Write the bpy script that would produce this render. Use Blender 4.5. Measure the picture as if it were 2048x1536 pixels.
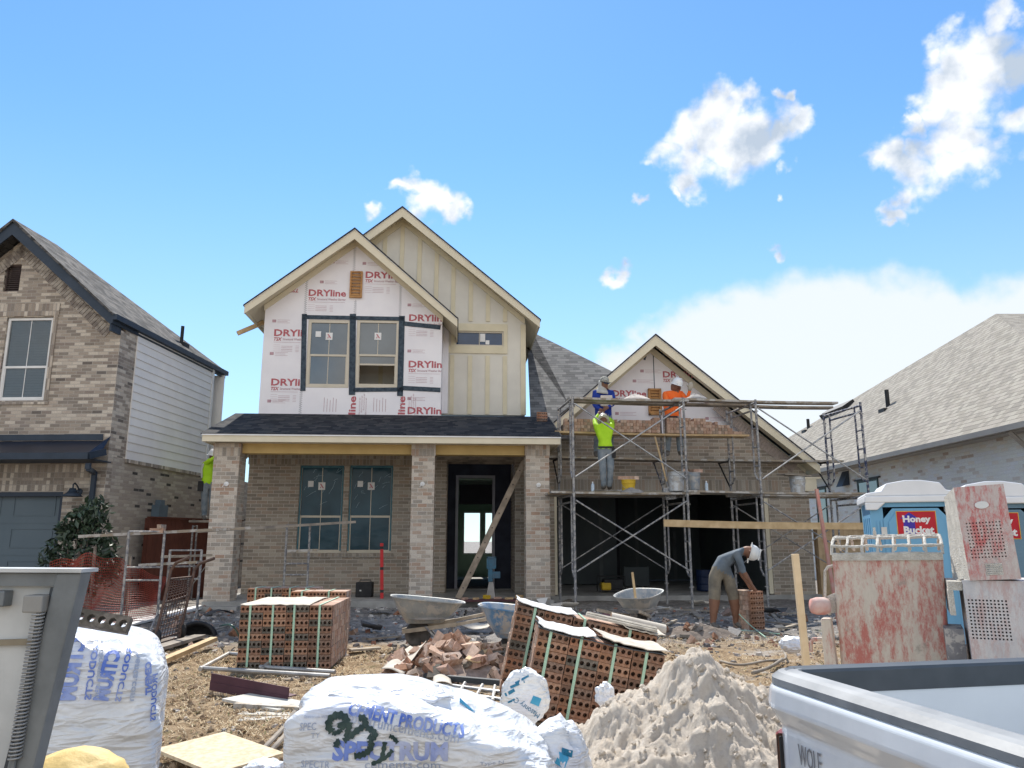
import bpy, bmesh, math, random
from math import radians as rad, sin, cos, tan, atan, pi, sqrt
from mathutils import Vector, Matrix, noise as mnoise
from mathutils.geometry import tessellate_polygon
scene = bpy.context.scene
for o in list(bpy.data.objects): bpy.data.objects.remove(o)
COL = scene.collection
# ---------------------------------------------------------------- camera
F, CX, CY = 1538.0, 1024.0, 768.0          # focal length and centre, in pixels of a 2048x1536 picture
PITCH, EYE = rad(11.5), 1.65
cam = bpy.data.cameras.new('camera'); camo = bpy.data.objects.new('camera', cam); COL.objects.link(camo)
camo.location = (0, 0, EYE); camo.rotation_euler = (pi/2 + PITCH, 0, 0)
cam.sensor_width = 36; cam.lens = F/2048*36; cam.clip_start = .05; cam.clip_end = 2000
scene.camera = camo
# ---------------------------------------------------------------- sky, sun, exposure
SUN = Vector((-.12, 1, 1.25)).normalized()
SUN_EL = math.asin(SUN.z); SUN_AZ = math.atan2(SUN.x, SUN.y)
scene.view_settings.view_transform = 'Standard'; scene.view_settings.look = 'None'
scene.view_settings.exposure = 1.18; scene.view_settings.gamma = 1
def ray(px, py):
    v = CY - py; u = px - CX
    return Vector((u, F*cos(PITCH) - v*sin(PITCH), F*sin(PITCH) + v*cos(PITCH)))
def world():
    w = bpy.data.worlds.new('World'); scene.world = w; w.use_nodes = True
    nt = w.node_tree; N = nt.nodes; L = nt.links
    for n in list(N): N.remove(n)
    def nd(t, **k):
        n = N.new(t)
        for a, b in k.items(): setattr(n, a, b)
        return n
    def mth(op, a, b=None, c=None, clamp=False):
        n = nd('ShaderNodeMath', operation=op, use_clamp=clamp)
        for i, x in enumerate((a, b, c)):
            if x is None: continue
            if isinstance(x, (int, float)): n.inputs[i].default_value = x
            else: L.new(x, n.inputs[i])
        return n.outputs[0]
    sky = nd('ShaderNodeTexSky', sky_type='NISHITA', sun_disc=False, sun_elevation=SUN_EL, sun_rotation=SUN_AZ,
             altitude=0, air_density=1.0, dust_density=.05, ozone_density=2.5)
    tc = nd('ShaderNodeTexCoord'); G = tc.outputs['Generated']
    nz = nd('ShaderNodeTexNoise'); L.new(G, nz.inputs['Vector']); nz.inputs['Scale'].default_value = 16
    nz.inputs['Detail'].default_value = 9; nz.inputs['Roughness'].default_value = .56
    ns = nd('ShaderNodeTexNoise'); L.new(G, ns.inputs['Vector']); ns.inputs['Scale'].default_value = 3.2
    ns.inputs['Detail'].default_value = 6
    def warp(sc, amp, src):
        n = nd('ShaderNodeTexNoise'); L.new(G, n.inputs['Vector']); n.inputs['Scale'].default_value = sc; n.inputs['Detail'].default_value = 4
        a = nd('ShaderNodeVectorMath', operation='SUBTRACT'); L.new(n.outputs['Color'], a.inputs[0]); a.inputs[1].default_value = (.5,.5,.5)
        b = nd('ShaderNodeVectorMath', operation='MULTIPLY_ADD'); L.new(a.outputs[0], b.inputs[0]); b.inputs[1].default_value = (amp,)*3; L.new(src, b.inputs[2])
        return b.outputs[0]
    GW = warp(30, .055, warp(9, .09, G))
    def field(puffs):
        acc = None
        for px, py, r in puffs:
            d = ray(px, py).normalized()
            dist = nd('ShaderNodeVectorMath', operation='DISTANCE'); L.new(GW, dist.inputs[0]); dist.inputs[1].default_value = d
            rr = r*1.12/F*(F/ray(px, py).length)**1.3
            v = mth('MULTIPLY_ADD', dist.outputs['Value'], -1/rr, 1.0)
            acc = v if acc is None else mth('MAXIMUM', acc, v)
        return acc
    A = [(1512,182,34),(1470,215,50),(1430,235,50),(1385,262,62),(1330,290,52),(1392,325,66),(1460,285,76),(1530,262,60),(1590,245,46),(1622,232,30),
         (1378,372,44),(1360,395,22),(1290,312,26),(1490,240,64),(1575,195,20),
         (1265,362,24),(1240,370,14),(1592,340,24),(1572,380,15),(1283,402,14),(1235,549,24),(1552,501,20),
         (1990,18,40),(2046,10,30),(1875,82,44),(1930,95,62),(1995,110,76),(2050,120,60),(1880,150,48),(1960,185,84),(2025,235,56),(1860,190,46),(1832,240,34),(1815,225,20),
         (1930,260,70),(1975,300,56),(1880,300,58),(1790,320,52),(1755,342,36),(1850,350,60),(1815,388,40),(1785,430,28),(1768,452,22),(1910,340,56),
         (762,430,24),(800,388,22),(835,392,34),(868,412,40),(905,432,26),(850,425,40)]
    B = [(1480,830,240),(1650,800,255),(1830,790,255),(2010,800,260),(2200,780,300),(1350,840,190),(1240,850,130)]
    sub = nd('ShaderNodeMath', operation='SUBTRACT'); L.new(nz.outputs['Fac'], sub.inputs[0]); sub.inputs[1].default_value = .5
    fa = mth('ADD', field(A), mth('MULTIPLY', sub.outputs[0], 2.2))
    ma = nd('ShaderNodeMapRange', interpolation_type='SMOOTHSTEP'); L.new(fa, ma.inputs['Value'])
    ma.inputs['From Min'].default_value = .06; ma.inputs['From Max'].default_value = .8
    fb = mth('ADD', field(B), mth('MULTIPLY', mth('SUBTRACT', ns.outputs['Fac'], .5), .45))
    mb = nd('ShaderNodeMapRange', interpolation_type='SMOOTHSTEP'); L.new(fb, mb.inputs['Value'])
    mb.inputs['From Min'].default_value = .0; mb.inputs['From Max'].default_value = .26; mb.inputs['To Max'].default_value = .92
    dens = mth('MAXIMUM', ma.outputs[0], mb.outputs[0])
    # sky tint
    mul = nd('ShaderNodeMix', data_type='RGBA', blend_type='MULTIPLY'); mul.inputs['Factor'].default_value = 1
    L.new(sky.outputs[0], mul.inputs[6]); mul.inputs[7].default_value = SKY_TINT
    s0 = nd('ShaderNodeSeparateXYZ'); L.new(G, s0.inputs[0])
    hz = nd('ShaderNodeMapRange', interpolation_type='SMOOTHSTEP'); L.new(s0.outputs[2], hz.inputs[0]); hz.inputs[1].default_value = .50; hz.inputs[2].default_value = -.02; hz.inputs[3].default_value = 0; hz.inputs[4].default_value = .62
    hm_ = nd('ShaderNodeMix', data_type='RGBA'); L.new(hz.outputs[0], hm_.inputs['Factor']); L.new(mul.outputs[2], hm_.inputs[6]); hm_.inputs[7].default_value = (3.6, 4.3, 4.9, 1)
    mul = hm_
    cn = nd('ShaderNodeTexNoise'); L.new(G, cn.inputs['Vector']); cn.inputs['Scale'].default_value = 22; cn.inputs['Detail'].default_value = 7
    cr = nd('ShaderNodeValToRGB'); L.new(cn.outputs['Fac'], cr.inputs[0])
    e = cr.color_ramp.elements; e[0].position = .34; e[0].color = (.50,.58,.68,1); e[1].position = .56; e[1].color = (1,1,1,1)
    cm = nd('ShaderNodeMix', data_type='RGBA', blend_type='MULTIPLY'); cm.inputs['Factor'].default_value = 1
    L.new(cr.outputs[0], cm.inputs[6]); cm.inputs[7].default_value = CLOUD
    mixb = nd('ShaderNodeMix', data_type='RGBA'); L.new(mb.outputs[0], mixb.inputs['Factor'])
    L.new(mul.outputs[2], mixb.inputs[6]); mixb.inputs[7].default_value = (4.6, 4.85, 5.1, 1)
    # broad broken cloud behind the photographer (it shows in the window panes)
    sp = nd('ShaderNodeSeparateXYZ'); L.new(G, sp.inputs[0])
    bk = nd('ShaderNodeMapRange', interpolation_type='SMOOTHSTEP'); L.new(mth('MULTIPLY', sp.outputs[1], -1.0), bk.inputs[0]); bk.inputs[1].default_value = .05; bk.inputs[2].default_value = .45
    nk = nd('ShaderNodeMapRange', interpolation_type='SMOOTHSTEP'); L.new(ns.outputs['Fac'], nk.inputs[0]); nk.inputs[1].default_value = .36; nk.inputs[2].default_value = .56
    mixk = nd('ShaderNodeMix', data_type='RGBA'); L.new(mth('MULTIPLY', bk.outputs[0], nk.outputs[0]), mixk.inputs['Factor']); L.new(mixb.outputs[2], mixk.inputs[6]); mixk.inputs[7].default_value = (6.6, 6.5, 6.4, 1)
    mix = nd('ShaderNodeMix', data_type='RGBA'); L.new(ma.outputs[0], mix.inputs['Factor'])
    L.new(mixk.outputs[2], mix.inputs[6]); L.new(cm.outputs[2], mix.inputs[7])
    bg = nd('ShaderNodeBackground'); L.new(mix.outputs[2], bg.inputs[0]); bg.inputs[1].default_value = .09
    out = nd('ShaderNodeOutputWorld'); L.new(bg.outputs[0], out.inputs[0])
SKY_TINT = (.62, .86, .98, 1); CLOUD = (5.4, 5.5, 5.65, 1)
world()
sl = bpy.data.lights.new('sun', 'SUN'); so = bpy.data.objects.new('sun', sl); COL.objects.link(so)
sl.energy = 3.0; sl.angle = rad(.5); sl.color = (1, .95, .87)
so.rotation_euler = SUN.to_track_quat('Z', 'Y').to_euler(); so.location = (0, 40, 60)

# ---------------------------------------------------------------- helpers
def at(px, py, Y):                          # the point seen at (px,py) that lies at distance Y
    r = ray(px, py); t = Y/r.y
    return Vector((r.x*t, Y, EYE + r.z*t))
def gnd(px, py, z=.3):
    r = ray(px, py); t = (z-EYE)/r.z
    return Vector((r.x*t, r.y*t, z))
class Frame:
    def __init__(s, ox, oy, deg):
        s.o = Vector((ox, oy, 0)); s.a = rad(deg); s.M = Matrix.Rotation(s.a, 3, 'Z'); s.I = s.M.inverted()
    def p(s, px, py, ly):                   # local (x,z) on the local plane y=ly
        d = s.I @ ray(px, py); c = s.I @ (Vector((0,0,EYE)) - s.o); t = (ly-c.y)/d.y
        return (c.x + d.x*t, c.z + d.z*t)
    def q(s, px, py, lx):                   # local (y,z) on the local plane x=lx
        d = s.I @ ray(px, py); c = s.I @ (Vector((0,0,EYE)) - s.o); t = (lx-c.x)/d.x
        return (c.y + d.y*t, c.z + d.z*t)
    def w(s, x, y, z): return s.M @ Vector((x,y,z)) + s.o
def sstep(a, b, x):
    t = max(0, min(1, (x-a)/(b-a))); return t*t*(3-2*t)
def fbm(x, y, z=0, o=4):
    return mnoise.fractal(Vector((x, y, z)), 1.0, 2.0, o)
def gz(x, y):                               # height of the ground
    b = .3*sstep(2, 6, y)
    n = .035*fbm(x*.8, y*.8) + .02*fbm(x*3, y*3, 5) + .012*fbm(x*9, y*9, 9, 3)
    k = sstep(2.5, 4.5, y)*(1 - .7*sstep(19, 26, y))
    return b + n*k

def tag(o, label=None, cat=None, group=None, kind=None):
    if label: o['label'] = label
    if cat: o['category'] = cat
    if group: o['group'] = group
    if kind: o['kind'] = kind
    return o
def empty(name, loc, rz=0, label=None, cat=None, group=None, rot=None):
    o = bpy.data.objects.new(name, None); COL.objects.link(o); o.empty_display_size = .1
    o.location = loc; o.rotation_euler = rot or (0, 0, rz)
    return tag(o, label, cat, group)
def copy_tree(o, parent=None):
    c = o.copy(); COL.objects.link(c)
    if parent: c.parent = parent
    for ch in [x for x in bpy.data.objects if x.parent == o]: copy_tree(ch, c)
    return c

class MB:
    def __init__(s): s.v = []; s.f = []; s.m = []
    def add(s, vs, fs, mi=0, X=None):
        b = len(s.v)
        s.v += [tuple(X @ Vector(p)) if X else tuple(p) for p in vs]
        for f in fs: s.f.append([b+i for i in f]); s.m.append(mi)
        return s
    def box(s, x0, x1, y0, y1, z0, z1, mi=0, X=None):
        if x0 > x1: x0, x1 = x1, x0
        if y0 > y1: y0, y1 = y1, y0
        if z0 > z1: z0, z1 = z1, z0
        v = [(x0,y0,z0),(x1,y0,z0),(x1,y1,z0),(x0,y1,z0),(x0,y0,z1),(x1,y0,z1),(x1,y1,z1),(x0,y1,z1)]
        return s.add(v, [(0,3,2,1),(4,5,6,7),(0,1,5,4),(1,2,6,5),(2,3,7,6),(3,0,4,7)], mi, X)
    def cbox(s, c, d, mi=0, X=None):
        return s.box(c[0]-d[0]/2, c[0]+d[0]/2, c[1]-d[1]/2, c[1]+d[1]/2, c[2]-d[2]/2, c[2]+d[2]/2, mi, X)
    def bar(s, a, b, w, h, mi=0, up=(0,0,1)):          # rectangular bar from a to b
        a = Vector(a); b = Vector(b); d = (b-a); l = d.length; d.normalize(); u = Vector(up)
        if abs(d.dot(u)) > .98: u = Vector((0,1,0))
        x = d.cross(u).normalized(); z = x.cross(d)
        X = Matrix((x, d, z)).transposed().to_4x4(); X.translation = a
        return s.box(-w/2, w/2, 0, l, -h/2, h/2, mi, X)
    def tube(s, pts, r, n=8, mi=0, cap=True):
        pts = [Vector(p) for p in pts]; rs = r if isinstance(r, (list, tuple)) else [r]*len(pts)
        vs = []; fs = []; pu = None
        for i, p in enumerate(pts):
            d = (pts[min(i+1, len(pts)-1)] - pts[max(i-1, 0)]).normalized()
            if pu is None: u = d.orthogonal().normalized()
            else:
                u = (pu - d*pu.dot(d)); u = u.normalized() if u.length > 1e-5 else d.orthogonal().normalized()
            pu = u; w = d.cross(u)
            for k in range(n):
                a = 2*pi*k/n; vs.append(p + (u*cos(a) + w*sin(a))*rs[i])
        for i in range(len(pts)-1):
            for k in range(n):
                a = i*n+k; b = i*n+(k+1) % n; fs.append((a, b, b+n, a+n))
        if cap: fs.append(tuple(range(n-1, -1, -1))); fs.append(tuple((len(pts)-1)*n+k for k in range(n)))
        return s.add(vs, fs, mi)
    def lathe(s, prof, c=(0,0,0), n=20, mi=0, X=None, sx=1, sy=1):
        vs = []; fs = []
        for r, z in prof:
            for k in range(n):
                a = 2*pi*k/n; vs.append((c[0]+r*cos(a)*sx, c[1]+r*sin(a)*sy, c[2]+z))
        for i in range(len(prof)-1):
            for k in range(n):
                a = i*n+k; b = i*n+(k+1) % n; fs.append((a, b, b+n, a+n))
        if prof[0][0] > 1e-4: fs.append(tuple(range(n-1, -1, -1)))
        if prof[-1][0] > 1e-4: fs.append(tuple((len(prof)-1)*n+k for k in range(n)))
        return s.add(vs, fs, mi, X)
    def wall(s, outer, holes, y0, y1, mi=0, X=None):   # polygon in x,z with holes, from y0 (front) to y1
        loops = [list(outer)] + [list(h) for h in holes]
        flat = [p for l in loops for p in l]; n = len(flat)
        tris = tessellate_polygon([[Vector((p[0], p[1], 0)) for p in l] for l in loops])
        vs = [(p[0], y0, p[1]) for p in flat] + [(p[0], y1, p[1]) for p in flat]; fs = []
        for t in tris:
            a, b, c = [flat[i] for i in t]
            ar = (b[0]-a[0])*(c[1]-a[1]) - (b[1]-a[1])*(c[0]-a[0])
            if abs(ar) < 1e-9: continue
            t = tuple(t) if ar > 0 else tuple(reversed(t))
            fs.append(t); fs.append(tuple(n+i for i in reversed(t)))
        k = 0
        for li, l in enumerate(loops):
            m = len(l); ar = sum(l[i][0]*l[(i+1) % m][1] - l[(i+1) % m][0]*l[i][1] for i in range(m))
            for i in range(m):
                a = k+i; b = k+(i+1) % m; q = (a, a+n, b+n, b)
                if (ar > 0) == (li == 0): fs.append(q)
                else: fs.append(tuple(reversed(q)))
            k += m
        return s.add(vs, fs, mi, X)
    def quad(s, *p, mi=0): return s.add(p, [tuple(range(len(p)))], mi)
    def slab(s, pts, t, mi=0):                         # polygon pts thickened downwards along its normal
        pts = [Vector(p) for p in pts]; nrm = (pts[1]-pts[0]).cross(pts[2]-pts[1]).normalized()
        if nrm.z < 0: pts.reverse(); nrm = -nrm
        n = len(pts); vs = pts + [p - nrm*t for p in pts]
        fs = [tuple(range(n)), tuple(reversed(range(n, 2*n)))]
        for i in range(n): fs.append((i, i+n, (i+1) % n + n, (i+1) % n))
        return s.add(vs, fs, mi)
    def build(s, name, mats, parent=None, smooth=False, loc=None, bevel=0):
        me = bpy.data.meshes.new(name); me.from_pydata(s.v, [], s.f)
        if not isinstance(mats, (list, tuple)): mats = [mats]
        for m in mats: me.materials.append(m)
        for p, i in zip(me.polygons, s.m): p.material_index = i; p.use_smooth = smooth
        uv = me.uv_layers.new(name='UVMap')
        for p in me.polygons:
            n = p.normal
            if abs(n.z) > .985: u = Vector((1,0,0)); v = Vector((0,1,0))
            else:
                u = Vector((0,0,1)).cross(n).normalized(); v = n.cross(u)
            for li in p.loop_indices:
                co = me.vertices[me.loops[li].vertex_index].co
                uv.data[li].uv = (co.dot(u), co.dot(v))
        me.update()
        o = bpy.data.objects.new(name, me); COL.objects.link(o)
        if parent: o.parent = parent
        if loc is not None: o.location = loc
        if bevel:
            b = o.modifiers.new('bevel', 'BEVEL'); b.width = bevel; b.segments = 2; b.limit_method = 'ANGLE'; b.angle_limit = rad(40)
        return o
def own_origin(o, loc):                                # move a top-level mesh's origin without moving it
    loc = Vector(loc)
    for v in o.data.vertices: v.co -= loc
    o.location = loc; return o

# ---------------------------------------------------------------- materials
class NT:
    def __init__(s, name):
        s.m = bpy.data.materials.new(name); s.m.use_nodes = True; s.t = s.m.node_tree
        s.b = s.t.nodes['Principled BSDF']; s.out = s.t.nodes['Material Output']; s.tc = s.n('ShaderNodeTexCoord')
    def n(s, t, **k):
        n = s.t.nodes.new(t)
        for a, b in k.items(): setattr(n, a, b)
        return n
    def l(s, a, b): s.t.links.new(a, b)
    def mth(s, op, a, b=None, c=None, clamp=False):
        n = s.n('ShaderNodeMath', operation=op, use_clamp=clamp)
        for i, x in enumerate((a, b, c)):
            if x is None: continue
            if isinstance(x, (int, float)): n.inputs[i].default_value = x
            else: s.l(x, n.inputs[i])
        return n.outputs[0]
    def noise(s, scale, detail=5, rough=.55, vec=None, dist=0):
        n = s.n('ShaderNodeTexNoise'); n.inputs['Scale'].default_value = scale; n.inputs['Detail'].default_value = detail
        n.inputs['Roughness'].default_value = rough; n.inputs['Distortion'].default_value = dist
        s.l(vec or s.tc.outputs['Object'], n.inputs['Vector']); return n.outputs['Fac']
    def ramp(s, fac, stops, interp='LINEAR'):
        r = s.n('ShaderNodeValToRGB'); s.l(fac, r.inputs[0]); cr = r.color_ramp; cr.interpolation = interp
        while len(cr.elements) < len(stops): cr.elements.new(.5)
        for e, (p, c) in zip(cr.elements, stops): e.position = p; e.color = (*c, 1) if len(c) == 3 else c
        return r.outputs[0]
    def mix(s, fac, a, b, mode='MIX'):
        n = s.n('ShaderNodeMix', data_type='RGBA', blend_type=mode)
        for i, x in ((0, fac), (6, a), (7, b)):
            if isinstance(x, (int, float)): n.inputs[i].default_value = x
            elif isinstance(x, tuple): n.inputs[i].default_value = (*x, 1) if len(x) == 3 else x
            else: s.l(x, n.inputs[i])
        return n.outputs[2]
    def bump(s, h, st=.3, dist=.01):
        n = s.n('ShaderNodeBump'); n.inputs['Strength'].default_value = st; n.inputs['Distance'].default_value = dist
        s.l(h, n.inputs['Height']); s.l(n.outputs[0], s.b.inputs['Normal'])
    def set(s, rough=.8, metal=0, spec=.3, alpha=None, trans=None):
        s.b.inputs['Roughness'].default_value = rough; s.b.inputs['Metallic'].default_value = metal
        s.b.inputs['Specular IOR Level'].default_value = spec
        if alpha is not None: s.b.inputs['Alpha'].default_value = alpha
        if trans is not None: s.b.inputs['Transmission Weight'].default_value = trans
    def col(s, c):
        if isinstance(c, tuple): s.b.inputs['Base Color'].default_value = (*c, 1) if len(c) == 3 else c
        else: s.l(c, s.b.inputs['Base Color'])
_mc = {}
def mat(name, c1, c2=None, scale=4, rough=.75, metal=0, spec=.3, bump=.15, lo=.35, hi=.65, bdist=.004, detail=6, alpha=None, bscale=None):
    if name in _mc: return _mc[name]
    t = NT(name); t.set(rough, metal, spec, alpha)
    c2 = c2 or tuple(x*.72 for x in c1)
    f = t.noise(scale, detail)
    t.col(t.ramp(f, [(lo, c2), (hi, c1)]))
    if bump: t.bump(t.noise(bscale or scale*6, 4), bump, bdist)
    _mc[name] = t.m; return t.m
def brick_mat(name, cols, mortar, w=.255, h=.0805, m=.011, dirt=(.3,.3,.3), dirtamt=.25, soldier=False, bump=.6, pos=None, offset=.5):
    t = NT(name); t.set(.9, 0, .15)
    sep = t.n('ShaderNodeSeparateXYZ'); uvn = t.n('ShaderNodeUVMap'); t.l(uvn.outputs[0], sep.inputs[0])
    u, v = (sep.outputs[0], sep.outputs[1]) if not soldier else (sep.outputs[1], sep.outputs[0])
    rv = t.mth('DIVIDE', v, h); row = t.mth('FLOOR', rv); fv = t.mth('FRACT', rv)
    if soldier: offs = 0.0; ru = t.mth('DIVIDE', u, w)
    else:
        ru = t.mth('ADD', t.mth('DIVIDE', u, w), t.mth('MULTIPLY', row, offset))
    cl = t.mth('FLOOR', ru); fu = t.mth('FRACT', ru)
    cmb = t.n('ShaderNodeCombineXYZ'); t.l(cl, cmb.inputs[0]); t.l(row, cmb.inputs[1])
    wn = t.n('ShaderNodeTexWhiteNoise', noise_dimensions='2D'); t.l(cmb.outputs[0], wn.inputs['Vector'])
    n = len(cols); stops = [(pos[i] if pos else i/n, c) for i, c in enumerate(cols)]
    bc = t.ramp(wn.outputs['Value'], stops, 'CONSTANT')
    nb = t.noise(45, 4, .7, uvn.outputs[0]); bc = t.mix(.55, bc, t.ramp(nb, [(.3, (.35,.35,.35)), (.7, (1,1,1))]), 'MULTIPLY')
    bc = t.mix(t.ramp(t.noise(.9, 5, .6, uvn.outputs[0]), [(.42, (0,0,0)), (.75, (dirtamt,)*3)]), bc, dirt)
    mu = m/w/2; mv = m/h/2
    def edge(f, e):
        a = t.mth('MINIMUM', f, t.mth('SUBTRACT', 1.0, f))
        mr = t.n('ShaderNodeMapRange'); t.l(a, mr.inputs[0]); mr.inputs[1].default_value = e*.8; mr.inputs[2].default_value = e*1.3
        return mr.outputs[0]
    msk = t.mth('MULTIPLY', edge(fu, mu), edge(fv, mv))
    t.col(t.mix(msk, mortar, bc))
    hh = t.mth('ADD', t.mth('MULTIPLY', msk, 1.0), t.mth('MULTIPLY', nb, .4))
    hh = t.mth('ADD', hh, t.mth('MULTIPLY', wn.outputs['Value'], .25))
    t.bump(hh, bump, .008); return t.m
def shingle_mat(name, cols, h=.14, rough=.95):
    t = NT(name); t.set(rough, 0, .1)
    uvn = t.n('ShaderNodeUVMap'); sep = t.n('ShaderNodeSeparateXYZ'); t.l(uvn.outputs[0], sep.inputs[0])
    rv = t.mth('DIVIDE', sep.outputs[1], h); row = t.mth('FLOOR', rv); fv = t.mth('FRACT', rv)
    ru = t.mth('ADD', t.mth('DIVIDE', sep.outputs[0], .17), t.mth('MULTIPLY', row, .37)); cl = t.mth('FLOOR', ru)
    cmb = t.n('ShaderNodeCombineXYZ'); t.l(cl, cmb.inputs[0]); t.l(row, cmb.inputs[1])
    wn = t.n('ShaderNodeTexWhiteNoise', noise_dimensions='2D'); t.l(cmb.outputs[0], wn.inputs['Vector'])
    c = t.ramp(wn.outputs['Value'], [(i/len(cols), k) for i, k in enumerate(cols)], 'CONSTANT')
    c = t.mix(.7, c, t.ramp(t.noise(60, 3, .8, uvn.outputs[0]), [(.3, (.4,.4,.4)), (.7, (1,1,1))]), 'MULTIPLY')
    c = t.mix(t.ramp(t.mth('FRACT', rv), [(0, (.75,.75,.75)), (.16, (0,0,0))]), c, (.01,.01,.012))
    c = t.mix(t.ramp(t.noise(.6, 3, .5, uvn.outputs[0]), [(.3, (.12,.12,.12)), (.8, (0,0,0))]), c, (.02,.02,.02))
    t.col(c)
    t.bump(t.mth('SUBTRACT', t.mth('MULTIPLY', wn.outputs['Value'], .5), fv), .9, .02); return t.m
def text_mesh(s, size=1, shear=0, bold=0, ext=.001, align='LEFT'):
    cu = bpy.data.curves.new('t', 'FONT'); cu.body = s; cu.size = size; cu.shear = shear; cu.offset = bold; cu.extrude = ext
    cu.resolution_u = 2; cu.align_x = align; cu.space_character = 1
    o = bpy.data.objects.new('t', cu); COL.objects.link(o)
    dg = bpy.context.evaluated_depsgraph_get(); dg.update()
    me = bpy.data.meshes.new_from_object(o.evaluated_get(dg))
    v = [tuple(p.co) for p in me.vertices]; f = [tuple(p.vertices) for p in me.polygons]
    bpy.data.objects.remove(o); bpy.data.curves.remove(cu); bpy.data.meshes.remove(me)
    return v, f
_tx = {}
def put_text(mb, s, X, size=1, mi=0, **k):             # text lies in x (right) / z (up), facing -y, then X
    key = (s, size, tuple(sorted(k.items())))
    if key not in _tx: _tx[key] = text_mesh(s, size, **k)
    v, f = _tx[key]
    mb.add(v, f, mi, X @ Matrix.Rotation(pi/2, 4, 'X'))
def T(x, y, z, rz=0, ry=0, rx=0, s=(1,1,1)):
    return Matrix.Translation((x,y,z)) @ Matrix.Rotation(rz, 4, 'Z') @ Matrix.Rotation(ry, 4, 'Y') @ Matrix.Rotation(rx, 4, 'X') @ Matrix.Diagonal((*s, 1))
def ground():
    def axis(segs):
        out = []
        for a, b, s in segs:
            n = max(1, int(round((b-a)/s))); out += [a + (b-a)*i/n for i in range(n)]
        out.append(segs[-1][1]); return out
    xs = axis([(-600,-60,60),(-60,-14,3),(-14,-7,.25),(-7,7.5,.05),(7.5,14,.25),(14,60,3),(60,600,60)])
    ys = axis([(-100,-10,10),(-10,3,1),(3,14.5,.05),(14.5,19,.12),(19,30,.6),(30,90,5),(90,900,60)])
    nx = len(xs); vs = [(x, y, gz(x, y)) for y in ys for x in xs]
    fs = [(j*nx+i, j*nx+i+1, (j+1)*nx+i+1, (j+1)*nx+i) for j in range(len(ys)-1) for i in range(nx-1)]
    m = MB(); m.add(vs, fs)
    t = NT('dirt_and_straw'); t.set(.95, 0, .1)
    geo = t.tc.outputs['Object']
    straw = t.ramp(t.noise(9, 8, .75, dist=1.2), [(.3, (.13,.085,.05)), (.5, (.30,.215,.13)), (.7, (.50,.40,.27))])
    mud_and_shadow = t.ramp(t.noise(6, 8, .7), [(.3, (.12,.11,.10)), (.55, (.27,.25,.23)), (.75, (.46,.43,.40))])
    sep = t.n('ShaderNodeSeparateXYZ'); t.l(geo, sep.inputs[0])
    near = t.n('ShaderNodeMapRange', interpolation_type='SMOOTHSTEP')
    t.l(t.mth('ADD', sep.outputs[1], t.mth('MULTIPLY', t.noise(1.1, 5, .6), 3.0)), near.inputs[0]); near.inputs[1].default_value = 11.2; near.inputs[2].default_value = 13.2
    c = t.mix(near.outputs[0], straw, mud_and_shadow)  # mud by the house, drawn further out so its dark colour extends the house shadow
    c = t.mix(t.ramp(t.noise(1.6, 6, .65), [(.56, (0,0,0)), (.66, (.7,.7,.7))]), c, (.42,.40,.37))
    c = t.mix(t.ramp(t.noise(2.3, 5, .6), [(.6, (0,0,0)), (.7, (.5,.5,.5))]), c, (.10,.12,.045))
    t.col(c); t.bump(t.noise(22, 8, .75), 1.0, .03)
    o = m.build('ground', t.m, smooth=True); tag(o, kind='structure')
ground()
# ---------------------------------------------------------------- shared materials
M_cream = mat('cream_primed_trim', (.72,.65,.50), (.66,.60,.45), 3, .6, bump=.05)
M_white_trim = mat('white_drip_edge', (.85,.85,.85), (.7,.7,.7), 3, .4, bump=0)
M_yel = mat('yellow_primed_board', (.62,.45,.19), (.52,.37,.15), 2, .7, bump=.05)
M_batt = mat('batten_board', (.70,.63,.46), (.63,.57,.41), 3, .7, bump=.05)
M_panel = mat('cement_panel', (.70,.67,.59), (.64,.61,.54), 2, .8, bump=.06)
M_wrap = mat('coated_sheathing', (.84,.82,.84), (.77,.75,.78), 1.5, .55, bump=.04)
M_red = mat('red_print', (.42,.09,.11), (.5,.16,.18), 30, .7, bump=0)
M_redp = mat('faint_red_print', (.55,.36,.40), None, 30, .7, bump=0)
M_tape = mat('navy_flashing_tape', (.012,.025,.045), (.05,.075,.1), 14, .45, bump=.3)
M_vinyl = mat('tan_vinyl', (.60,.54,.44), (.55,.5,.4), 3, .45, bump=0)
M_white = mat('white_paint', (.78,.78,.77), (.68,.68,.67), 3, .5, bump=0)
M_black = mat('black_matte', (.015,.015,.017), (.03,.03,.03), 8, .6)
M_conc = mat('concrete', (.40,.39,.37), (.27,.265,.25), 3, .9, bump=.3)
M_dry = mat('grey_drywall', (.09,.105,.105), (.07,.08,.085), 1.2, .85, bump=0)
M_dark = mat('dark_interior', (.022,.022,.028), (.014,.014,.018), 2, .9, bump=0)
M_wood = mat('pine_lumber', (.60,.44,.25), (.45,.31,.16), 5, .75)
M_wood2 = mat('weathered_plank', (.36,.31,.25), (.17,.15,.13), 4, .85, bump=.4)
M_louv = mat('cedar_vent', (.48,.26,.10), (.36,.18,.07), 6, .7)
def glass_mat(name, c, ior=1.9, rough=.03, metal=.0, bump=.02):
    t = NT(name); t.set(rough, metal, .5); t.b.inputs['IOR'].default_value = ior
    t.col(t.ramp(t.noise(1.1, 4), [(.35, c), (.7, tuple(x*1.8+.01 for x in c))]))
    t.bump(t.noise(2.2, 2), bump, .02); return t.m
M_glass = glass_mat('window_glass', (.03,.045,.055), 2.0)
M_film = glass_mat('filmed_glass', (.012,.045,.065), 1.3, .1, bump=.5)
M_gblind = glass_mat('blind_glass', (.05,.07,.09), 1.8)
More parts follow.
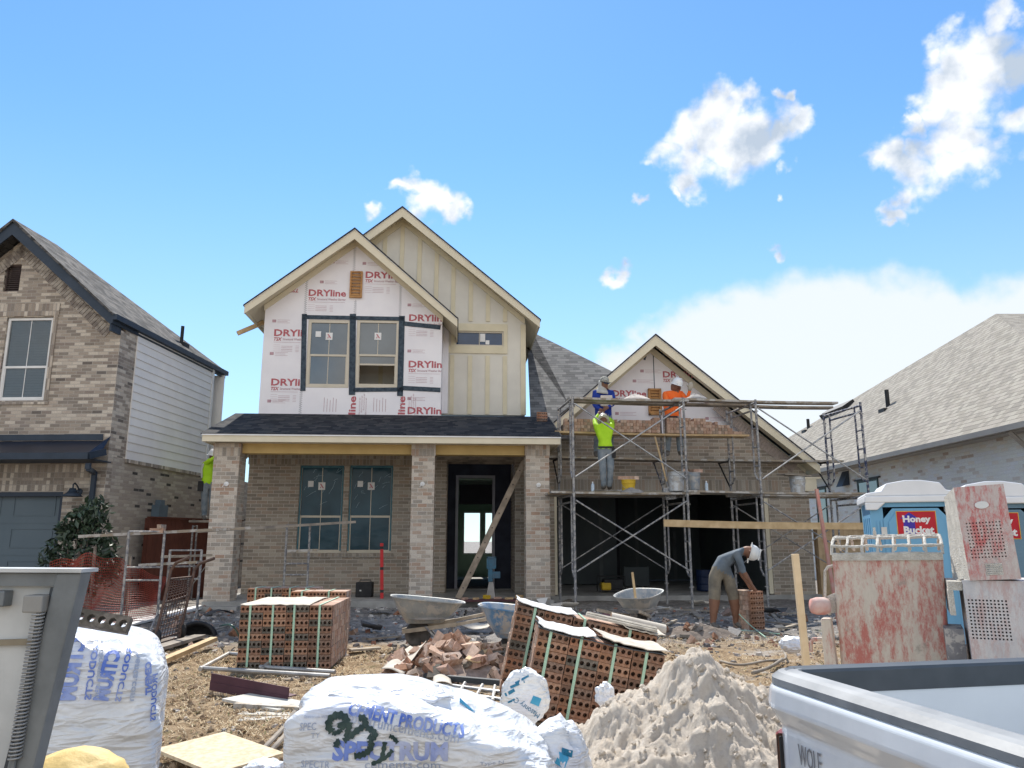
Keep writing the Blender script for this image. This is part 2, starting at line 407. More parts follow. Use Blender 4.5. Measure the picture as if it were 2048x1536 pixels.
PB = [(0.351,0.292,0.230),(0.433,0.369,0.296),(0.292,0.248,0.199),(0.386,0.330,0.265),(0.421,0.325,0.250),(0.322,0.281,0.230),(0.491,0.429,0.352)]
M_brick = brick_mat('grey_brown_brick', PB, (.52,.47,.41), dirt=(.52,.47,.41), dirtamt=.35)
M_brick_sol = brick_mat('grey_brown_brick_soldier', PB, (.40,.37,.33), soldier=True)
PC = [(0.487,0.414,0.342),(0.418,0.365,0.306),(0.603,0.523,0.439),(0.383,0.343,0.296),(0.510,0.409,0.326),(0.464,0.327,0.245),(0.673,0.600,0.510)]
M_brick_col = brick_mat('pale_tumbled_brick', PC, (.58,.53,.47), w=.2, dirt=(.62,.58,.52), dirtamt=.45)
M_brick_col_sol = brick_mat('pale_tumbled_brick_soldier', PC, (.46,.42,.38), soldier=True)
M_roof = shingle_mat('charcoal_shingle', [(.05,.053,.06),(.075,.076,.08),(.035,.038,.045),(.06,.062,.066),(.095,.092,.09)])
def text_fit(mb, s, X, w, h, mi=0, **k):               # text scaled to the box w x h with its lower left corner at X
    key = (s, 1, tuple(sorted(k.items())))
    if key not in _tx: _tx[key] = text_mesh(s, 1, **k)
    v, f = _tx[key]
    x0 = min(p[0] for p in v); x1 = max(p[0] for p in v); y0 = min(p[1] for p in v); y1 = max(p[1] for p in v)
    S = Matrix.Diagonal((w/(x1-x0), h/(y1-y0), 1, 1)) @ Matrix.Translation((-x0, -y0, 0))
    mb.add(v, f, mi, X @ Matrix.Rotation(pi/2, 4, 'X') @ S)

H = Frame(0, 18, 4)
house = empty('unfinished_house', (0,18,0), H.a, 'two storey brick house under construction with printed white sheathing and an open garage', 'house')
GL = .44                                               # slab top
# --- planes (local y): porch columns -1.35, fascia -1.75, garage brick 0, sheathed gable 0.25, batten gable 1.3
# foundation and slabs
xl = H.p(405,1200,-1.5)[0]; xr = H.p(1640,1190,0)[0]
m = MB(); m.box(xl, H.p(1108,1200,-1.5)[0], -1.55, 8, -.3, GL); m.box(H.p(1108,1200,0)[0]-.3, xr, -.12, 8, -.3, GL-.02)
m.box(xl-.02, xl+.75, -1.75, -1.0, -.3, GL-.08)
m.build('foundation_slab', M_conc, house)
m = MB(); m.box(H.p(880,1200,-1.6)[0], H.p(1110,1200,-1.6)[0], -1.95, -1.56, -.1, GL-.12); m.build('step', M_conc, house)
# columns
def column(pxl, pxr):
    x0 = H.p(pxl, 1000, -1.45)[0]; x1 = H.p(pxr, 1000, -1.45)[0]; w = x1-x0
    zt = H.p(pxl, 886, -1.45)[1]; zs = zt - .27; zb = GL
    m = MB(); m.box(x0, x1, -1.45, -1.45+w, zb-.02, zs, 0); m.box(x0-.015, x1+.015, -1.465, -1.435+w, zs, zt, 1)
    for i in range(int((zs-zb)/.0805/3)):             # bricks laid slightly proud, a tumbled look
        R = random.Random(i*7+pxl)
        for k in range(1):
            z = zb + .0805*(3*i + R.choice((0,1,2))); xx = x0 + R.choice((0, .2, .35))
            m.box(xx+.005, min(xx+.19, x1), -1.456, -1.4, z+.006, z+.075, 0)
    c = m.build('porch_column', [M_brick_col, M_brick_col_sol], house)
    return x0, x1, zt, w
c1 = column(421, 473); c2 = column(822, 868); c3 = column(1052, 1099)
def jbox(x, z):
    m = MB(); m.lathe([(.045,0),(.05,.012),(.03,.02),(0,.02)], n=12, X=T(x, -1.46, z, rx=pi/2))
    m.tube([(x,-1.47,z),(x-.03,-1.55,z-.02),(x-.05,-1.56,z-.07)], .006, 5)
    m.build('wire_stub', M_white, house)
jbox(*H.p(845,968,-1.46)); jbox(*H.p(1077,970,-1.46)); jbox(*H.p(453,968,-1.46))
# beams between the columns and the fascia
zt = c1[2]; zb = H.p(700, 908, -1.3)[1]
for n, (a, b) in enumerate(((c1, c2), (c2, c3))):
    m = MB(); m.box(a[1]+.016, b[0]-.016, -1.32, -1.02, zb, zt+.03); m.build('porch_beam', M_yel, house)
xfl, zf1 = H.p(405, 868, -1.8); xfr, _ = H.p(1121, 873, -1.8); zf0 = H.p(700, 885, -1.8)[1]; zf1 = H.p(700, 870, -1.8)[1]
m = MB(); m.box(xfl, xfr, -1.8, -1.77, zf0, zf1); m.box(xfl, xfl+.03, -1.77, 1.6, zf0, zf1); m.box(xfr-.03, xfr, -1.77, .2, zf0, zf1)
m.build('porch_fascia', M_cream, house)
m = MB(); m.box(xfl-.01, xfr+.01, -1.825, -1.8, zf1-.03, zf1+.012); m.build('drip_edge', M_white_trim, house)
m = MB(); m.box(xfl+.03, xfr-.03, -1.77, 1.6, zf0+.02, zf0+.04); m.build('porch_soffit', M_cream, house)
# porch roof
zr = H.p(700, 829, .25)[1]
xtl = H.p(471, 826, .25)[0]; xtr = H.p(1100, 828, .2)[0]
yb = 1.8
m = MB()
ov = .03
A_ = (xfl-ov,-1.83,zf1+.01); B_ = (xfr+ov,-1.83,zf1+.01); Cc = (xtr,.25,zr); D_ = (xtl,.25,zr)
m.slab([A_, B_, Cc, D_], .03); m.slab([(xfl-ov,3.5,zf1+.01), A_, D_, (xtl,3.5,zr)], .03); m.slab([B_, (xfr+ov,1.2,zf1+.01), (xtr,1.2,zr), Cc], .03)
m.slab([D_, Cc, (xtr,1.25,zr+.004), (xtl,1.25,zr+.004)], .03)
m.build('porch_roof', M_roof, house)
# porch wall with two window openings
yw = .75
wl, _ = H.p(497, 950, yw); wr, _ = H.p(884, 1100, yw)
wins = []
for a, b in ((597,686),(697,785)):
    x0 = H.p(a, 1000, yw)[0]; x1 = H.p(b, 1000, yw)[0]; z1 = H.p(a, 930, yw)[1]; z0 = H.p(a, 1106, yw)[1]
    wins.append((x0, x1, z0, z1))
zsol = H.p(700, 930, yw)[1]; ztop = zf0+.02
m = MB()
rc = lambda x0,x1,z0,z1: [(x0,z0),(x1,z0),(x1,z1),(x0,z1)]
m.wall([(wl,GL),(wr,GL),(wr,zsol+.005),(wl,zsol+.005)], [rc(a,b,c,d) for a,b,c,d in wins], yw, yw+.2, 0)
m.box(wl-.02, wr, yw-.012, yw+.2, zsol+.005, ztop, 1)
for a,b,c,d in wins: m.box(a-.06, b+.06, yw-.035, yw-.002, c-.105, c-.01, 1)
m.build('porch_wall', [M_brick, M_brick_sol], house)
m = MB(); m.box(wl, wl+.2, yw+.2, 8, GL, ztop); m.build('side_wall', M_brick, house)
def muntin_window(x0, x1, z0, z1, y, name='window', frame=M_vinyl, glass=M_glass, fw=.05, mid=.5, sash=True, depth=.05, stick=True, muntin=True, parent=None, tape=None, open_sash=False):
    m = MB(); m.box(x0,x1,y,y+depth,z1-fw,z1); m.box(x0,x1,y,y+depth,z0,z0+fw); m.box(x0,x0+fw,y,y+depth,z0+fw,z1-fw); m.box(x1-fw,x1,y,y+depth,z0+fw,z1-fw)
    zm = z0 + (z1-z0)*mid
    if sash: m.box(x0+fw, x1-fw, y+.008, y+depth, zm-.025, zm+.025)
    if sash:
        e = .02
        m.box(x0+fw, x0+fw+e, y+.015, y+depth, z0+fw, zm-.025); m.box(x1-fw-e, x1-fw, y+.015, y+depth, z0+fw, zm-.025)
        m.box(x0+fw+e, x1-fw-e, y+.015, y+depth, z0+fw, z0+fw+e)
    f = m.build(name, frame, parent or house)
    g = MB()
    if open_sash: g.box(x0+fw, x1-fw, y+.03, y+.036, zm+.02, z1-fw); g.box(x0+fw, x1-fw, y+.04, y+.045, zm-.02-(z1-z0)*.11, zm-.02)
    else: g.box(x0+fw, x1-fw, y+.03, y+.036, z0+fw, z1-fw)
    g.build('pane', glass, f)
    if muntin:
        mm = MB(); xc = (x0+x1)/2; mm.box(xc-.008, xc+.008, y+.024, y+.029, (zm if open_sash else z0+fw), z1-fw); mm.build('muntin', frame, f)
    if open_sash:
        mm = MB(); mm.box(x0+fw, x1-fw, y+.03, y+.06, zm-.06-(z1-z0)*.11, zm-.02-(z1-z0)*.11); mm.build('raised_sash', frame, f)
    if stick:
        s = MB(); xc = (x0+x1)/2; zz = z0 + (z1-z0)*.76; w = .085
        s.box(xc-w, xc+w*.9, y+.017, y+.02, zz-.09, zz+.09)
        if stick == 2: s.box(xc-.33, xc-.2, y+.017, y+.02, zz-.02, zz+.12)
        st = s.build('sticker', M_white, f)
        q = MB(); q.wall([(xc-.05,zz+.055),(xc-.02,zz+.055),(xc+.05,zz-.05),(xc+.02,zz-.05)], [], y+.0145, y+.0165); q.wall([(xc-.05,zz-.05),(xc-.02,zz-.05),(xc-.02,zz)], [], y+.0145, y+.0165); q.build('sticker_mark', M_red, st)
    return f
M_ttape = mat('teal_masking_tape', (.035,.13,.17), (.06,.17,.21), 8, .4, bump=.2)
for i, (a,b,c,d) in enumerate(wins):
    f = muntin_window(a, b, c, d, yw+.05, glass=M_film, mid=.41, stick=2)
    m = MB(); w = .05; y = yw+.035
    m.box(a+.01, b-.01, y, y+.012, d-.06, d-.005); m.box(a+.01, a+.045, y, y+.012, c+.05, d-.06); m.box(b-.045, b-.01, y, y+.012, c+.05, d-.06); 
    m.build('masking_tape', M_ttape, f)
    R = random.Random(i); m = MB()                      # creases of the protective film
    for k in range(16):
        x = R.uniform(a+.1, b-.12); z = R.uniform(c+(d-c)*.5, d-.15); an = R.uniform(-.2, 1.3); l = R.uniform(.05,.28)
        m.tube([(x,yw+.078,z),(x+l*.5*cos(an),yw+.076,z+l*.5*sin(an)+.01),(min(b-.07,x+l*cos(an)),yw+.078,min(z+l*sin(an),d-.1))], .0035, 4)
    m.build('film_crease', glass_mat('film_crease%d' % i, (.2,.3,.36), 1.5, .3), f)
# entry recess
ex0 = H.p(884, 1000, -.3)[0]; ex1 = H.p(1050, 1000, -.3)[0]
dx0, dz1 = H.p(912, 951, 2.2); dx1, _ = H.p(990, 951, 2.2)
lx0 = H.p(884, 1000, .75)[0]; rx0 = H.p(1030, 1000, .75)[0]
rx1 = H.p(1052, 1000, .75)[0]+.1
m = MB(); m.box(lx0-.02, lx0+.12, yw-.002, 2.4, GL, ztop, 0); m.box(rx0, rx0+.2, yw, 2.4, GL, ztop, 0)
m.box(rx0+.2, c3[1], yw, yw+.2, GL, ztop, 0)
m.build('entry_side_wall', [M_brick], house)
m = MB(); m.box(H.p(868,1000,yw-.05)[0], lx0+.09, yw-.06, yw-.01, GL, ztop); m.build('entry_pier', M_brick, house)
m = MB(); m.wall([(lx0,GL),(rx0,GL),(rx0,ztop),(lx0,ztop)], [rc(dx0,dx1,GL+.0,dz1)], 2.2, 2.35); m.build('entry_back_wall', mat('navy_sheathing', (.035,.04,.06), (.02,.022,.035), 3, .8), house)
m = MB(); m.box(dx0,dx0+.07,2.12,2.3,GL,dz1); m.box(dx1-.07,dx1,2.12,2.3,GL,dz1); m.box(dx0+.07,dx1-.07,2.12,2.3,dz1-.07,dz1)
m.build('door_frame', mat('grey_door_frame', (.30,.30,.33), (.24,.24,.28), 3, .6), house)
# hall seen through the doorway: walls with the green light painted into their colour, far door with glass
yh = 9
hx0, hz0 = H.p(928, 1106, yh); hx1, hz1 = H.p(960, 1026, yh); kx0 = H.p(971, 1040, yh)[0]; kx1 = H.p(985,1040,yh)[0]
hl = dx0-.4; hr = dx1+.8; htop = H.p(940,996,yh)[1]+.25
m = MB(); m.wall([(hl,GL),(hr,GL),(hr,3.2),(hl,3.2)], [rc(hx0,hx1,hz0,hz1), rc(kx0,kx1,hz0,hz1)], yh, yh+.1, 0)
m.box(hl-.1, hl, 2.35, yh, GL, 3.2, 0); m.box(hr, hr+.1, 2.35, yh, GL, 3.2, 0); m.box(hl, hr, 2.35, yh, 3.2, 3.3, 0)
m.build('hall_wall', mat('green_lit_wall', (.30,.42,.34), (.26,.37,.30), 2, .8, bump=0), house)
m = MB(); m.box(hl-.1, hr+.1, 2.0, yh+.2, GL, GL+.012); m.build('hall_floor', M_conc, house)
m = MB()
for a, b in ((hx0,hx1),(kx0,kx1)):
    for z in (hz0-.04, hz1): m.box(a-.04, b+.04, yh-.03, yh-.002, z, z+.04)
    for x in (a-.04, b): m.box(x, x+.04, yh-.03, yh-.002, hz0, hz1)
m.build('back_door_trim', M_white, house)
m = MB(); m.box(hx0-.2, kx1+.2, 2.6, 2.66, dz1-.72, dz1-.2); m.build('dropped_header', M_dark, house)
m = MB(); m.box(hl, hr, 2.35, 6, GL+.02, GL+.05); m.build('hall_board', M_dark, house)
# porch ceiling framing
m = MB()
for i in range(5): m.box(c2[1], c3[0]+.3, -.8+i*.55, -.76+i*.55, ztop-.14, ztop-.001)
m.build('ceiling_joist', M_wood2, house)

# --- sheathed upper gable
ya = .25
bl = H.p(517, 830, ya); br = H.p(881, 830, ya); tl = H.p(528, 654, ya); tr = H.p(881, 612, ya); pk = H.p(710, 478, ya)
RA_P = H.p(710, 456, ya-.45); RA_L = H.p(489, 611, ya-.45); RA_R = H.p(915, 638, ya-.45)
zline = lambda P, Q, x: P[1] + (Q[1]-P[1])*(x-P[0])/(Q[0]-P[0])
def gable_pts(x0, x1, z0, P, L_, R_, d):
    return [(x0,z0),(x1,z0),(x1,zline(P,R_,x1)-d),(P[0],P[1]-d),(x0,zline(P,L_,x0)-d)]
xa0 = (bl[0]+tl[0])/2; xa1 = br[0]
uw = []
for a, b in ((614,700),(712,798)):
    uw.append((H.p(a,700,ya)[0], H.p(b,700,ya)[0], H.p(a,775,ya)[1], H.p(a,639,ya)[1]))
m = MB(); m.wall(gable_pts(xa0, xa1, bl[1]-.03, RA_P, RA_L, RA_R, .12), [rc(*w) for w in uw], ya, ya+.15)
m.box(xa0, xa0+.15, ya+.15, 5, bl[1]-.03, zline(RA_P,RA_L,xa0)-.15); m.box(xa1-.15, xa1, ya+.15, 1.3, bl[1]-.03, zline(RA_P,RA_R,xa1)-.12)
wallA = m.build('sheathed_gable_wall', M_wrap, house)
def wrap_block(par, x, z, y, s='DRYline', k=1.0, w=None, X=None, small=True, tsx=True):
    X = X or T(x, y, z); mb = MB(); mp = MB()
    w = w or .9*k
    text_fit(mb, s, X, w*len(s)/7*(1.04 if len(s) < 7 else 1), .17*k, bold=.028, ext=.001)
    if tsx:
        text_fit(mb, 'TSX', X @ T(0,0,-.115), .19, .085, bold=.03, shear=.25, ext=.001)
        text_fit(mp, 'Structural Weather Barrier'[:int(26*len(s)/7)], X @ T(.21,0,-.1), .69*len(s)/7, .055, bold=.012, ext=.001)
    if small:
        mp.box(0, .88*len(s)/7, 0, .001, -.152, -.146, X=X)
        for j in range(4): mp.box(.18, .45, 0, .001, -.25-j*.04, -.242-j*.04, X=X)
        for j in range(5): mp.box(.52, .60, 0, .001, -.24-j*.035, -.234-j*.035, X=X)
        for j in range(4): mp.box(.0, .16, 0, .001, -.22-j*.05, -.216-j*.05, X=X)
    mb.build('printed_lettering', M_red, par)
    if mp.v: mp.build('fine_print', M_redp, par)
def fine(par, x, z, y, n=3, w=.45):
    mp = MB()
    for j in range(n): mp.box(x, x+w*(1-.2*(j % 2)), y, y+.001, z-j*.035, z-j*.035+.006)
    mp.box(x-.12, x-.03, y, y+.001, z-.06, z+.01); mp.box(x-.11, x-.04, y-.001, y+.001, z-.05, z)
    mp.build('fine_print', M_redp, par)
y = ya-.004
for px, py, s in ((617,592,'DRYline'),(731,556,'DRYlin'),(548,672,'DRYli'),(818,642,'DRYlin'),(542,771,'DRYli'),(817,735,'DRYlin'),(815,828,'DRYlin')):
    x, z = H.p(px, py, y); wrap_block(wallA, x, z, y, s, tsx=(py != 828), small=(py not in (828,)))
for px in (698, 797):
    mb = MB(); mp = MB(); x, z = H.p(px+13, 829, y); X = T(x, y, z, ry=-pi/2); text_fit(mb, 'line', X, .44, .17, bold=.028, ext=.001)
    for j in range(4): text_fit(mp, 'Structural', T(x+.1+j*.05, y, z+.05*(j%3), ry=-pi/2), .4, .03, ext=.001)
    for j in range(5): mp.box(x-.75+j*.07, x-.74+j*.07, y, y+.001, z+.06, z+.4-.03*(j % 3))
    mb.build('printed_lettering', M_red, wallA); mp.build('fine_print', M_redp, wallA)
mb = MB(); x, z = H.p(597, 578, y); text_fit(mb, 'TSX', T(x, y, z, ry=pi), .26, .09, bold=.03, shear=.25, ext=.001)
for px, py in ((735,525),(650,562),(555,640),(550,705),(825,608),(825,700),(545,800),(825,795),(672,522)):
    x, z = H.p(px, py, y); fine(wallA, x, z, y, 3, .3)
mb.build('printed_lettering', M_red, wallA)
# seams with staples
m = MB()
for px, a, b in ((710,492,545),(711,600,640),(614,555,635),(802,560,640),(603,775,828),(803,790,828)):
    x, z1 = H.p(px, a, y); _, z0 = H.p(px, b, y); m.box(x-.004, x+.004, y+.001, y+.003, z0, z1)
    n = int((z1-z0)/.05)
    for i in range(n): m.box(x-.03, x-.018, y, y+.003, z0+i*.05, z0+i*.05+.018); m.box(x+.018, x+.03, y, y+.003, z0+i*.05+.02, z0+i*.05+.036)
m.build('staple', mat('grey_staple', (.25,.26,.28), None, 8, .5, bump=0), wallA)
for i, w in enumerate(uw):
    muntin_window(w[0]+.005, w[1]-.005, w[2]+.005, w[3]-.005, ya+.0, fw=.07, mid=.475, stick=2 if i == 0 else 1, open_sash=(i == 1))
# flashing tape
m = MB(); R = random.Random(4)
def tape(a, b, w=.12):
    (x0, z0), (x1, z1) = H.p(*a, ya), H.p(*b, ya)
    m.bar((x0, ya-.008, z0), (x1, ya-.008, z1), w, .008, up=(0,1,0))
tape((609,628),(606,782)); tape((706,628),(704,790),.15); tape((804,632),(800,792),.14); tape((604,634),(808,638),.1); tape((706,780),(806,779),.1)
tape((806,647),(881,655),.11); tape((802,776),(881,780),.11)
m.build('flashing_tape', M_tape, house)
# room behind the upper windows
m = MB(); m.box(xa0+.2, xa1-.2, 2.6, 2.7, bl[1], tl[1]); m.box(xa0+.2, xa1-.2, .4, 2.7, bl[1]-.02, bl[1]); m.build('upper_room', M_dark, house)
# cedar vent
x0, z0 = H.p(699, 596, ya); x1, z1 = H.p(726, 544, ya)
m = MB(); m.box(x0,x1,ya-.06,ya-.001,z0,z0+.04); m.box(x0,x1,ya-.06,ya-.001,z1-.04,z1); m.box(x0,x0+.04,ya-.06,ya-.001,z0+.04,z1-.04); m.box(x1-.04,x1,ya-.06,ya-.001,z0+.04,z1-.04)
for i in range(7):
    zz = z0+.05+i*(z1-z0-.1)/7; m.add([(x0+.04,ya-.05,zz),(x1-.04,ya-.05,zz),(x1-.04,ya-.01,zz+.075),(x0+.04,ya-.01,zz+.075)], [(0,1,2,3)])
m.build('gable_vent', M_louv, house)

def gable_roof(P, L_, R_, yf, yb, rake=.2, left=True, right=True, fw=.03, lb=None):
    t = .035
    m = MB(); e = .03
    def ext(Q):                                        # shingles overhang slightly
        d = Vector((Q[0]-P[0], Q[1]-P[1])).normalized(); return (Q[0]+d.x*e, Q[1]+d.y*e)
    l2, r2 = ext(L_), ext(R_)
    m.wall([l2, (P[0],P[1]-t), r2, (r2[0],r2[1]+t), (P[0],P[1]+.008), (l2[0],l2[1]+t)], [], yf-.03, yb)
    rf = m.build('gable_roof', M_roof, house)
    m = MB(); m.wall([(L_[0],L_[1]-rake), (P[0],P[1]-rake*1.22-t), (R_[0],R_[1]-rake), (R_[0],R_[1]), (P[0],P[1]-t-.002), (L_[0],L_[1])], [], yf, yf+fw)
    m.build('rake_board', M_cream, rf)
    m = MB(); u = .004; v = .012
    m.wall([(L_[0],L_[1]-v-u), (P[0],P[1]-t-v-u), (R_[0],R_[1]-v-u), (R_[0],R_[1]+.004), (P[0],P[1]-t+.006), (L_[0],L_[1]+.004)], [], yf-.012, yf-.002)
    m.build('drip_edge', M_white_trim, rf)
    m = MB(); s = .09
    m.wall([(L_[0]+.03,L_[1]-s), (P[0],P[1]-t-s), (R_[0]-.03,R_[1]-s), (R_[0]-.03,R_[1]-s+.05), (P[0],P[1]-t-s+.05), (L_[0]+.03,L_[1]-s+.05)], [], yf+fw, yf+.44)
    for Q, sg in ((L_, 1), (R_, -1)):                  # eave soffits run the whole length
        k = .42*(P[1]-Q[1])/abs(P[0]-Q[0]); xi = Q[0]+sg*.42; m.wall([(Q[0]+sg*.03,Q[1]-s), (xi,Q[1]-s+k), (xi,Q[1]-s+k+.04), (Q[0]+sg*.03,Q[1]-s+.05)], [], yf+.441, yb-.05)
    for Q, sg in ((L_, 1), (R_, -1)):
        m.box(Q[0], Q[0]+sg*.03, yf+fw, yb, Q[1]-rake+.02, Q[1]-.01)
    m.build('soffit', M_cream, rf)
    return rf
gable_roof(RA_P, RA_L, RA_R, ya-.45, 2.2)
# frieze board under the rake, on the wall
def frieze(x0, x1, P, L_, R_, y, d, h, mt=M_cream):
    m = MB(); m.wall([(x0,zline(P,L_,x0)-d-h),(P[0],P[1]-d-h*1.2),(x1,zline(P,R_,x1)-d-h),(x1,zline(P,R_,x1)-d),(P[0],P[1]-d),(x0,zline(P,L_,x0)-d)], [], y-.03, y-.002)
    return m.build('frieze_board', mt, house)
frieze(xa0-.02, xa1+.02, RA_P, RA_L, RA_R, ya, .13, .14)
# rafter tail sticking out at the left eave, loose flashing at the right one
a = H.p(476,668,ya+.6); b = H.p(512,648,ya+.6)
m = MB(); m.bar((a[0],ya+.55,a[1]), (b[0]+.15,ya+.75,b[1]+.09), .09, .1); m.build('rafter_tail', M_wood, house)
# --- board and batten gable
yB = 1.3
RB_P = H.p(805, 413, yB-.45); RB_R = H.p(1080, 640, yB-.45)
RB_L = (2*RB_P[0]-RB_R[0], RB_R[1])
xb1 = H.p(1050, 740, yB)[0]; xb0 = 2*RB_P[0]-xb1; zb0 = H.p(960, 826, yB)[1]-.05
fw_ = (H.p(910,690,yB)[0], H.p(1007,690,yB)[0], H.p(960,692,yB)[1], H.p(960,663,yB)[1])
m = MB(); m.wall(gable_pts(xb0, xb1, zb0, RB_P, RB_L, RB_R, .12), [rc(*fw_)], yB, yB+.15); m.box(xb1-.15, xb1, yB+.15, 8, zb0, zline(RB_P,RB_R,xb1)-.15); m.box(xb0, xb0+.15, yB+.15, 8, 3.5, zline(RB_P,RB_R,xb1)-.15)
m.build('batten_gable_wall', M_panel, house)
gable_roof(RB_P, RB_L, RB_R, yB-.45, 9)
frieze(xb0, xb1, RB_P, RB_L, RB_R, yB, .13, .16, M_batt)
zw0 = fw_[2]; zw1 = fw_[3]; m = MB(); bw = .105; y0 = yB-.022; y1 = yB-.001
for px in (765, 800, 836, 871, 905.6, 941, 975.6, 1010):
    x = H.p(px, 640, yB)[0]; top = min(zline(RB_P,RB_R,x) if x > RB_P[0] else zline(RB_P,RB_L,x), 99)-.3
    for za, zc in (((zb0+.02, top),) if x < fw_[0]-.1 else ((zb0+.02, zw0-.26), (zw1+.27, top))):
        m = MB(); m.box(x-bw/2, x+bw/2, y0, y1, za, zc); m.build('batten', M_batt, house)
m = MB()
m.box(xb1-.11, xb1+.02, yB-.025, y1, zb0+.02, zline(RB_P,RB_R,xb1)-.3); m.box(xb1+.002, xb1+.022, yB, yB+.1, zb0+.02, zline(RB_P,RB_R,xb1)-.3)
m.build('corner_board', M_batt, house)
m = MB(); a, b, c, d = fw_; e = .1
m.box(a-e-.12, b+e, yB-.03, y1, d+.005, d+e+.1); m.box(a-e-.12, b+e, yB-.03, y1, c-.2, c-.005); m.box(a-e, a-.005, yB-.03, y1, c-.005, d+.005); m.box(b+.005, b+e, yB-.03, y1, c-.005, d+.005)
m.build('window_trim', M_batt, house)
f = muntin_window(a, b, c, d, yB+.005, fw=.035, sash=False, muntin=True, stick=False, glass=glass_mat('deep_blue_glass', (.008,.035,.09), 1.6))
m = MB(); xc = (a+b)/2; m.box(xc+.02, xc+.15, yB+.02, yB+.024, c+.12, d-.05); m.box(xc+.16, xc+.26, yB+.02, yB+.024, c+.05, c+.16); m.build('sticker', M_white, f)
# white corner strip between the gables
m = MB(); m.box(xa1+.002, xa1+.15, yB-.06, yB-.024, zb0+.02, H.p(890,650,yB)[1]); m.build('corner_flashing', M_wrap, house)
# --- garage gable
RG_P = H.p(1311, 668, -.4); RG_R = H.p(1640, 930, -.4); RG_L = H.p(1108, 846, -.4)
RG_L = (RG_L[0]-.15, zline(RG_P, RG_L, RG_L[0]-.15))
xg1 = H.p(1622, 1050, 0)[0]; xg0 = c3[1]+.02
zbr = H.p(1300, 872, 0)[1]
xr_at = lambda z, Q: RG_P[0] + (z-RG_P[1])*(Q[0]-RG_P[0])/(Q[1]-RG_P[1])
do = (H.p(1109,1050,0)[0], H.p(1540,1050,0)[0], GL, H.p(1300,983,0)[1])
zr1 = zline(RG_P, RG_R, xg1)-.3
m = MB()
zs = do[3]+.29
out = [(xg0,GL-.02),(xg1,GL-.02),(xg1,zr1),(xr_at(zbr+.3,RG_R),zbr),(xr_at(zbr+.3,RG_L),zbr),(xg0,zline(RG_P,RG_L,xg0)-.3)]
m.wall([(xg0,GL-.02),(do[0],GL-.02),(do[0],do[3]),(do[1],do[3]),(do[1],GL-.02),(xg1,GL-.02),(xg1,zr1),(xr_at(zbr+.3,RG_R),zbr),(xr_at(zbr+.3,RG_L),zbr),(xg0,zline(RG_P,RG_L,xg0)-.3)], [], 0, .2, 0)
m.box(do[0]-.0, do[1]+.35, -.008, .0-.001, do[3]+.01, zs, 1)
# slanted soldier course under the right rake
dd = Vector((RG_R[0]-RG_P[0], 0, RG_R[1]-RG_P[1])).normalized(); nn = Vector((dd.z,0,-dd.x))
if nn.z > 0: nn = -nn
p0 = Vector((RG_R[0]-.38, 0, zline(RG_P,RG_R,RG_R[0]-.38)-.16)); L2 = 2.4
R = random.Random(3)
sol = MB()
for i in range(int(L2/.08)):
    a = p0 - dd*(i*.08); b = a + nn*.24
    X = Matrix(((dd.x,0,nn.x,a.x),(0,1,0,-.012),(dd.z,0,nn.z,a.z),(0,0,0,1)))
    sol.box(.004, .074, 0, .01, .07, .32, X=X)
sol_m = mat('soldier_brick', (.42,.35,.31), (.26,.22,.2), 3.5, .9, bump=.4)
gw = m.build('garage_brick_wall', [M_brick, M_brick_sol], house)
sol.build('rake_soldier_course', sol_m, gw)
m = MB(); m.wall([(xr_at(zbr-.4,RG_L),zbr-.5),(xr_at(zbr-.4,RG_R),zbr-.5),(xr_at(zbr-.4,RG_R),zline(RG_P,RG_R,xr_at(zbr-.4,RG_R))-.1),(RG_P[0],RG_P[1]-.15),(xr_at(zbr-.4,RG_L),zline(RG_P,RG_L,xr_at(zbr-.4,RG_L))-.1)], [], .21, .3)
wg = m.build('sheathed_garage_gable', M_wrap, house)
gable_roof(RG_P, RG_L, RG_R, -.4, 4.5)
frieze(xg0-.1, xg1+.05, RG_P, RG_L, RG_R, .2, .13, .16)
m = MB(); m.box(xg1-.4, RG_R[0]+.02, -.37, .0, RG_R[1]-.32, RG_R[1]-.28); m.box(xg1-.25, xg1+.05, -.35, -.01, RG_R[1]-.6, RG_R[1]-.32); m.build('boxed_eave', M_cream, house)
y = .206
for px, py, s in ((1225,793,'DRYline'),(1326,755,'DRYlin')):
    x, z = H.p(px, py, y); wrap_block(wg, x, z, y, s, k=.93, small=False)
for px, py in ((1275,760),(1335,720),(1290,740),(1420,805),(1420,835),(1240,825),(1470,830)):
    x, z = H.p(px, py, y); fine(wg, x, z, y, 3, .4)
m = MB(); x, z1 = H.p(1306, 697, y); _, z0 = H.p(1306, 780, y); m.box(x-.01, x+.01, y, y+.003, z0, z1)
for px, py in ((1290,712),(1326,710)):
    x, z = H.p(px, py, y); m.bar((x-.02, y-.003, z-.1), (x+.05, y-.003, z+.1), .05, .004, up=(0,1,0))
m.build('loose_flashing', M_tape, wg)
x0, z0 = H.p(1297, 830, .2); x1, z1 = H.p(1321, 778, .2)
m = MB(); m.box(x0,x1,.13,.199,z0,z0+.05); m.box(x0,x1,.13,.199,z1-.05,z1); m.box(x0,x0+.05,.13,.199,z0,z1); m.box(x1-.05,x1,.13,.199,z0,z1)
for i in range(8):
    zz = z0+.05+i*(z1-z0-.1)/8; m.add([(x0+.05,.14,zz),(x1-.05,.14,zz),(x1-.05,.18,zz+.07),(x0+.05,.18,zz+.07)], [(0,1,2,3)])
m.build('gable_vent', M_louv, house)
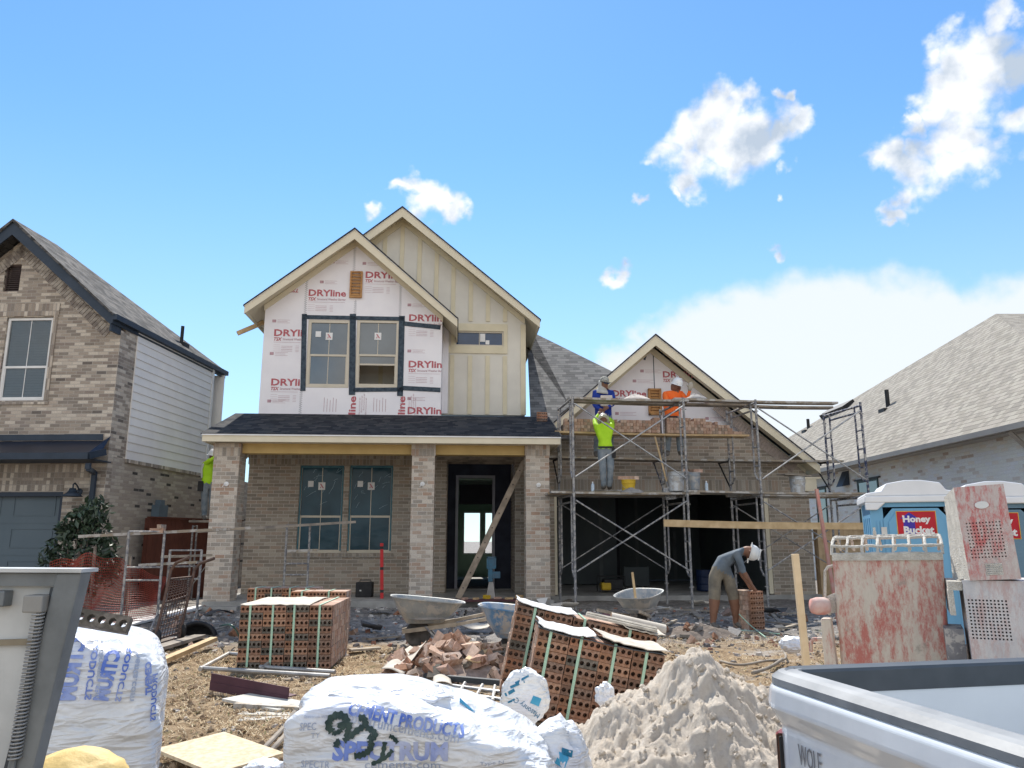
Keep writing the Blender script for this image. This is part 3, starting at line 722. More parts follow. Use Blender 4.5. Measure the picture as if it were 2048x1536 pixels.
# garage interior
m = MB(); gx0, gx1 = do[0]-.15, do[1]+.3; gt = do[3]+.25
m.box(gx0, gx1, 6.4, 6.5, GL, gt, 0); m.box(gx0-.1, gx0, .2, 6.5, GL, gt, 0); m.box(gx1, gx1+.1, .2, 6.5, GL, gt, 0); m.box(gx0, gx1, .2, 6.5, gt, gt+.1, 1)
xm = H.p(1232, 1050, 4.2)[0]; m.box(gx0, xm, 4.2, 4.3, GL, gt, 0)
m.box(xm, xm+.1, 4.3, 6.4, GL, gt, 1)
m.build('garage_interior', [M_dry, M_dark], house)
m = MB()
for x in (gx0+.8, gx0+2.0, xm+1.1, xm+2.3, xm+3.5): m.box(x-.05, x+.05, (4.19 if x < xm else 6.39), (4.2 if x < xm else 6.4)-.001, GL, gt-.01)
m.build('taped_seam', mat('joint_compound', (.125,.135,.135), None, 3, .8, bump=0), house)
m = MB(); w = .1
m.box(do[0]-.0, do[0]+.06, .02, .19, GL, do[3]); m.box(do[1]-.1, do[1]-.001, .02, .19, GL, do[3]-.001); m.box(do[0]+.06, do[1]-.1, .02, .19, do[3]-.06, do[3]-.001)
m.build('garage_door_jamb', M_cream, house)
# --- main roof behind, with a hip towards the garage
S = .8
e0 = H.w(0,0,0)
def rp(px, py):                                        # a point of the roof plane z = 3.95 + S*(Y-17.6)
    r = ray(px, py); k = (3.95 - 17.6*S - EYE)/(r.z - S*r.y); p = r*k + Vector((0,0,EYE)); return p
pa = rp(1063, 686); pb = rp(1222, 756)
d = (pb-pa); hipE = pa + d*((3.95-pa.z)/d.z)
iv = lambda p: H.I @ (Vector(p) - H.o)
ap = pa - d*.35
m = MB(); left = Vector((ap.x-7, ap.y, ap.z)); le = Vector((ap.x-7, 17.6, 3.95)); 
ml = iv((.2, 17.6, 3.95)); 
lx_ = H.w(xb1, 2, 0).x + .16
hq = lambda k: (hipE.x-k, 17.6+k, 3.95+S*k)               # along the hip
m.slab([iv((lx_, 17.6, 3.95)), iv((1.45, 17.6, 3.95)), iv((1.45, 18.75, 3.95+S*1.15)), iv(hq(1.15)), iv(hq(hipE.x-ap.x)), iv((lx_, 17.6+(hipE.x-ap.x), 3.95+S*(hipE.x-ap.x)))], .05)
kk = hipE.x-ap.x
m.slab([iv(hq(1.15)), iv((hipE.x-1.15, 30, 3.95+S*1.15)), iv((ap.x, 30-kk, 3.95+S*kk)), iv(hq(kk))], .05)
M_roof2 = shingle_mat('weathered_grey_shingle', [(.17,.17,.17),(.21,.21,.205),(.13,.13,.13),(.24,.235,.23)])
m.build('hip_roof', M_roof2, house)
m = MB(); m.box(xl+.3, hl-.1, 8, 8.2, GL, 3.9); m.box(hr+.1, xg1, 8, 8.2, GL, 3.9); m.box(xg1-.2, xg1, .2, 8, GL, RG_R[1]-.3); m.build('rear_wall', M_brick, house)
# ---------------------------------------------------------------- finished brick house on the left
NB = Frame(-8.8, 16.3, -3)
nb = empty('brick_house', (-8.8,16.3,0), NB.a, 'finished mottled brick house with navy trim, white siding and grey blue garage door', 'house')
M_navy = mat('navy_trim', (.035,.05,.075), (.025,.038,.058), 3, .5, bump=.03)
LB = [(0.378,0.319,0.263),(0.614,0.532,0.441),(0.295,0.252,0.210),(0.708,0.627,0.525),(0.437,0.370,0.304),(0.319,0.263,0.221),(0.531,0.448,0.373),(0.177,0.151,0.131)]
M_lb = brick_mat('mottled_brick', LB, (.42,.385,.34), w=.225, h=.072, pos=[0,.16,.34,.46,.62,.78,.88,.97])
M_lb2 = brick_mat('spotted_brick', [(.48,.42,.35),(.58,.52,.44),(.42,.365,.31),(.07,.065,.06),(.54,.48,.41)], (.38,.34,.30), w=.225, h=.072, pos=[0,.25,.5,.9,.95])
M_lbs = brick_mat('mottled_soldier_brick', LB[:6], (.33,.30,.27), soldier=True)
M_siding = mat('white_lap_siding', (.82,.80,.77), (.76,.74,.72), 2, .6, bump=.03)
M_door = mat('blue_grey_door', (.115,.15,.175), (.10,.135,.16), 1, .5, bump=0)
cx = NB.p(207, 1000, 0)[0]                             # corner
zc = 6.35
RN_P = NB.p(28, 440, -.4); RN_R = NB.p(224, 628, -.4); RN_L = (2*RN_P[0]-RN_R[0], RN_R[1])
xw0 = cx - 2*(cx-RN_P[0]) 
g0 = NB.p(125, 1000, 0)[0]; gzt = NB.p(60, 984, 0)[1]; gx0 = g0-4.9
w0 = (NB.p(3,720,0)[0], NB.p(97,720,0)[0], NB.p(50,801,0)[1], NB.p(60,634,0)[1])
v0 = (NB.p(8,560,0)[0], NB.p(40,560,0)[0], NB.p(20,583,0)[1], NB.p(20,529,0)[1])
w1 = (w0[0]-1.5, w0[0]-.35, w0[2], w0[3])
zt = lambda x, d: zline(RN_P, RN_R if x > RN_P[0] else RN_L, x)-d
nL = 9.5
m = MB()
xwl = gx0-.8
m.wall([(xwl,0),(gx0,0),(gx0,gzt),(g0,gzt),(g0,0),(cx,0),(cx,zt(cx,.25)),(RN_P[0],RN_P[1]-.28),(xwl,zt(xwl,.25))], [rc(*w0), rc(*v0), rc(*w1)], 0, .2, 0)
# window surround: header of upright bricks, sill, side strips, rake course
m.box(w1[0]-.1, w0[1]+.12, -.02, -.001, w0[3]+.02, w0[3]+.30, 1); m.box(w0[0]-.1, w0[1]+.12, -.025, -.001, w0[2]-.09, w0[2]-.005, 1)
for x in (w0[1]+.01,): m.box(x, x+.09, -.02, -.001, w0[2], w0[3]+.02, 1)
m.build('brick_wall', [M_lb, M_lbs], nb)
R = random.Random(5); ss = MB()
for Q, sg in ((RN_R, 1), (RN_L, -1)):
    dd = Vector((Q[0]-RN_P[0], 0, Q[1]-RN_P[1])).normalized(); nn = Vector((dd.z*sg, 0, -dd.x*sg)); 
    if nn.z > 0: nn = -nn
    for i in range(int(5.2/.085)):
        a = Vector((RN_P[0], 0, RN_P[1]-.32)) + dd*(i*.085+.06)
        if Q is RN_R and a.x > cx-.2: break
        X = Matrix(((dd.x*sg,0,nn.x,a.x),(0,1,0,-.016),(dd.z*sg,0,nn.z,a.z),(0,0,0,1)))
        ss.box(.004, .078, 0, .014, .06, .3, X=X)
ss.build('rake_brick_course', mat('rake_brick', (.44,.40,.35), (.22,.19,.17), 5, .9, bump=.4, lo=.42, hi=.58), nb)
zsd = NB.q(243, 915, cx)[1]; ys = NB.q(262, 800, cx)[0]
ye = NB.q(415, 850, cx)[0]
zsd = NB.q(246, 917, cx)[1]
m = MB(); m.box(cx-.2, cx, .2, ys, zsd, zc, 0); m.box(cx-.2, cx, .2, ye+6, -.1, zsd, 1)
m.build('side_brick_wall', [M_lb, M_lb2], nb)
m = MB(); n = int((zc-zsd)/.19)
for i in range(n+1):
    z = zsd + i*.19; z2 = min(z+.188, zc)
    m.add([(cx-.0,ys,z),(cx+.0,ye,z),(cx,ye,z2),(cx,ys,z2),(cx+.03,ys,z),(cx+.03,ye,z),(cx+.012,ye,z2),(cx+.012,ys,z2)], [(4,5,6,7),(0,4,7,3),(1,2,6,5),(0,1,5,4)])
m.build('lap_siding', M_siding, nb)
m = MB(); m.box(cx, cx+.045, ye, ye+.1, zsd-.02, zc); m.box(cx-.2, cx-.001, ys, ye+.1, zsd, zc); m.build('corner_trim', M_white, nb)
m = MB(); m.box(cx+.002, cx+.05, ys-.02, ye+.1, zsd-.08, zsd-.002); m.build('ledge', M_lbs, nb)
# roof
m = MB(); yf = -.4; yb = NB.q(447, 775, RN_R[0])[0]
def ext2(P, Q, e): d = Vector((Q[0]-P[0], Q[1]-P[1])).normalized(); return (Q[0]+d.x*e, Q[1]+d.y*e)
r2 = ext2(RN_P, RN_R, .05); l2 = ext2(RN_P, RN_L, .05)
m.wall([l2, (RN_P[0],RN_P[1]-.05), r2, (r2[0],r2[1]+.05), (RN_P[0],RN_P[1]+.02), (l2[0],l2[1]+.05)], [], yf-.04, yf+.4)
yr_ = 1.1; PR_ = (RN_P[0], yr_, RN_P[1]+.02); PF_ = (RN_P[0], yf+.4, RN_P[1]+.02)
m.slab([(r2[0],yf+.4,r2[1]+.05), PF_, PR_, (r2[0],yb,r2[1]+.05)], .06); m.slab([(l2[0],yf+.4,l2[1]+.05), PF_, PR_, (l2[0],yb,l2[1]+.05)], .06); m.slab([(r2[0],yb,r2[1]+.05), PR_, (l2[0],yb,l2[1]+.05)], .06)
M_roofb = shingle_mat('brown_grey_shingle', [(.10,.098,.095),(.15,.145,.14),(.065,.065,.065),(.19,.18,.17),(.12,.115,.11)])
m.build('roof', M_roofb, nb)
m = MB(); m.wall([(RN_L[0],RN_L[1]-.24), (RN_P[0],RN_P[1]-.34), (RN_R[0],RN_R[1]-.24), (RN_R[0],RN_R[1]), (RN_P[0],RN_P[1]-.052), (RN_L[0],RN_L[1])], [], yf, yf+.03)
m.box(cx-.05, RN_R[0], yf+.031, yf+.4, RN_R[1]-.36, RN_R[1]-.20)
m.build('rake_board', M_navy, nb)
m = MB(); m.box(RN_R[0]-.0, RN_R[0]+.03, yf, yb, RN_R[1]-.2, RN_R[1]+.01); m.box(cx+.0, RN_R[0]-.001, yf+.4, yb-.02, RN_R[1]-.2, RN_R[1]-.16)
m.box(RN_R[0]+.031, RN_R[0]+.12, yf, yb, RN_R[1]-.12, RN_R[1]-.0)
m.build('gutter', M_navy, nb)
m = MB(); m.box(cx-.2, cx+.1, yb-.25, yb-.2, zsd, RN_R[1]-.16); m.box(xwl, cx-.2, yb-.3, yb-.2, 0, zc); m.build('rear_wall', M_siding, nb)
y1, z1 = NB.q(361, 706, cx-.35); m = MB(); zz = zline(RN_P, RN_R, cx-.35); m.tube([(cx-.35,y1,zz-.05),(cx-.35,y1,zz+.5)], .045, 8); m.box(cx-.5, cx-.2, y1-.15, y1+.15, zz-.1, zz+.03)
m.build('vent_pipe', M_black, nb)
# windows, vent
def blind_window(F_, w, y, par, slats=True):
    f = muntin_window(w[0]+.01, w[1]-.01, w[2]+.01, w[3]-.01, y, frame=M_white, glass=M_gblind, fw=.055, mid=.4, stick=False, parent=par)
    m = MB(); z = w[2]+.1
    while z < w[3]-.08:
        m.add([(w[0]+.07,y+.075,z),(w[1]-.07,y+.075,z),(w[1]-.07,y+.05,z+.05),(w[0]+.07,y+.05,z+.05)], [(0,1,2,3)]); z += .06
    m.build('blind', mat('pale_blind', (.55,.56,.56), None, 3, .7, bump=0), f)
M_gblind2 = NT('clear_dark_glass'); M_gblind2.set(.03, 0, .6); M_gblind2.col((.35,.42,.46)); M_gblind2.b.inputs['Transmission Weight'].default_value = .85; M_gblind2.b.inputs['IOR'].default_value = 1.5
M_gblind = M_gblind2.m
blind_window(NB, w0, .04, nb); blind_window(NB, w1, .04, nb)
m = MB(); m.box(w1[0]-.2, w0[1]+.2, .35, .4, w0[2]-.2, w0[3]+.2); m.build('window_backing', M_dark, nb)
a,b,c,d = v0; m = MB(); m.box(a,b,.05,.1,c,c+.03); m.box(a,b,.05,.1,d-.03,d); m.box(a,a+.03,.05,.1,c,d); m.box(b-.03,b,.05,.1,c,d)
n = 12
for i in range(n):
    z = c+.03+i*(d-c-.06)/n; m.add([(a+.03,.06,z),(b-.03,.06,z),(b-.03,.1,z+.05),(a+.03,.1,z+.05)], [(0,1,2,3)])
m.build('gable_vent', mat('brown_vent', (.10,.075,.07), None, 5, .7), nb)
# awning roof over the garage
ax1, az1 = NB.p(200, 905, -.85); _, az0 = NB.p(100, 919, -.85); _, at1 = NB.p(100, 882, 0)
at1 = max(at1, az1+.25)
m = MB(); axx = NB.p(178,905,-.85)[0]; xe = cx-.02
m.slab([(xwl-.5,-.9,az1), (axx+.02,-.9,az1), (axx-.25,0,at1), (xwl-.5,0,at1)], .03)
xs_ = -4.9
m.slab([(axx+.02,-.9,az1), (xe+.2,-.5,az1+.12), (cx+.02,0,at1+.1), (axx-.25,0,at1)], .03)
m.build('awning_roof', mat('navy_metal_roof', (.02,.03,.055), (.012,.018,.035), 2, .35, .3, bump=.02), nb)
m = MB(); m.box(xwl-.5, axx+.03, -.93, -.85, az0, az1-.002); m.box(xwl-.5, axx-.25, -.02, .0-.003, at1+.01, at1+.14); m.bar((axx+.02,-.9,(az0+az1)/2), (xe+.25,-.5,(az0+az1)/2+.12), .06, az1-az0)
m.box(xwl-.5, axx, -.85, -.03, az0+.005, az0+.03)
m.build('awning_gutter', M_navy, nb)
# header soldier, garage door
m = MB(); m.box(gx0-.3, cx-.36, -.014, -.001, gzt+.3, gzt+.58); m.box(gx0, g0, .02, .1, gzt, gzt+.28)
m.box(gx0, g0, -.012, -.001, gzt+.02, gzt+.24)
m.build('header_course', M_lbs, nb)
m = MB(); m.box(gx0, g0, .15, .2, 0, gzt)
for i in range(4):
    z = .05+i*(gzt/4); pz = gzt/4
    m.box(gx0, g0, .142, .1499, z+pz-.04, z+pz-.028)
    for k in range(4):
        x = g0-.15-k*1.2; m.box(x-1.0, x-.08, .138, .149, z+.12, z+.14); m.box(x-1.0, x-.08, .138, .149, z+pz-.16, z+pz-.14); m.box(x-1.0, x-.98, .138, .149, z+.14, z+pz-.16); m.box(x-.1, x-.08, .138, .149, z+.14, z+pz-.16)
m.build('garage_door', M_door, nb)
m = MB(); m.box(gx0, g0, .0, .1, gzt-.09, gzt-.001); m.box(g0-.06, g0-.001, .01, .1, 0, gzt-.1); m.build('door_trim', M_navy, nb)
# downspout
m = MB(); x, z = NB.p(176, 926, -.75); p = [NB.p(176,926,-.8), NB.p(188,945,-.1), NB.p(180,1005,-.08)]
m.bar((p[0][0],-.78,p[0][1]), (p[0][0],-.78,p[0][1]-.12), .09, .07, up=(0,1,0)); m.bar((p[0][0],-.78,p[0][1]-.11), (p[1][0],-.09,p[1][1]), .09, .07, up=(1,0,0)); m.bar((p[1][0],-.08,p[1][1]+.02), (p[1][0],-.08,.2), .09, .07, up=(0,1,0))
m.build('downspout', M_navy, nb)
# barn lamp, meter box
x, z = NB.p(144, 992, -.25); L_ = empty('wall_lamp', (x,-.25,z)); L_.parent = nb
m = MB(); m.lathe([(.06,.16),(.075,.12),(.09,.08),(.2,.0),(.195,-.01),(.19,-.005),(.05,.12)], n=20); m.build('lamp_shade', M_navy, L_, smooth=True)
m = MB(); m.tube([(0,0,.15),(0,0,.24),(.0,.05,.27),(0,.14,.22),(.0,.24,.12)], .015, 8); m.lathe([(.001,0),(.07,0),(.07,.02),(.001,.02)], n=14, X=T(.0,.245,.1, rx=pi/2)); m.build('gooseneck', M_navy, L_)
y0, z0 = NB.q(318, 1036, cx+.1); m = MB(); m.box(cx+.002, cx+.2, y0-.2, y0+.2, z0-.05, z0+.3); m.box(cx+.02, cx+.2, y0-.22, y0-.201, z0, z0+.25); m.tube([(cx+.08,y0,z0-.05),(cx+.08,y0,z0-1)], .02, 6); m.box(cx+.03, cx+.16, y0-.1, y0+.1, z0+.3, z0+.42)
m.build('meter_box', mat('blue_grey_box', (.13,.18,.22), None, 3, .5), nb)

# ---------------------------------------------------------------- painted brick house on the right
rb = empty('white_brick_house', (10.7,15.5,0), 0, 'single storey white painted brick house with a large pale grey shingle roof', 'house')
W3 = lambda x, y, z: (x-10.7, y-15.5, z)
RW = [(0.800,0.800,0.741),(0.800,0.800,0.800),(0.800,0.747,0.667),(0.800,0.800,0.766),(0.686,0.623,0.556),(0.565,0.458,0.383)]
M_wb = brick_mat('painted_white_brick', RW, (.62,.60,.58), pos=[0,.3,.5,.65,.88,.97])
M_pale = shingle_mat('pale_grey_shingle', [(.36,.33,.28),(.41,.375,.325),(.32,.295,.255),(.44,.41,.35)], h=.17)
M_trimg = mat('taupe_trim', (.30,.275,.25), (.26,.24,.22), 2, .5, bump=0)
ez = 4.0
m = MB(); m.box(0, .25, 0, 32, -.1, ez-.12); m.box(0, 8, -.001, .25, -.1, ez-.12) 
m.box(.55, 8, -2.5, -.01, -.1, ez-.12)
m.build('painted_brick_wall', M_wb, rb)
m = MB()
A1 = W3(10.3,13.2,ez); Bf = W3(10.3,47,ez); Cp = W3(15.7,24,ez+4.86)
m.slab([A1, Cp, Bf], .06); m.slab([A1, W3(30,13.2,ez), W3(30,24,ez+4.86), Cp], .06); m.slab([Bf, Cp, W3(30,24,ez+4.86), W3(30,47,ez)], .06)
m.build('shingle_roof', M_pale, rb)
m = MB(); m.box(-.42, -.36, -2.3, 31.5, ez-.17, ez-.03); m.box(-.54, -.421, -2.3, 31.5, ez-.14, ez-.02); m.box(-.36, .0, -2.3, 31.5, ez-.15, ez-.12)
m.build('gutter', M_trimg, rb)
m = MB(); m.tube([(-.45,.25,ez-.14),(-.06,.3,ez-.5),(-.06,.3,.1)], .055, 6); m.build('downspout', M_trimg, rb)
def on_wall(px, py):
    r = ray(px, py); t = 10.7/r.x; return (r.y*t-15.5, EYE+r.z*t)
M_shut = mat('green_grey_shutter', (.035,.06,.055), (.025,.045,.04), 2, .6, bump=0)
for (pl, pr, pt, pb) in ((1715,1757,963,1000),(1632,1652,978,1060)):
    y1, z1 = on_wall(pl, pt); y0, _ = on_wall(pr, pt)
    zt_ = z1; zb_ = zt_-1.5
    m = MB(); m.box(-.03, -.001, y0, y1, zt_-.06, zt_); m.box(-.03, -.001, y0, y1, zb_, zb_+.06); m.box(-.03, -.001, y0, y0+.06, zb_+.06, zt_-.06); m.box(-.03, -.001, y1-.06, y1, zb_+.06, zt_-.06)
    f = m.build('window', M_shut, rb); m = MB(); m.box(-.012, -.001, y0+.06, y1-.06, zb_+.06, zt_-.06); m.build('pane', M_glass, f)
    m = MB(); m.box(-.05, -.001, y0-.15, y1+.15, zt_+.005, zt_+.05); m.build('lintel', M_black, rb)
y0, z0 = on_wall(1692, 958); m = MB(); m.add([(0,y0-.25,z0+.25),(0,y0+.25,z0+.25),(0,y0+.25,z0-.2),(0,y0-.25,z0-.2),(-.25,y0-.22,z0-.25),(-.25,y0+.22,z0-.25)], [(0,1,5,4),(0,4,3),(1,2,5),(2,3,4,5)])
m.build('vent_hood', M_navy, rb)
for px, py, r, h in ((1776,812,.07,.55),(1617,856,.07,.4),(1830,737,.10,.3)):
    # on the roof plane x: z = ez+.9*(x-10.3)
    rr = ray(px, py); k = (ez-.9*10.3-EYE)/(rr.z-.9*rr.x) ; p = rr*k; p.z += EYE
    if k < 0 or p.y > 46: continue
    if px == 1830: p = Vector((15.4, 25.6, 8.2))
    m = MB(); m.tube([W3(p.x,p.y,p.z-.1), W3(p.x,p.y,p.z+h)], r, 8); m.box(p.x-10.7-.25, p.x-10.7+.2, p.y-15.5-.2, p.y-15.5+.2, p.z-.25, p.z-.1); m.build('vent_pipe', M_black, rb)
rr = ray(1668, 828); k = (ez-.9*10.3-EYE)/(rr.z-.9*rr.x); p = rr*k; p.z += EYE
m = MB(); m.slab([W3(p.x-.15,p.y-1.2,p.z+.12), W3(p.x+.3,p.y-1.2,p.z+.42), W3(p.x+.3,p.y+1.2,p.z+.42), W3(p.x-.15,p.y+1.2,p.z+.12)], .25); m.build('box_vent', M_black, rb)

# ---------------------------------------------------------------- fences
def board_fence(name, p0, p1, z0, z1, mt, label, w=.14, rails=True, front=1):
    p0 = Vector(p0); p1 = Vector(p1); d = p1-p0; L_ = d.length; a = math.atan2(d.y, d.x)
    e = empty(name, (p0.x, p0.y, z0), a, label, 'fence')
    m = MB(); x = 0; R = random.Random(8)
    while x < L_-w*.5:
        m.box(x+.003, x+w-.003, -.01+R.uniform(-.003,.003), .01, 0, z1-z0+R.uniform(-.01,.01)); x += w
    m.build('board', mt, e)
    for zz in (.3, (z1-z0)/2, z1-z0-.25):
        r_ = MB(); r_.box(0, L_, -.05*front-.02, -.05*front+.02, zz-.045, zz+.045); r_.build('rail', mt, e)
    c = MB(); c.box(0, L_, -.07, .07, z1-z0, z1-z0+.03); c.build('top_cap', mt, e)
    for k in range(int(L_/2.4)+1):
        c = MB(); c.box(k*2.4, k*2.4+.09, -.05*front-.12 if front > 0 else .02, -.05*front-.02 if front > 0 else .12, 0, z1-z0); c.build('post', mt, e)
    return e
a = at(297, 1060, 17.6); b = at(416, 1060, 20.6)
board_fence('red_cedar_fence', (a.x,17.6,0), (b.x+.8,20.8,0), .1, 2.15, mat('red_stained_cedar', (.13,.045,.03), (.09,.032,.022), 3, .7, bump=.2), 'red brown stained board fence beside the mottled brick house', front=-1)
a = at(1622, 1060, 19.5)
board_fence('pine_fence', (a.x+.05,19.5,0), (10.6,20.2,0), .1, 1.95, mat('raw_pine_board', (.55,.42,.27), (.42,.31,.19), 4, .8, bump=.3), 'raw pine board fence between the garage and the white brick house')
# ---------------------------------------------------------------- trees
def leaf_mesh(n, shape, size, seed, mtrl, name, parent, dark=None):
    R = random.Random(seed); m = MB()
    while n > 0:
        c = shape(R)
        if c is None: continue
        n -= 1
        d = Vector((R.gauss(0,1), R.gauss(0,1), R.gauss(0,.7)+.3)).normalized(); u = d.orthogonal().normalized(); u.rotate(Matrix.Rotation(R.uniform(0,6.3), 3, d)); w = d.cross(u)
        s = size*R.uniform(.6,1.3)
        m.add([c - u*s*.5, c + w*s*.2 + d*s*.06, c + u*s*.5, c - w*s*.2 + d*s*.06], [(0,1,2,3)])
    return m.build(name, mtrl, parent)
def leaf_mat(name, c1, c2):
    t = NT(name); t.set(.4, 0, .5); g = t.n('ShaderNodeNewGeometry')
    t.col(t.ramp(g.outputs['Random Per Island'], [(0, c2), (1, c1)])); return t.m
tp = at(150, 1120, 15.0)
tr_ = empty('magnolia_tree', (tp.x,15.0,.2), 0, 'small dark glossy leaved tree in front of the mottled brick house corner', 'tree')
blobs = [((.0,.0,.75),.42),((-.25,0,.55),.34),((.32,.05,.62),.36),((.08,0,1.15),.34),((.02,-.05,1.55),.24),((.22,0,1.72),.24),((-.3,.05,.95),.24),((.42,0,1.05),.2),((-.42,0,.3),.22),((.5,0,.72),.2),((.18,0,1.42),.26),((-.15,.0,1.35),.18)]
blobs = [((x*1.35,y*1.2,z*1.05+.2),r*1.25) for (x,y,z),r in blobs]
def shp(R):
    c, r = R.choice(blobs); d = Vector((R.gauss(0,1),R.gauss(0,1),R.gauss(0,1))).normalized()*r*(R.random()**.4)
    return Vector(c)+d
leaf_mesh(1900, shp, .155, 2, leaf_mat('magnolia_leaf', (.05,.085,.045), (.012,.022,.012)), 'crown', tr_)
m = MB(); R = random.Random(2); m.tube([(0,0,-.3),(.02,0,.4),(.05,.02,1.0),(.12,0,2.0)], [.045,.04,.03,.01], 7)
for c, r in blobs: m.tube([(.03,.01,.4+R.random()*.5), tuple(Vector(c)*.6), c], [.02,.014,.006], 5)
m.build('trunk', mat('grey_bark', (.22,.18,.15), None, 9, .9, bump=.5), tr_)
# ---------------------------------------------------------------- scaffold
S0 = at(1148, 1000, 15.6)
SF = Frame(S0.x, 15.6, 8)
def crusted(name, c, c2, sc=14):
    t = NT(name); t.set(.6, .3, .4); f = t.noise(sc, 6, .7)
    t.col(t.mix(t.ramp(f, [(.48, (0,0,0)), (.56, (1,1,1))]), t.ramp(t.noise(5,3), [(.4,c),(.6,c2)]), (.42,.40,.37))); t.bump(f, .8, .01); return t.m
M_pipe = crusted('mortar_crusted_pipe', (.16,.16,.17), (.26,.26,.27))
M_pipeb = crusted('blue_black_pipe', (.03,.04,.09), (.08,.09,.14))
M_gal = mat('galvanised_brace', (.46,.46,.45), (.28,.28,.28), 9, .45, .6, bump=.2)
scaf = empty('scaffold', (S0.x,15.6,0), SF.a, 'two level tubular steel scaffold with cross braces in front of the open garage', 'scaffold')
WD = 1.5
def sx(px, py=900): return SF.p(px, py, 0)[0]
fx = [0, sx(1371), sx(1517), sx(1729)]
Z0, Z1, Z2 = .3, 2.56, 4.53
def frame(x, z0, z1, mt, feet=False, stub=.07):
    m = MB(); r = .026
    for y, yi in ((0, .24), (WD, WD-.24)):
        m.tube([(x,y,z0),(x,y,z1+stub)], r, 8)
        zb_ = z0 + (.65 if feet else .3)
        m.tube([(x,yi,z1-.02),(x,yi,zb_+.15),(x,(y+yi)/2,zb_+.02),(x,y,zb_)], r*.8, 7)
        for k in range(4):
            zz = zb_ + .3 + k*.4
            if zz < z1-.15: m.tube([(x,y,zz),(x,yi,zz)], r*.6, 6)
        if feet: m.box(x-.08, x+.08, y-.08, y+.08, z0-.09, z0-.075); m.tube([(x,y,z0-.08),(x,y,z0)], .016, 6)
        for zz in (z0+.45, z1-.18): m.tube([(x-.05,y,zz),(x+.05,y,zz)], .011, 6)
    m.tube([(x,0,z1),(x,WD,z1)], r, 8); m.tube([(x,.24,z1-.14),(x,WD-.24,z1-.14)], r*.8, 7)
    return m.build('frame', mt, scaf, smooth=False)
for i, x in enumerate(fx):
    base = .28
    frame(x, base, Z1, M_pipe, feet=True); frame(x, Z1+.03, Z2, M_pipeb if i == 3 else M_pipe)
def brace(x0, x1, y, za, zb_, mt=M_gal):
    for a, b in ((za, zb_), (zb_, za)):
        m = MB(); m.tube([(x0+.03,y,a),(x1-.03,y,b)], .0165 if y < .7 else .014, 7); m.build('cross_brace', mt, scaf)
for i in (0, 2):
    for y in (-.03, WD+.03):
        brace(fx[i], fx[i+1], y + (.01 if i else 0), Z0+.75, Z1-.12, M_pipe)
    brace(fx[i], fx[i+1], -.03, Z1+.35, Z2-.12)
for i, x in enumerate(fx):                              # side brackets at the wall side
    m = MB(); z = 3.44
    m.bar((x,WD,z),(x,WD+.62,z), .035, .035); m.bar((x,WD+.6,z),(x,WD+.02,z-.62), .025, .025, up=(1,0,0)); m.bar((x,WD,z-.68),(x,WD,z+.03), .04, .04, up=(1,0,0))
    m.build('bracket', M_black if i != 1 else M_pipeb, scaf)
def plank(x0, x1, y0, z, w=.24, t=.042, dz=0, mt=M_wood2, label='', group=None, dy=0, name='scaffold_plank'):
    """a plank along the scaffold, in scaffold coordinates"""
    a = SF.w(x0, y0, z); b = SF.w(x1, y0+dy, z+dz); d = b-a; L_ = d.length
    m = MB(); R = random.Random(int(x0*100+y0*37+z*11)); n = 10; prev = 0
    sag = lambda s: -.018*sin(pi*s)
    vs = []; fs = []
    for i in range(n+1):
        s = i/n; e = R.uniform(-.003,.003)
        for yy, zz in ((-w/2,-t/2),(w/2,-t/2),(w/2,t/2),(-w/2,t/2)): vs.append((s*L_, yy+e, zz+sag(s)))
    for i in range(n):
        for k in range(4): q = i*4; fs.append((q+k, q+(k+1)%4, q+4+(k+1)%4, q+4+k))
    fs = [tuple(reversed(f)) for f in fs] + [(0,1,2,3),(n*4+3,n*4+2,n*4+1,n*4)]
    m.add(vs, fs); o = m.build(name, mt)
    X = Matrix((d.normalized(), Vector((0,0,1)).cross(d.normalized()).normalized(), (0,0,1))).transposed()
    o.location = a; X[0][2] = 0
    o.rotation_euler = (0, -math.atan2(d.z, Vector((d.x,d.y)).length), math.atan2(d.y, d.x))
    return tag(o, label, 'plank', group)
M_plk = crusted('crusted_plank', (.30,.25,.19), (.20,.17,.14), 5)
g = 'planks laid across the scaffold'
xr_ = fx[3]
plank(-.45, fx[1]+.3, .2, Z1+.05, mt=M_plk, label='crusted grey plank at the front left of the lower scaffold deck', group=g)
plank(-.42, fx[1]+.25, .46, Z1+.052, mt=M_wood, label='paler plank second from the front on the left half of the lower deck', group=g)
plank(-.4, fx[1]+.2, .72, Z1+.05, mt=M_plk, label='third plank from the front on the left half of the lower deck', group=g)
plank(-.4, fx[1]+.2, .98, Z1+.05, mt=M_plk, label='fourth plank from the front on the left half of the lower deck', group=g)
plank(-.4, fx[1]+.2, 1.24, Z1+.05, mt=M_plk, label='rearmost plank of the lower deck by the garage brickwork', group=g)
plank(fx[1]-.05, fx[3]+.05, .2, Z1+.096, dz=-.02, mt=M_plk, label='long grey plank running out to the right end of the lower deck', group=g)
plank(fx[1]-.1, fx[2]+.3, .48, Z1+.096, mt=M_wood2, label='short plank behind the front one in the middle of the lower deck', group=g)
plank(fx[2]-.4, fx[3]+.2, .74, Z1+.07, mt=M_plk, label='plank under the white bucket at the right of the lower deck', group=g)
plank(fx[2]-.3, fx[3]+.3, 1.0, Z1+.05, mt=M_plk, label='rear plank at the right end of the lower deck', group=g)
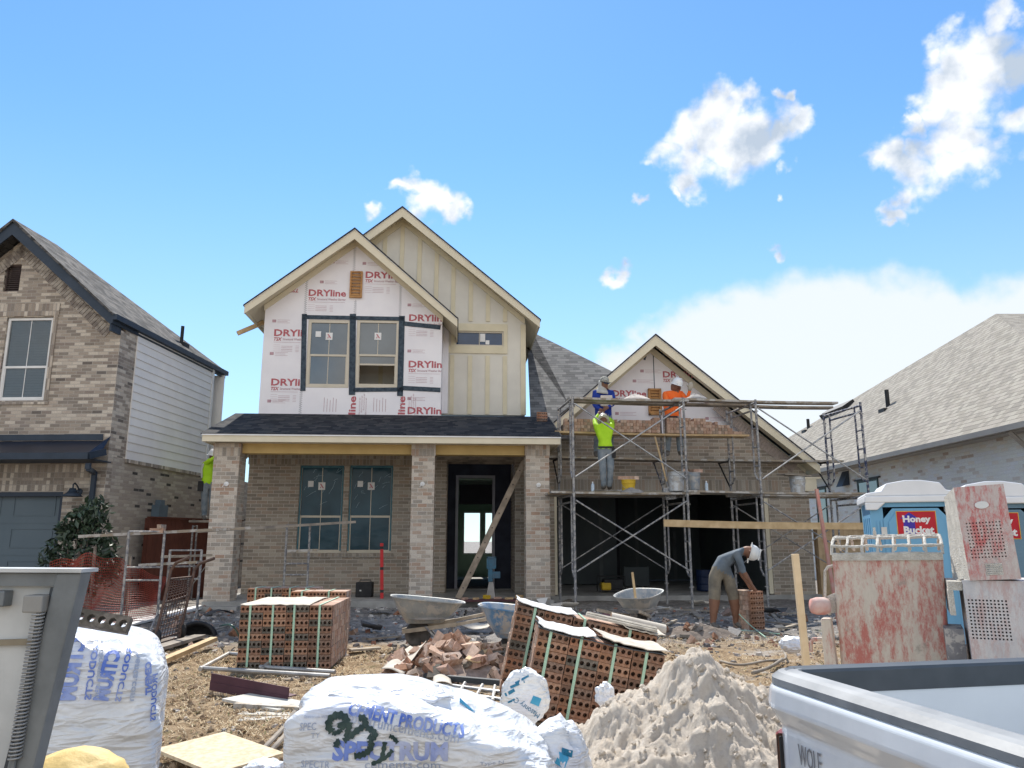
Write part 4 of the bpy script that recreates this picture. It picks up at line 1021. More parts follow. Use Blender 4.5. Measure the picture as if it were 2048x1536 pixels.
# uppermost level
plank(-.02, fx[1]+.2, .3, Z2+.045, mt=M_plk, label='weathered plank at the left of the topmost scaffold level', group=g)
plank(-.0, fx[2]+.1, .62, Z2+.045, mt=M_wood2, label='second plank back at the left of the topmost scaffold level', group=g)
plank(fx[1]-.1, fx[3]-.38, .34, Z2+.09, dz=.0, mt=M_plk, label='crusted plank along the right half of the topmost level against the sky', group=g)
plank(fx[2]-.3, fx[3]-.3, .68, Z2+.05, mt=M_wood2, label='rear plank of the topmost level between the two right frames', group=g)
# brick shelf plank and walking planks
zbp = SF.p(1300, 866, WD-.3)[1]
plank(-.15, fx[2]+.35, WD-.20, zbp-.02, w=.34, mt=M_wood, label='yellow pine plank carrying the long row of stacked bricks', group=g)
plank(-.25, fx[3]+.45, WD+.18, 3.48, mt=M_plk, label='grey walking plank on the wall brackets, nearer the bricks', group=g)
plank(-.25, fx[3]+.3, WD+.44, 3.48, mt=M_wood2, label='grey walking plank on the wall brackets, next to the garage wall', group=g)
# rungs holding the brick plank
# guard board across the right frames (lumber), low level
a = SF.p(1328, 1046, -.12); b = SF.p(1640, 1049, -.12)
plank(a[0], sx(1727, 1050)+.0, -.10, a[1], w=.04, t=.14, dz=-.05, mt=M_wood, label='long pale pine board lashed across the scaffold at chest height', group=None, name='pine_board')
# ---------------------------------------------------------------- bricks
_bm = {}
def brick_geo(L=.24, Hh=.07, D=.066, n=5, hr=.0175):
    m = MB(); cw = L/n; K = 8
    for i in range(n):
        xc = -L/2 + cw*(i+.5); sq = []
        for k in range(K):
            a = 2*pi*k/K + pi/8; c_, s_ = cos(a), sin(a); q = max(abs(c_), abs(s_))
        ang = [2*pi*k/K for k in range(K)]
        sqp = []
        for a in ang:
            c_, s_ = cos(a), sin(a); q = max(abs(c_), abs(s_)); sqp.append((xc + c_/q*cw/2, s_/q*Hh/2))
        rg = [(xc+hr*cos(a), hr*sin(a)) for a in ang]
        vs = [(x,-D/2,z) for x,z in sqp] + [(x,-D/2,z) for x,z in rg] + [(x,D/2,z) for x,z in rg] + [(x,D/2,z) for x,z in sqp]
        fs = []
        for k in range(K):
            j = (k+1) % K
            fs += [(k, j, K+j, K+k), (K+k, K+j, 2*K+j, 2*K+k), (2*K+k, 2*K+j, 3*K+j, 3*K+k)]
        m.add(vs, fs)
    x, z = L/2, Hh/2; y = D/2
    m.add([(-x,-y,-z),(x,-y,-z),(x,y,-z),(-x,y,-z),(-x,-y,z),(x,-y,z),(x,y,z),(-x,y,z)], [(0,3,2,1),(4,5,6,7),(1,2,6,5),(3,0,4,7)])
    return m
def rnd_brick_mat(name, cols, dust=(.55,.47,.41), amt=.35):
    t = NT(name); t.set(.9, 0, .15); oi = t.n('ShaderNodeObjectInfo'); g = t.n('ShaderNodeNewGeometry')
    r = t.mth('FRACT', t.mth('ADD', oi.outputs['Random'], g.outputs['Random Per Island'])) if 'pack' in name else oi.outputs['Random']
    c = t.ramp(r, [(i/len(cols), k) for i, k in enumerate(cols)], 'CONSTANT')
    c = t.mix(.6, c, t.ramp(t.noise(35, 5, .7), [(.3, (.4,.4,.4)), (.7, (1.0,1.0,1.0))]), 'MULTIPLY')
    c = t.mix(t.ramp(t.noise(9, 6, .7), [(.5, (0,0,0)), (.72, (amt,)*3)]), c, dust)
    t.col(c); t.bump(t.noise(60, 4, .7), .5, .004); return t.m
BC = [(0.312,0.165,0.101),(0.372,0.201,0.125),(0.270,0.152,0.101),(0.432,0.244,0.155),(0.336,0.182,0.119),(0.228,0.140,0.101),(0.396,0.195,0.119),(0.138,0.122,0.101)]
BP = [(0.504,0.322,0.231),(0.600,0.414,0.308),(0.432,0.287,0.209),(0.660,0.483,0.374),(0.528,0.345,0.264),(0.408,0.310,0.242)]
M_rb = rnd_brick_mat('red_cored_brick', BC); M_rbp = rnd_brick_mat('red_brick_pack', BP, (.60,.55,.50)); M_pb = rnd_brick_mat('pale_loose_brick', BP, (.62,.57,.52), .6)
bm_ = brick_geo(); B0 = bm_.build('brick', M_rb); B0me = B0.data; bpy.data.objects.remove(B0)
sb = MB(); sb.box(-.033,.033,-.12,.12,-.035,.035); s_ = sb.build('brick', M_pb); SBme = s_.data; bpy.data.objects.remove(s_)
def new_brick(me, loc, rot, parent=None, name='brick'):
    o = bpy.data.objects.new(name, me); COL.objects.link(o); o.location = loc; o.rotation_euler = rot
    if parent: o.parent = parent
    return o
# long row on the scaffold: ends towards the camera, standing on edge
R = random.Random(12); x = .12; tot = 0
xe_ = fx[2]+.32
while x < xe_-.06:
    s = (x)/(xe_)
    nrow = 4 if s < .05 else (5 if s < .12 else 4 if s < .50 else 5 if s < .80 else 4 if s < .86 else 3 if s < .90 else 2 if s < .93 else 1)
    if abs(x-(fx[1]-.02)) < .09: x += .08; continue
    if R.random() < .12: nrow -= 1
    z = zbp
    for k in range(max(1, nrow)):
        lay = R.random() < .06 and k == nrow-1
        w = SF.w(x, WD-.2+R.uniform(-.012,.012), z+.037)
        o = new_brick(SBme, w, (0, R.uniform(-.03,.03), SF.a+R.uniform(-.05,.05)))
        o.scale = (1, 1, 1)
        tag(o, 'small pale brick seen end on in the long row stacked on the scaffold', 'brick', 'bricks stacked along the scaffold plank'); tot += 1
        z += .0705
    x += .069 + R.uniform(.0,.003)
print('scaffold bricks', tot)
# ---------------------------------------------------------------- strapped brick packs
M_strap = mat('pale_green_strap', (.42,.62,.47), (.36,.55,.42), 6, .4, bump=0)
def pack(label, loc, rz, nx, nz, ny, tilt=0, tiltx=0, straps=4, group=None, top=None, cols=None, missing=()):
    e = empty('brick_pack', loc, label=label, cat='brick pack', group=group, rot=(tiltx, tilt, rz))
    R = random.Random(int(loc[0]*100)); L_, Hh, D = .245, .0725, .07
    x0 = -nx*L_/2; front = 0
    for k in range(nz):
        for i in range(nx):
            if (i, k) in missing: continue
            o = new_brick(B0me, (x0+L_*(i+.5)+R.uniform(-.003,.003), R.uniform(-.006,.006)+.035, Hh*(k+.5)), (0, R.uniform(-.01,.01), R.uniform(-.012,.012)), e)
    m = MB()
    for j in range(1, ny):
        for k in range(nz):
            for i in range(nx):
                if 0 < i < nx-1 and k < nz-1: continue
                d = R.uniform(-.005,.005); c = (x0+L_*(i+.5)+d, .035+D*j, Hh*(k+.5))
                if i == nx-1:                         # the end shows short faces, pairs side by side
                    m.cbox(c, (L_-.006, D-.004, Hh-.004))
                else: m.cbox(c, (L_-.004, D-.004, Hh-.004))
    m.box(x0+L_*.9, x0+L_*(nx-.9), .08, D*(ny-.5), .0, Hh*(nz-1))
    o = m.build('packed_bricks', M_rbp, e); o['kind'] = 'stuff'
    W = nx*L_; Dp = ny*D; Ht = nz*Hh
    for s in range(straps):
        x = x0 + W*(s+.42)/straps + R.uniform(-.02,.02); w = .011; t = .004
        m = MB(); m.box(x-w, x+w, -.012, -.008, 0, Ht+.003); m.box(x-w, x+w, -.008, Dp+.004, Ht+.004, Ht+.008); m.box(x-w, x+w, Dp+.004, Dp+.008, 0, Ht+.004)
        m.build('strap', M_strap, e)
    return e, W, Dp, Ht
g = 'strapped brick packs on the ground'
p = at(567, 1322, 8.6)
pk1, W1, D1, H1 = pack('square strapped pack of red cored bricks with a sunlit top, left of the wheelbarrows', (p.x, 8.6, .31), rad(3), 4, 9, 17, group=g)
p = at(560, 1205, 12.2)
pack('low strapped brick pack in shade behind the sunlit one', (at(567,1205,11.4).x, 11.3, .33), rad(2), 4, 9, 7, group=g)
p = at(640, 1190, 11.3)
pack('short brick pack under dark plastic between the two left packs', (at(640,1190,10.7).x, 10.6, .33), rad(2), 3, 9, 6, group=g, straps=2)
p = at(1190, 1440, 6.0)
pk2, W2, D2, H2 = pack('front tilted brick pack with pale green straps leaning beside the sand heap', (at(1195,1350,6.2).x-.10, 6.15, .25), rad(1), 4, 9, 8, tilt=rad(12), straps=4, group=g)
pk3, W3_, D3, H3 = pack('rear tilted brick pack with cardboard on top, leaning behind the front one', (at(1160,1330,6.9).x-.09, 6.85, .27), rad(1), 5, 10, 8, tilt=rad(12.5), straps=3, group=g)
p = at(1520, 1262, 12.4)
pk4, *_ = pack('small brick stack under the hands of the bending mason', (at(1508,1230,12.5).x, 12.3, .3), rad(20), 1, 8, 7, group=g, straps=0)
# loose bricks on things
def single(label, loc, rot, me=None, group=None): return tag(new_brick(me or B0me, loc, rot), label, 'brick', group)
# ---------------------------------------------------------------- people
M_skin = mat('brown_skin', (.24,.125,.08), (.19,.095,.06), 8, .55, bump=0)
M_hat = mat('white_hard_hat', (.80,.80,.78), (.70,.70,.68), 5, .3, bump=0)
M_lime = mat('lime_hi_vis', (.48,.80,.03), (.40,.70,.02), 7, .7, bump=.2)
M_orange = mat('orange_hi_vis', (.95,.19,.03), (.85,.14,.02), 7, .7, bump=.2)
M_bluef = mat('royal_blue_fleece', (.02,.05,.30), (.012,.03,.19), 6, .9, bump=.2)
M_jean = mat('dusty_jeans', (.26,.29,.31), (.13,.17,.21), 7, .9, bump=.3)
M_khaki = mat('dusty_khaki', (.24,.21,.16), (.14,.125,.10), 7, .9, bump=.3)
M_greyt = mat('grey_tshirt', (.15,.18,.21), (.10,.125,.15), 6, .9, bump=.2)
M_boot = mat('dusty_boot', (.09,.08,.07), (.18,.17,.16), 12, .8)
M_lens = mat('mirror_lens', (.02,.08,.22), None, 3, .08, .6, bump=0)
M_refl = mat('reflective_band', (.65,.65,.62), None, 3, .35, bump=0)
M_hood = mat('pale_hood', (.55,.55,.52), (.42,.42,.40), 6, .9, bump=.2)
def person(loc, J, mats, label, hat=None, look=(0,-1,0), group=None, curl=.6, sleeves='long', girth=1.0):
    """J: joint positions relative to loc. mats: top, legs, skin, boot. One continuous skinned body."""
    names = ['pel','spi','che','nek','hed','top','shL','elL','wrL','haL','shR','elR','wrR','haR','hiL','knL','anL','toL','hiR','knR','anR','toR']
    J = {k: Vector(v) for k, v in J.items()}
    up = (J['hed']-J['nek']).normalized()
    J['top'] = J['hed'] + up*.10
    for s in 'LR': J['ha'+s] = J['wr'+s] + (J['wr'+s]-J['el'+s]).normalized()*.075 if 'ha'+s not in J else J['ha'+s]
    rad_ = dict(pel=(.165,.125), spi=(.158,.12), che=(.17,.125), nek=(.055,.055), hed=(.085,.1), top=(.07,.08), shL=(.07,.07), elL=(.046,.046), wrL=(.03,.03), haL=(.042,.022),
                hiL=(.115,.115), knL=(.085,.08), anL=(.068,.064), toL=(.038,.05))
    if sleeves == 'shorts': rad_.update(anL=(.042,.042), knL=(.098,.09))
    for k in list(rad_):
        if k.endswith('L'): rad_[k[:-1]+'R'] = rad_[k]
    E = [('pel','spi'),('spi','che'),('che','nek'),('nek','hed'),('hed','top'),('che','shL'),('shL','elL'),('elL','wrL'),('wrL','haL'),('che','shR'),('shR','elR'),('elR','wrR'),('wrR','haR'),
         ('pel','hiL'),('hiL','knL'),('knL','anL'),('anL','toL'),('pel','hiR'),('hiR','knR'),('knR','anR'),('anR','toR')]
    vs = [J[n] for n in names]; idx = {n: i for i, n in enumerate(names)}
    me = bpy.data.meshes.new('person'); me.from_pydata([tuple(v) for v in vs], [(idx[a], idx[b]) for a, b in E], [])
    o = bpy.data.objects.new('person', me); COL.objects.link(o)
    md = o.modifiers.new('s', 'SKIN'); md.use_smooth_shade = True
    for n, sv in zip(names, me.skin_vertices[0].data): sv.radius = tuple(r*girth for r in rad_[n]); sv.use_root = (n == 'pel')
    o.modifiers.new('u', 'SUBSURF').levels = 2; o.modifiers['u'].render_levels = 2
    dg = bpy.context.evaluated_depsgraph_get(); dg.update()
    m2 = bpy.data.meshes.new_from_object(o.evaluated_get(dg)); bpy.data.objects.remove(o)
    # face, ears, fingers joined into the same mesh
    fr = Vector(look).normalized(); fr = (fr - up*fr.dot(up)).normalized(); side = fr.cross(up)
    ex = MB(); h = J['hed']
    X = Matrix((side, fr, up)).transposed().to_4x4(); X.translation = h
    ex.lathe([(.001,-.125),(.045,-.112),(.066,-.07),(.078,-.01),(.08,.05),(.066,.10),(.035,.125),(.001,.132)], n=14, sx=.95, sy=1.15, X=X)
    ex.add([(-.012,.085,-.03),(.012,.085,-.03),(0,.118,-.035),(0,.088,.02)], [(0,1,2),(1,3,2),(3,0,2)], 0, X)
    for s in (-1, 1):
        ex.lathe([(.001,-.03),(.016,-.018),(.02,.01),(.012,.03),(.001,.034)], c=(s*.08,-.005,0), n=8, sx=.4, X=X)
        ex.lathe([(.001,-.01),(.011,-.004),(.011,.004),(.001,.01)], c=(s*.032,.078,.012), n=8, mi=1, X=X)
    ex.box(-.024,.024,.075,.092,-.066,-.056, mi=2, X=X)
    for s in 'LR':
        w = J['wr'+s]; hd = J['ha'+s]; d = (hd-w).normalized(); sd = d.cross(Vector((0,-1,.2))).normalized(); dn = d.cross(sd)
        for k in range(4):
            b = hd + sd*(k-1.5)*.017; l = (.07,.078,.074,.058)[k]
            c1_ = b + d*l*.5 + dn*.01*curl; c2_ = c1_ + d*l*.3*(1-curl*.5) + dn*l*.4*curl; c3_ = c2_ + d*l*.12 + dn*l*.35*curl
            ex.tube([b-d*.02, c1_, c2_, c3_], [.0095,.009,.008,.006], 6)
        tb = w + d*.03 + sd*.03; ex.tube([tb, tb+d*.035+sd*.02, tb+d*.06+sd*.022+dn*.01], [.012,.010,.007], 6)
    V = [tuple(v.co) for v in m2.vertices]; Fc = [tuple(p.vertices) for p in m2.polygons]; bpy.data.meshes.remove(m2)
    seg = [('pel','spi',0),('spi','che',0),('che','nek',0),('nek','hed',2),('hed','top',2),('che','shL',0),('shL','elL',0),('elL','wrL',0 if sleeves=='long' else 2),('wrL','haL',2),('che','shR',0),('shR','elR',0),('elR','wrR',0 if sleeves=='long' else 2),('wrR','haR',2),
           ('pel','hiL',1),('hiL','knL',1),('knL','anL',1 if sleeves != 'shorts' else 2),('anL','toL',3),('pel','hiR',1),('hiR','knR',1),('knR','anR',1 if sleeves != 'shorts' else 2),('anR','toR',3)]
    mb = MB(); mb.add(V, Fc)
    def near(c):
        best = (9, 0)
        for a, b, mi in seg:
            A = J[a]; B = J[b]; d = B-A; t = max(0, min(1, (c-A).dot(d)/d.length_squared)); dist = (A+d*t-c).length
            if dist < best[0]: best = (dist, mi)
        return best[1]
    waist = J['pel'] + (J['spi']-J['pel'])*.15; wd = (J['spi']-J['pel']).normalized()
    for i, f in enumerate(Fc):
        c = sum((Vector(V[k]) for k in f), Vector())/len(f); mi = near(c)
        if mi in (0, 1) and (c-J['pel']).length < .3: mi = 0 if (c-waist).dot(wd) > 0 else (0 if mi == 0 and (c-waist).dot(wd) > -.06 else 1)
        mb.m[i] = mi
    # wrinkles in the cloth
    for i, v in enumerate(mb.v):
        p = Vector(v); q = p + Vector((0,0,0)); n = mnoise.noise(q*14)*.010 + mnoise.noise(q*28)*.005
        if (p-J['hed']).length > .2 and (p-J['haL']).length > .12 and (p-J['haR']).length > .12: mb.v[i] = tuple(p + Vector((n, n*.7, n*.4)))
    nb_ = len(mb.f); mb.add(ex.v, ex.f); 
    for i, mi in enumerate(ex.m): mb.m[nb_+i] = {0: 2, 1: 4, 2: 5}[mi]
    b = mb.build('person', [mats[0], mats[1], mats[2], mats[3], M_black, mat('lip', (.2,.07,.05), None, 3, .5, bump=0)], smooth=True, loc=loc)
    tag(b, label, 'person', group)
    if hat:
        X2 = X.copy(); m = MB()
        if hat == 'hard':
            m.lathe([(.0,.155),(.04,.15),(.08,.125),(.105,.08),(.112,.03),(.113,.012)], n=22, sx=.95, sy=1.12, X=X2)
            m.lathe([(.113,.012),(.137,.003),(.139,-.002),(.112,.004)], n=22, sx=.97, sy=1.16, X=X2)
            m.box(-.05,.05,.11,.175,-.002,.008, X=X2); m.box(-.012,.012,-.09,.09,.14,.162, X=X2)
            m.build('hard_hat', M_hat, b, smooth=False)
        if hat == 'cap':
            m.lathe([(.0,.15),(.04,.147),(.08,.12),(.098,.07),(.10,.02)], n=18, sx=.95, sy=1.12, X=X2); m.box(-.07,.07,.09,.19,.022,.032, X=X2)
            m.build('cap', mat('striped_cap', (.45,.45,.40), (.18,.18,.16), 30, .8), b, smooth=True)
    return b, X, J
def glasses(b, X):
    m = MB()
    for s in (-1, 1): m.lathe([(.001,-.004),(.03,-.004),(.03,.004),(.001,.004)], n=12, X=X @ T(s*.034,.096,.012, rx=pi/2), sy=.7)
    m.box(-.07,.07,.086,.094,.008,.03, X=X); 
    m.build('sunglasses', M_lens, b)
    m = MB()
    for s in (-1, 1): m.box(s*.08-.004,s*.08+.004,-.02,.09,.014,.022, X=X)
    m.build('temple', M_black, b)
# 1: man in lime shirt on the lower deck, back to us, reaching up to the bricks
p = at(1213, 976, 16.35); zf = Z1+.075
b, X, J = person((p.x, 16.35, zf+.07), dict(pel=(.0,0,.84), spi=(-.01,.0,1.02), che=(-.02,.02,1.24), nek=(-.02,.05,1.40), hed=(-.02,.12,1.50),
    shL=(-.19,.03,1.34), elL=(-.20,.22,1.50), wrL=(-.10,.36,1.66), shR=(.15,.03,1.34), elR=(.19,.22,1.49), wrR=(.08,.38,1.62),
    hiL=(-.09,0,.82), knL=(-.07,-.03,.46), anL=(-.05,.03,.08), toL=(-.06,.16,.03), hiR=(.09,0,.82), knR=(.09,-.04,.46), anR=(.07,.05,.08), toR=(.09,.18,.03)),
    (M_lime, M_jean, M_skin, M_boot), 'person in lime shirt and white hard hat seen from behind, reaching up to the bricks', 'hard', look=(.0,1,.25))
m = MB(); m.box(.12,.2,-.13,-.05,.66,.86); m.box(-.17,.17,-.135,-.12,.86,.90); m.build('tool_pouch', M_black, b)
# 2: man in blue hoodie behind the bricks
p = at(1208, 905, 17.5); base = 3.5
b, X, J = person((p.x, 17.45, base), dict(pel=(.0,0,.86), spi=(.0,-.02,1.02), che=(.0,-.05,1.24), nek=(.0,-.06,1.42), hed=(.02,-.08,1.555),
    shL=(-.18,-.04,1.36), elL=(-.19,-.10,1.08), wrL=(-.10,-.30,.96), shR=(.19,-.05,1.36), elR=(.20,-.16,1.10), wrR=(.05,-.32,1.0),
    hiL=(-.09,0,.84), knL=(-.13,-.04,.46), anL=(-.16,.0,.08), toL=(-.17,-.13,.03), hiR=(.09,0,.84), knR=(.12,-.04,.46), anR=(.13,.0,.08), toR=(.15,-.13,.03)),
    (M_bluef, M_jean, M_skin, M_boot), 'person in royal blue fleece with pale hood and striped cap behind the scaffold bricks', 'cap', look=(.55,-1,-.1), girth=1.08)
glasses(b, X)
m = MB(); m.lathe([(.16,-.22),(.145,-.17),(.105,-.12),(.098,-.06),(.102,.0),(.098,.05)], n=16, sx=.95, sy=1.05, X=X @ T(0,-.035,0)); m.build('hood', M_hood, b, smooth=True); b.scale = (1.09,)*3
mm = MB(); mm.box(-.11,.16,-.28,-.2,1.13,1.38); o = mm.build('mortar_board', mat('mortar_slab', (.62,.56,.50), (.5,.45,.4), 9, .9, bump=.5), loc=(p.x+.02, 17.42, base), bevel=.02); tag(o, 'square pale mortar caked board held at the chest of the person in blue', 'board')
# 3: man in orange
p = at(1352, 903, 17.5)
b, X, J = person((p.x-.0, 17.45, base+.02), dict(pel=(-.05,.02,.80), spi=(-.05,0,.98), che=(-.03,-.05,1.20), nek=(.0,-.08,1.37), hed=(.04,-.12,1.50),
    shL=(-.20,-.03,1.31), elL=(-.20,-.25,1.12), wrL=(.02,-.42,1.12), shR=(.15,-.08,1.31), elR=(.22,-.22,1.14), wrR=(.27,-.30,1.36), haR=(.28,-.31,1.44),
    hiL=(-.13,.02,.78), knL=(-.17,-.06,.43), anL=(-.20,.0,.08), toL=(-.22,-.14,.03), hiR=(.04,.02,.78), knR=(.07,-.06,.43), anR=(.08,.0,.08), toR=(.10,-.14,.03)),
    (M_orange, M_jean, M_skin, M_boot), 'person in bright orange shirt, white hard hat and sunglasses with one gloved hand raised', 'hard', look=(.7,-1,-.15), girth=1.05)
glasses(b, X)
m = MB(); h = Vector((.28,-.31,1.42)); m.lathe([(.03,-.09),(.045,-.05),(.055,.0),(.055,.05),(.03,.09),(.001,.1)], n=10, X=T(h.x,h.y,h.z, ry=.3), sy=.55); m.tube([(h.x-.04,h.y,h.z),(h.x-.075,h.y-.01,h.z+.04)], [.018,.012], 6); b.scale = (1.09,)*3; m.build('glove', mat('dusty_glove', (.42,.38,.31), (.3,.27,.22), 9, .9), b, smooth=True)
m = MB(); m.box(-.2,.02,-.16,-.1,.76,.83); m.build('belt_pouch', M_black, b)
# 4: bending man on the ground
p = at(1452, 1255, 12.55); zg = .28
b, X, J = person((p.x, 12.55, zg), dict(pel=(-.05,.05,.90), spi=(.03,.02,1.05), che=(.20,-.02,1.19), nek=(.33,-.03,1.22), hed=(.43,-.05,1.19),
    shL=(.18,-.18,1.17), elL=(.27,-.20,.88), wrL=(.42,-.16,.64), shR=(.24,.14,1.14), elR=(.31,.12,.88), wrR=(.44,.08,.64),
    hiL=(-.13,.0,.86), knL=(-.16,-.02,.46), anL=(-.20,.0,.09), toL=(-.14,-.13,.035), hiR=(.07,.04,.86), knR=(.16,.02,.46), anR=(.18,.06,.09), toR=(.28,-.04,.035)),
    (M_greyt, M_khaki, M_skin, M_boot), 'person in grey t-shirt and khaki shorts bending over a small brick stack', 'hard', look=(.55,-.15,-1), sleeves='shorts')
# 5: man behind the left column, arm up
p = at(420, 1046, 18.6)
b, X, J = person((p.x-.10, 18.6, 2.12), dict(pel=(-.02,0,.86), spi=(-.02,.0,1.03), che=(.0,.0,1.26), nek=(.03,.0,1.42), hed=(.05,-.01,1.545),
    shL=(-.07,-.10,1.36), elL=(.10,-.22,1.42), wrL=(.28,-.15,1.60), shR=(.12,.14,1.36), elR=(.28,.10,1.5), wrR=(.4,.1,1.7),
    hiL=(-.08,-.03,.84), knL=(-.06,-.03,.46), anL=(-.05,.0,.08), toL=(.02,-.12,.03), hiR=(.07,.06,.84), knR=(.10,.05,.46), anR=(.10,.1,.08), toR=(.2,.02,.03)),
    (M_lime, M_jean, M_skin, M_boot), 'person in lime vest and white hard hat half hidden behind the left porch column', 'hard', look=(1,-.5,-.1))
m = MB(); m.tube([(-.13,-.13,1.0),(-.14,-.15,1.2),(-.10,-.14,1.38)], .022, 6); m.build('reflective_band', M_refl, b)
m = MB(); m.box(-.2,-.08,-.16,-.06,.68,.92); m.build('pouch', M_black, b)
o = plank(0,1,0,0) if False else None
m = MB(); m.box(-.45,.6,-.14,.14,-.05,0); o = m.build('scaffold_plank', M_wood2, loc=(p.x, 18.6, 2.12)); tag(o, 'plank on trestles behind the left porch column, under the person in the vest', 'plank')
e = empty('trestle', (p.x, 18.6, 0), label='pipe trestle behind the left porch column carrying a short plank', cat='trestle')
for s in (-.35, .45):
    m = MB(); m.tube([(s,-.12,.0),(s,-.12,2.0)], .022, 7); m.tube([(s,.12,.0),(s,.12,2.0)], .022, 7); m.tube([(s,-.12,1.98),(s,.12,1.98)], .022, 7); m.tube([(s,-.12,1.1),(s,.12,1.1)], .015, 7); m.build('frame', M_pipe, e)
m = MB(); m.tube([(-.35,-.12,.5),(.45,-.12,1.7)], .012, 6); m.build('cross_brace', M_gal, e)
# ---------------------------------------------------------------- things on the scaffold
M_yb = mat('yellow_bucket', (.62,.42,.03), (.50,.33,.03), 7, .5)
M_wbk = crusted('crusted_white_bucket', (.55,.57,.58), (.48,.50,.52), 8)
M_gbk = crusted('crusted_grey_bucket', (.30,.33,.36), (.24,.27,.30), 8)
def bucket(x, y, z, mt, label, r=.15, h=.37, handle=True, fill=True, yb=False):
    e = empty('bucket', SF.w(x, y, z), label=label, cat='bucket')
    m = MB(); m.lathe([(.001,0),(r*.86,0),(r*.9,.02),(r*.99,h-.08),(r*1.07,h-.075),(r*1.07,h-.065),(r,h-.06),(r*1.02,h-.02),(r*1.07,h-.015),(r*1.07,h),(r*.97,h),(r*.9,h-.08),(.001,h-.1)], n=24)
    m.build('pail', mt, e, smooth=False)
    m = MB(); m.tube([(r*1.07*cos(a), -r*.9*sin(a)*.35-r*.8, h-.06-.12*sin(a)) if False else (r*1.08*cos(a), -r*1.05*sin(a), h-.05-.16*sin(a)) for a in [pi*i/10 for i in range(11)]], .004, 5); m.build('bail_handle', M_gal, e)
    return e
zd = Z1+.072
bx = lambda px, y: SF.p(px, 970, y)[0]
e = bucket(bx(1257,.4), .4, zd, M_yb, 'yellow mortar bucket on the lower deck beside the person in lime', r=.145, h=.26)
for k in range(3): 
    w = SF.w(bx(1257,.4)-.1+k*.1, .4, zd+.30); single('brick lying across the rim of the yellow bucket' if k == 0 else ('middle brick on the rim of the yellow bucket' if k == 1 else 'right hand brick on the rim of the yellow bucket'), w, (0,0,rad(95)), SBme)
e = bucket(bx(1353,.25), .25, zd+.02, M_wbk, 'tall crusted white bucket on the lower deck left of the grey one', r=.165, h=.40)
e = bucket(bx(1386,.55), .55, zd+.06, M_gbk, 'crusted grey bucket on the lower deck with bricks on its rim', r=.155, h=.38)
for k in range(3):
    w = SF.w(bx(1386,.55)-.1+k*.1, .55, zd+.06+.42); single(['left','middle','right'][k]+' pale brick resting on the rim of the crusted grey bucket', w, (0,0,rad(98)), SBme)
e = bucket(bx(1595,.75), .75, zd+.02, M_wbk, 'crusted white bucket under a board at the right end of the scaffold', r=.165, h=.38)
c = SF.w(bx(1590,.75), .75, zd+.43); m = MB(); m.box(-.32,.30,-.2,.2,-.012,.012); o = m.build('mortar_board', M_wood2, loc=c); o.rotation_euler = (.05,.04,.15); tag(o, 'square plywood board lying on the bucket at the right end of the scaffold', 'board')
def pile_mesh(name, loc, rx, ry, h, mt, seed, label, cat, n=22, rough=.3, kind=None, rz=0, fs=5, amp2=.12):
    vs = []; fs_ = []; m = MB(); k = 2*n
    for i in range(n+1):
        r = i/n
        for j in range(k):
            a = 2*pi*j/k; q = 1 + .18*mnoise.noise(Vector((cos(a)*1.5, sin(a)*1.5, seed)))
            x = r*cos(a)*rx*q; y = r*sin(a)*ry*q; zz = h*((1-r)**.85)*(1+rough*mnoise.noise(Vector((x*fs/max(rx,.01)*.5, y*fs/max(rx,.01)*.5, seed*3.1)))*min(1,4*r+.3))
            zz += h*amp2*mnoise.fractal(Vector((x*fs/rx*2, y*fs/rx*2, seed)), 1, 2, 4)*(1-r)**.5
            vs.append((x, y, zz if i < n else -.03))
    for i in range(n):
        for j in range(k): fs_.append((i*k+j, (i+1)*k+j, (i+1)*k+(j+1)%k, i*k+(j+1)%k))
    m.add(vs, fs_); o = m.build(name, mt, loc=loc, smooth=True); o.rotation_euler.z = rz
    return tag(o, label, cat, kind=kind)
M_mort = mat('wet_mortar', (.34,.32,.30), (.24,.23,.22), 9, .8, bump=.6, bdist=.01)
pile_mesh('mortar_heap', SF.w(bx(1263,.25), .22, zd), .26, .16, .09, M_mort, 3, 'low grey heap of mortar on the lower deck plank before the yellow bucket', 'mortar')
pile_mesh('mortar_heap', SF.w(SF.p(1270,790,.5)[0], .45, Z2+.075), .32, .2, .14, mat('dry_mortar', (.62,.56,.50), (.5,.45,.4), 9, .9, bump=.6, bdist=.01), 5, 'pale heap of mortar on the topmost plank between the two upper persons', 'mortar')
pile_mesh('mortar_heap', SF.w(SF.p(1390,795,.5)[0], .45, Z2+.115), .26, .18, .15, M_mort, 7, 'grey heap of mortar on the topmost plank right of the person in orange', 'mortar')
def bottle(x, y, z, label):
    e = empty('water_bottle', SF.w(x, y, z), label=label, cat='bottle')
    m = MB(); m.lathe([(.001,0),(.033,0),(.034,.13),(.014,.17),(.014,.18)], n=12); m.build('body', glass_mat('clear_plastic', (.35,.42,.48), 1.4, .1), e)
    m = MB(); m.lathe([(.016,.18),(.016,.2),(.001,.2)], n=10); m.build('cap', M_white, e)
bottle(bx(1411,.3), .25, zd+.045, 'clear water bottle on the lower deck right of the grey bucket'); bottle(bx(1183,.3), .2, zd, 'clear bottle on the lower deck left of the person in lime')
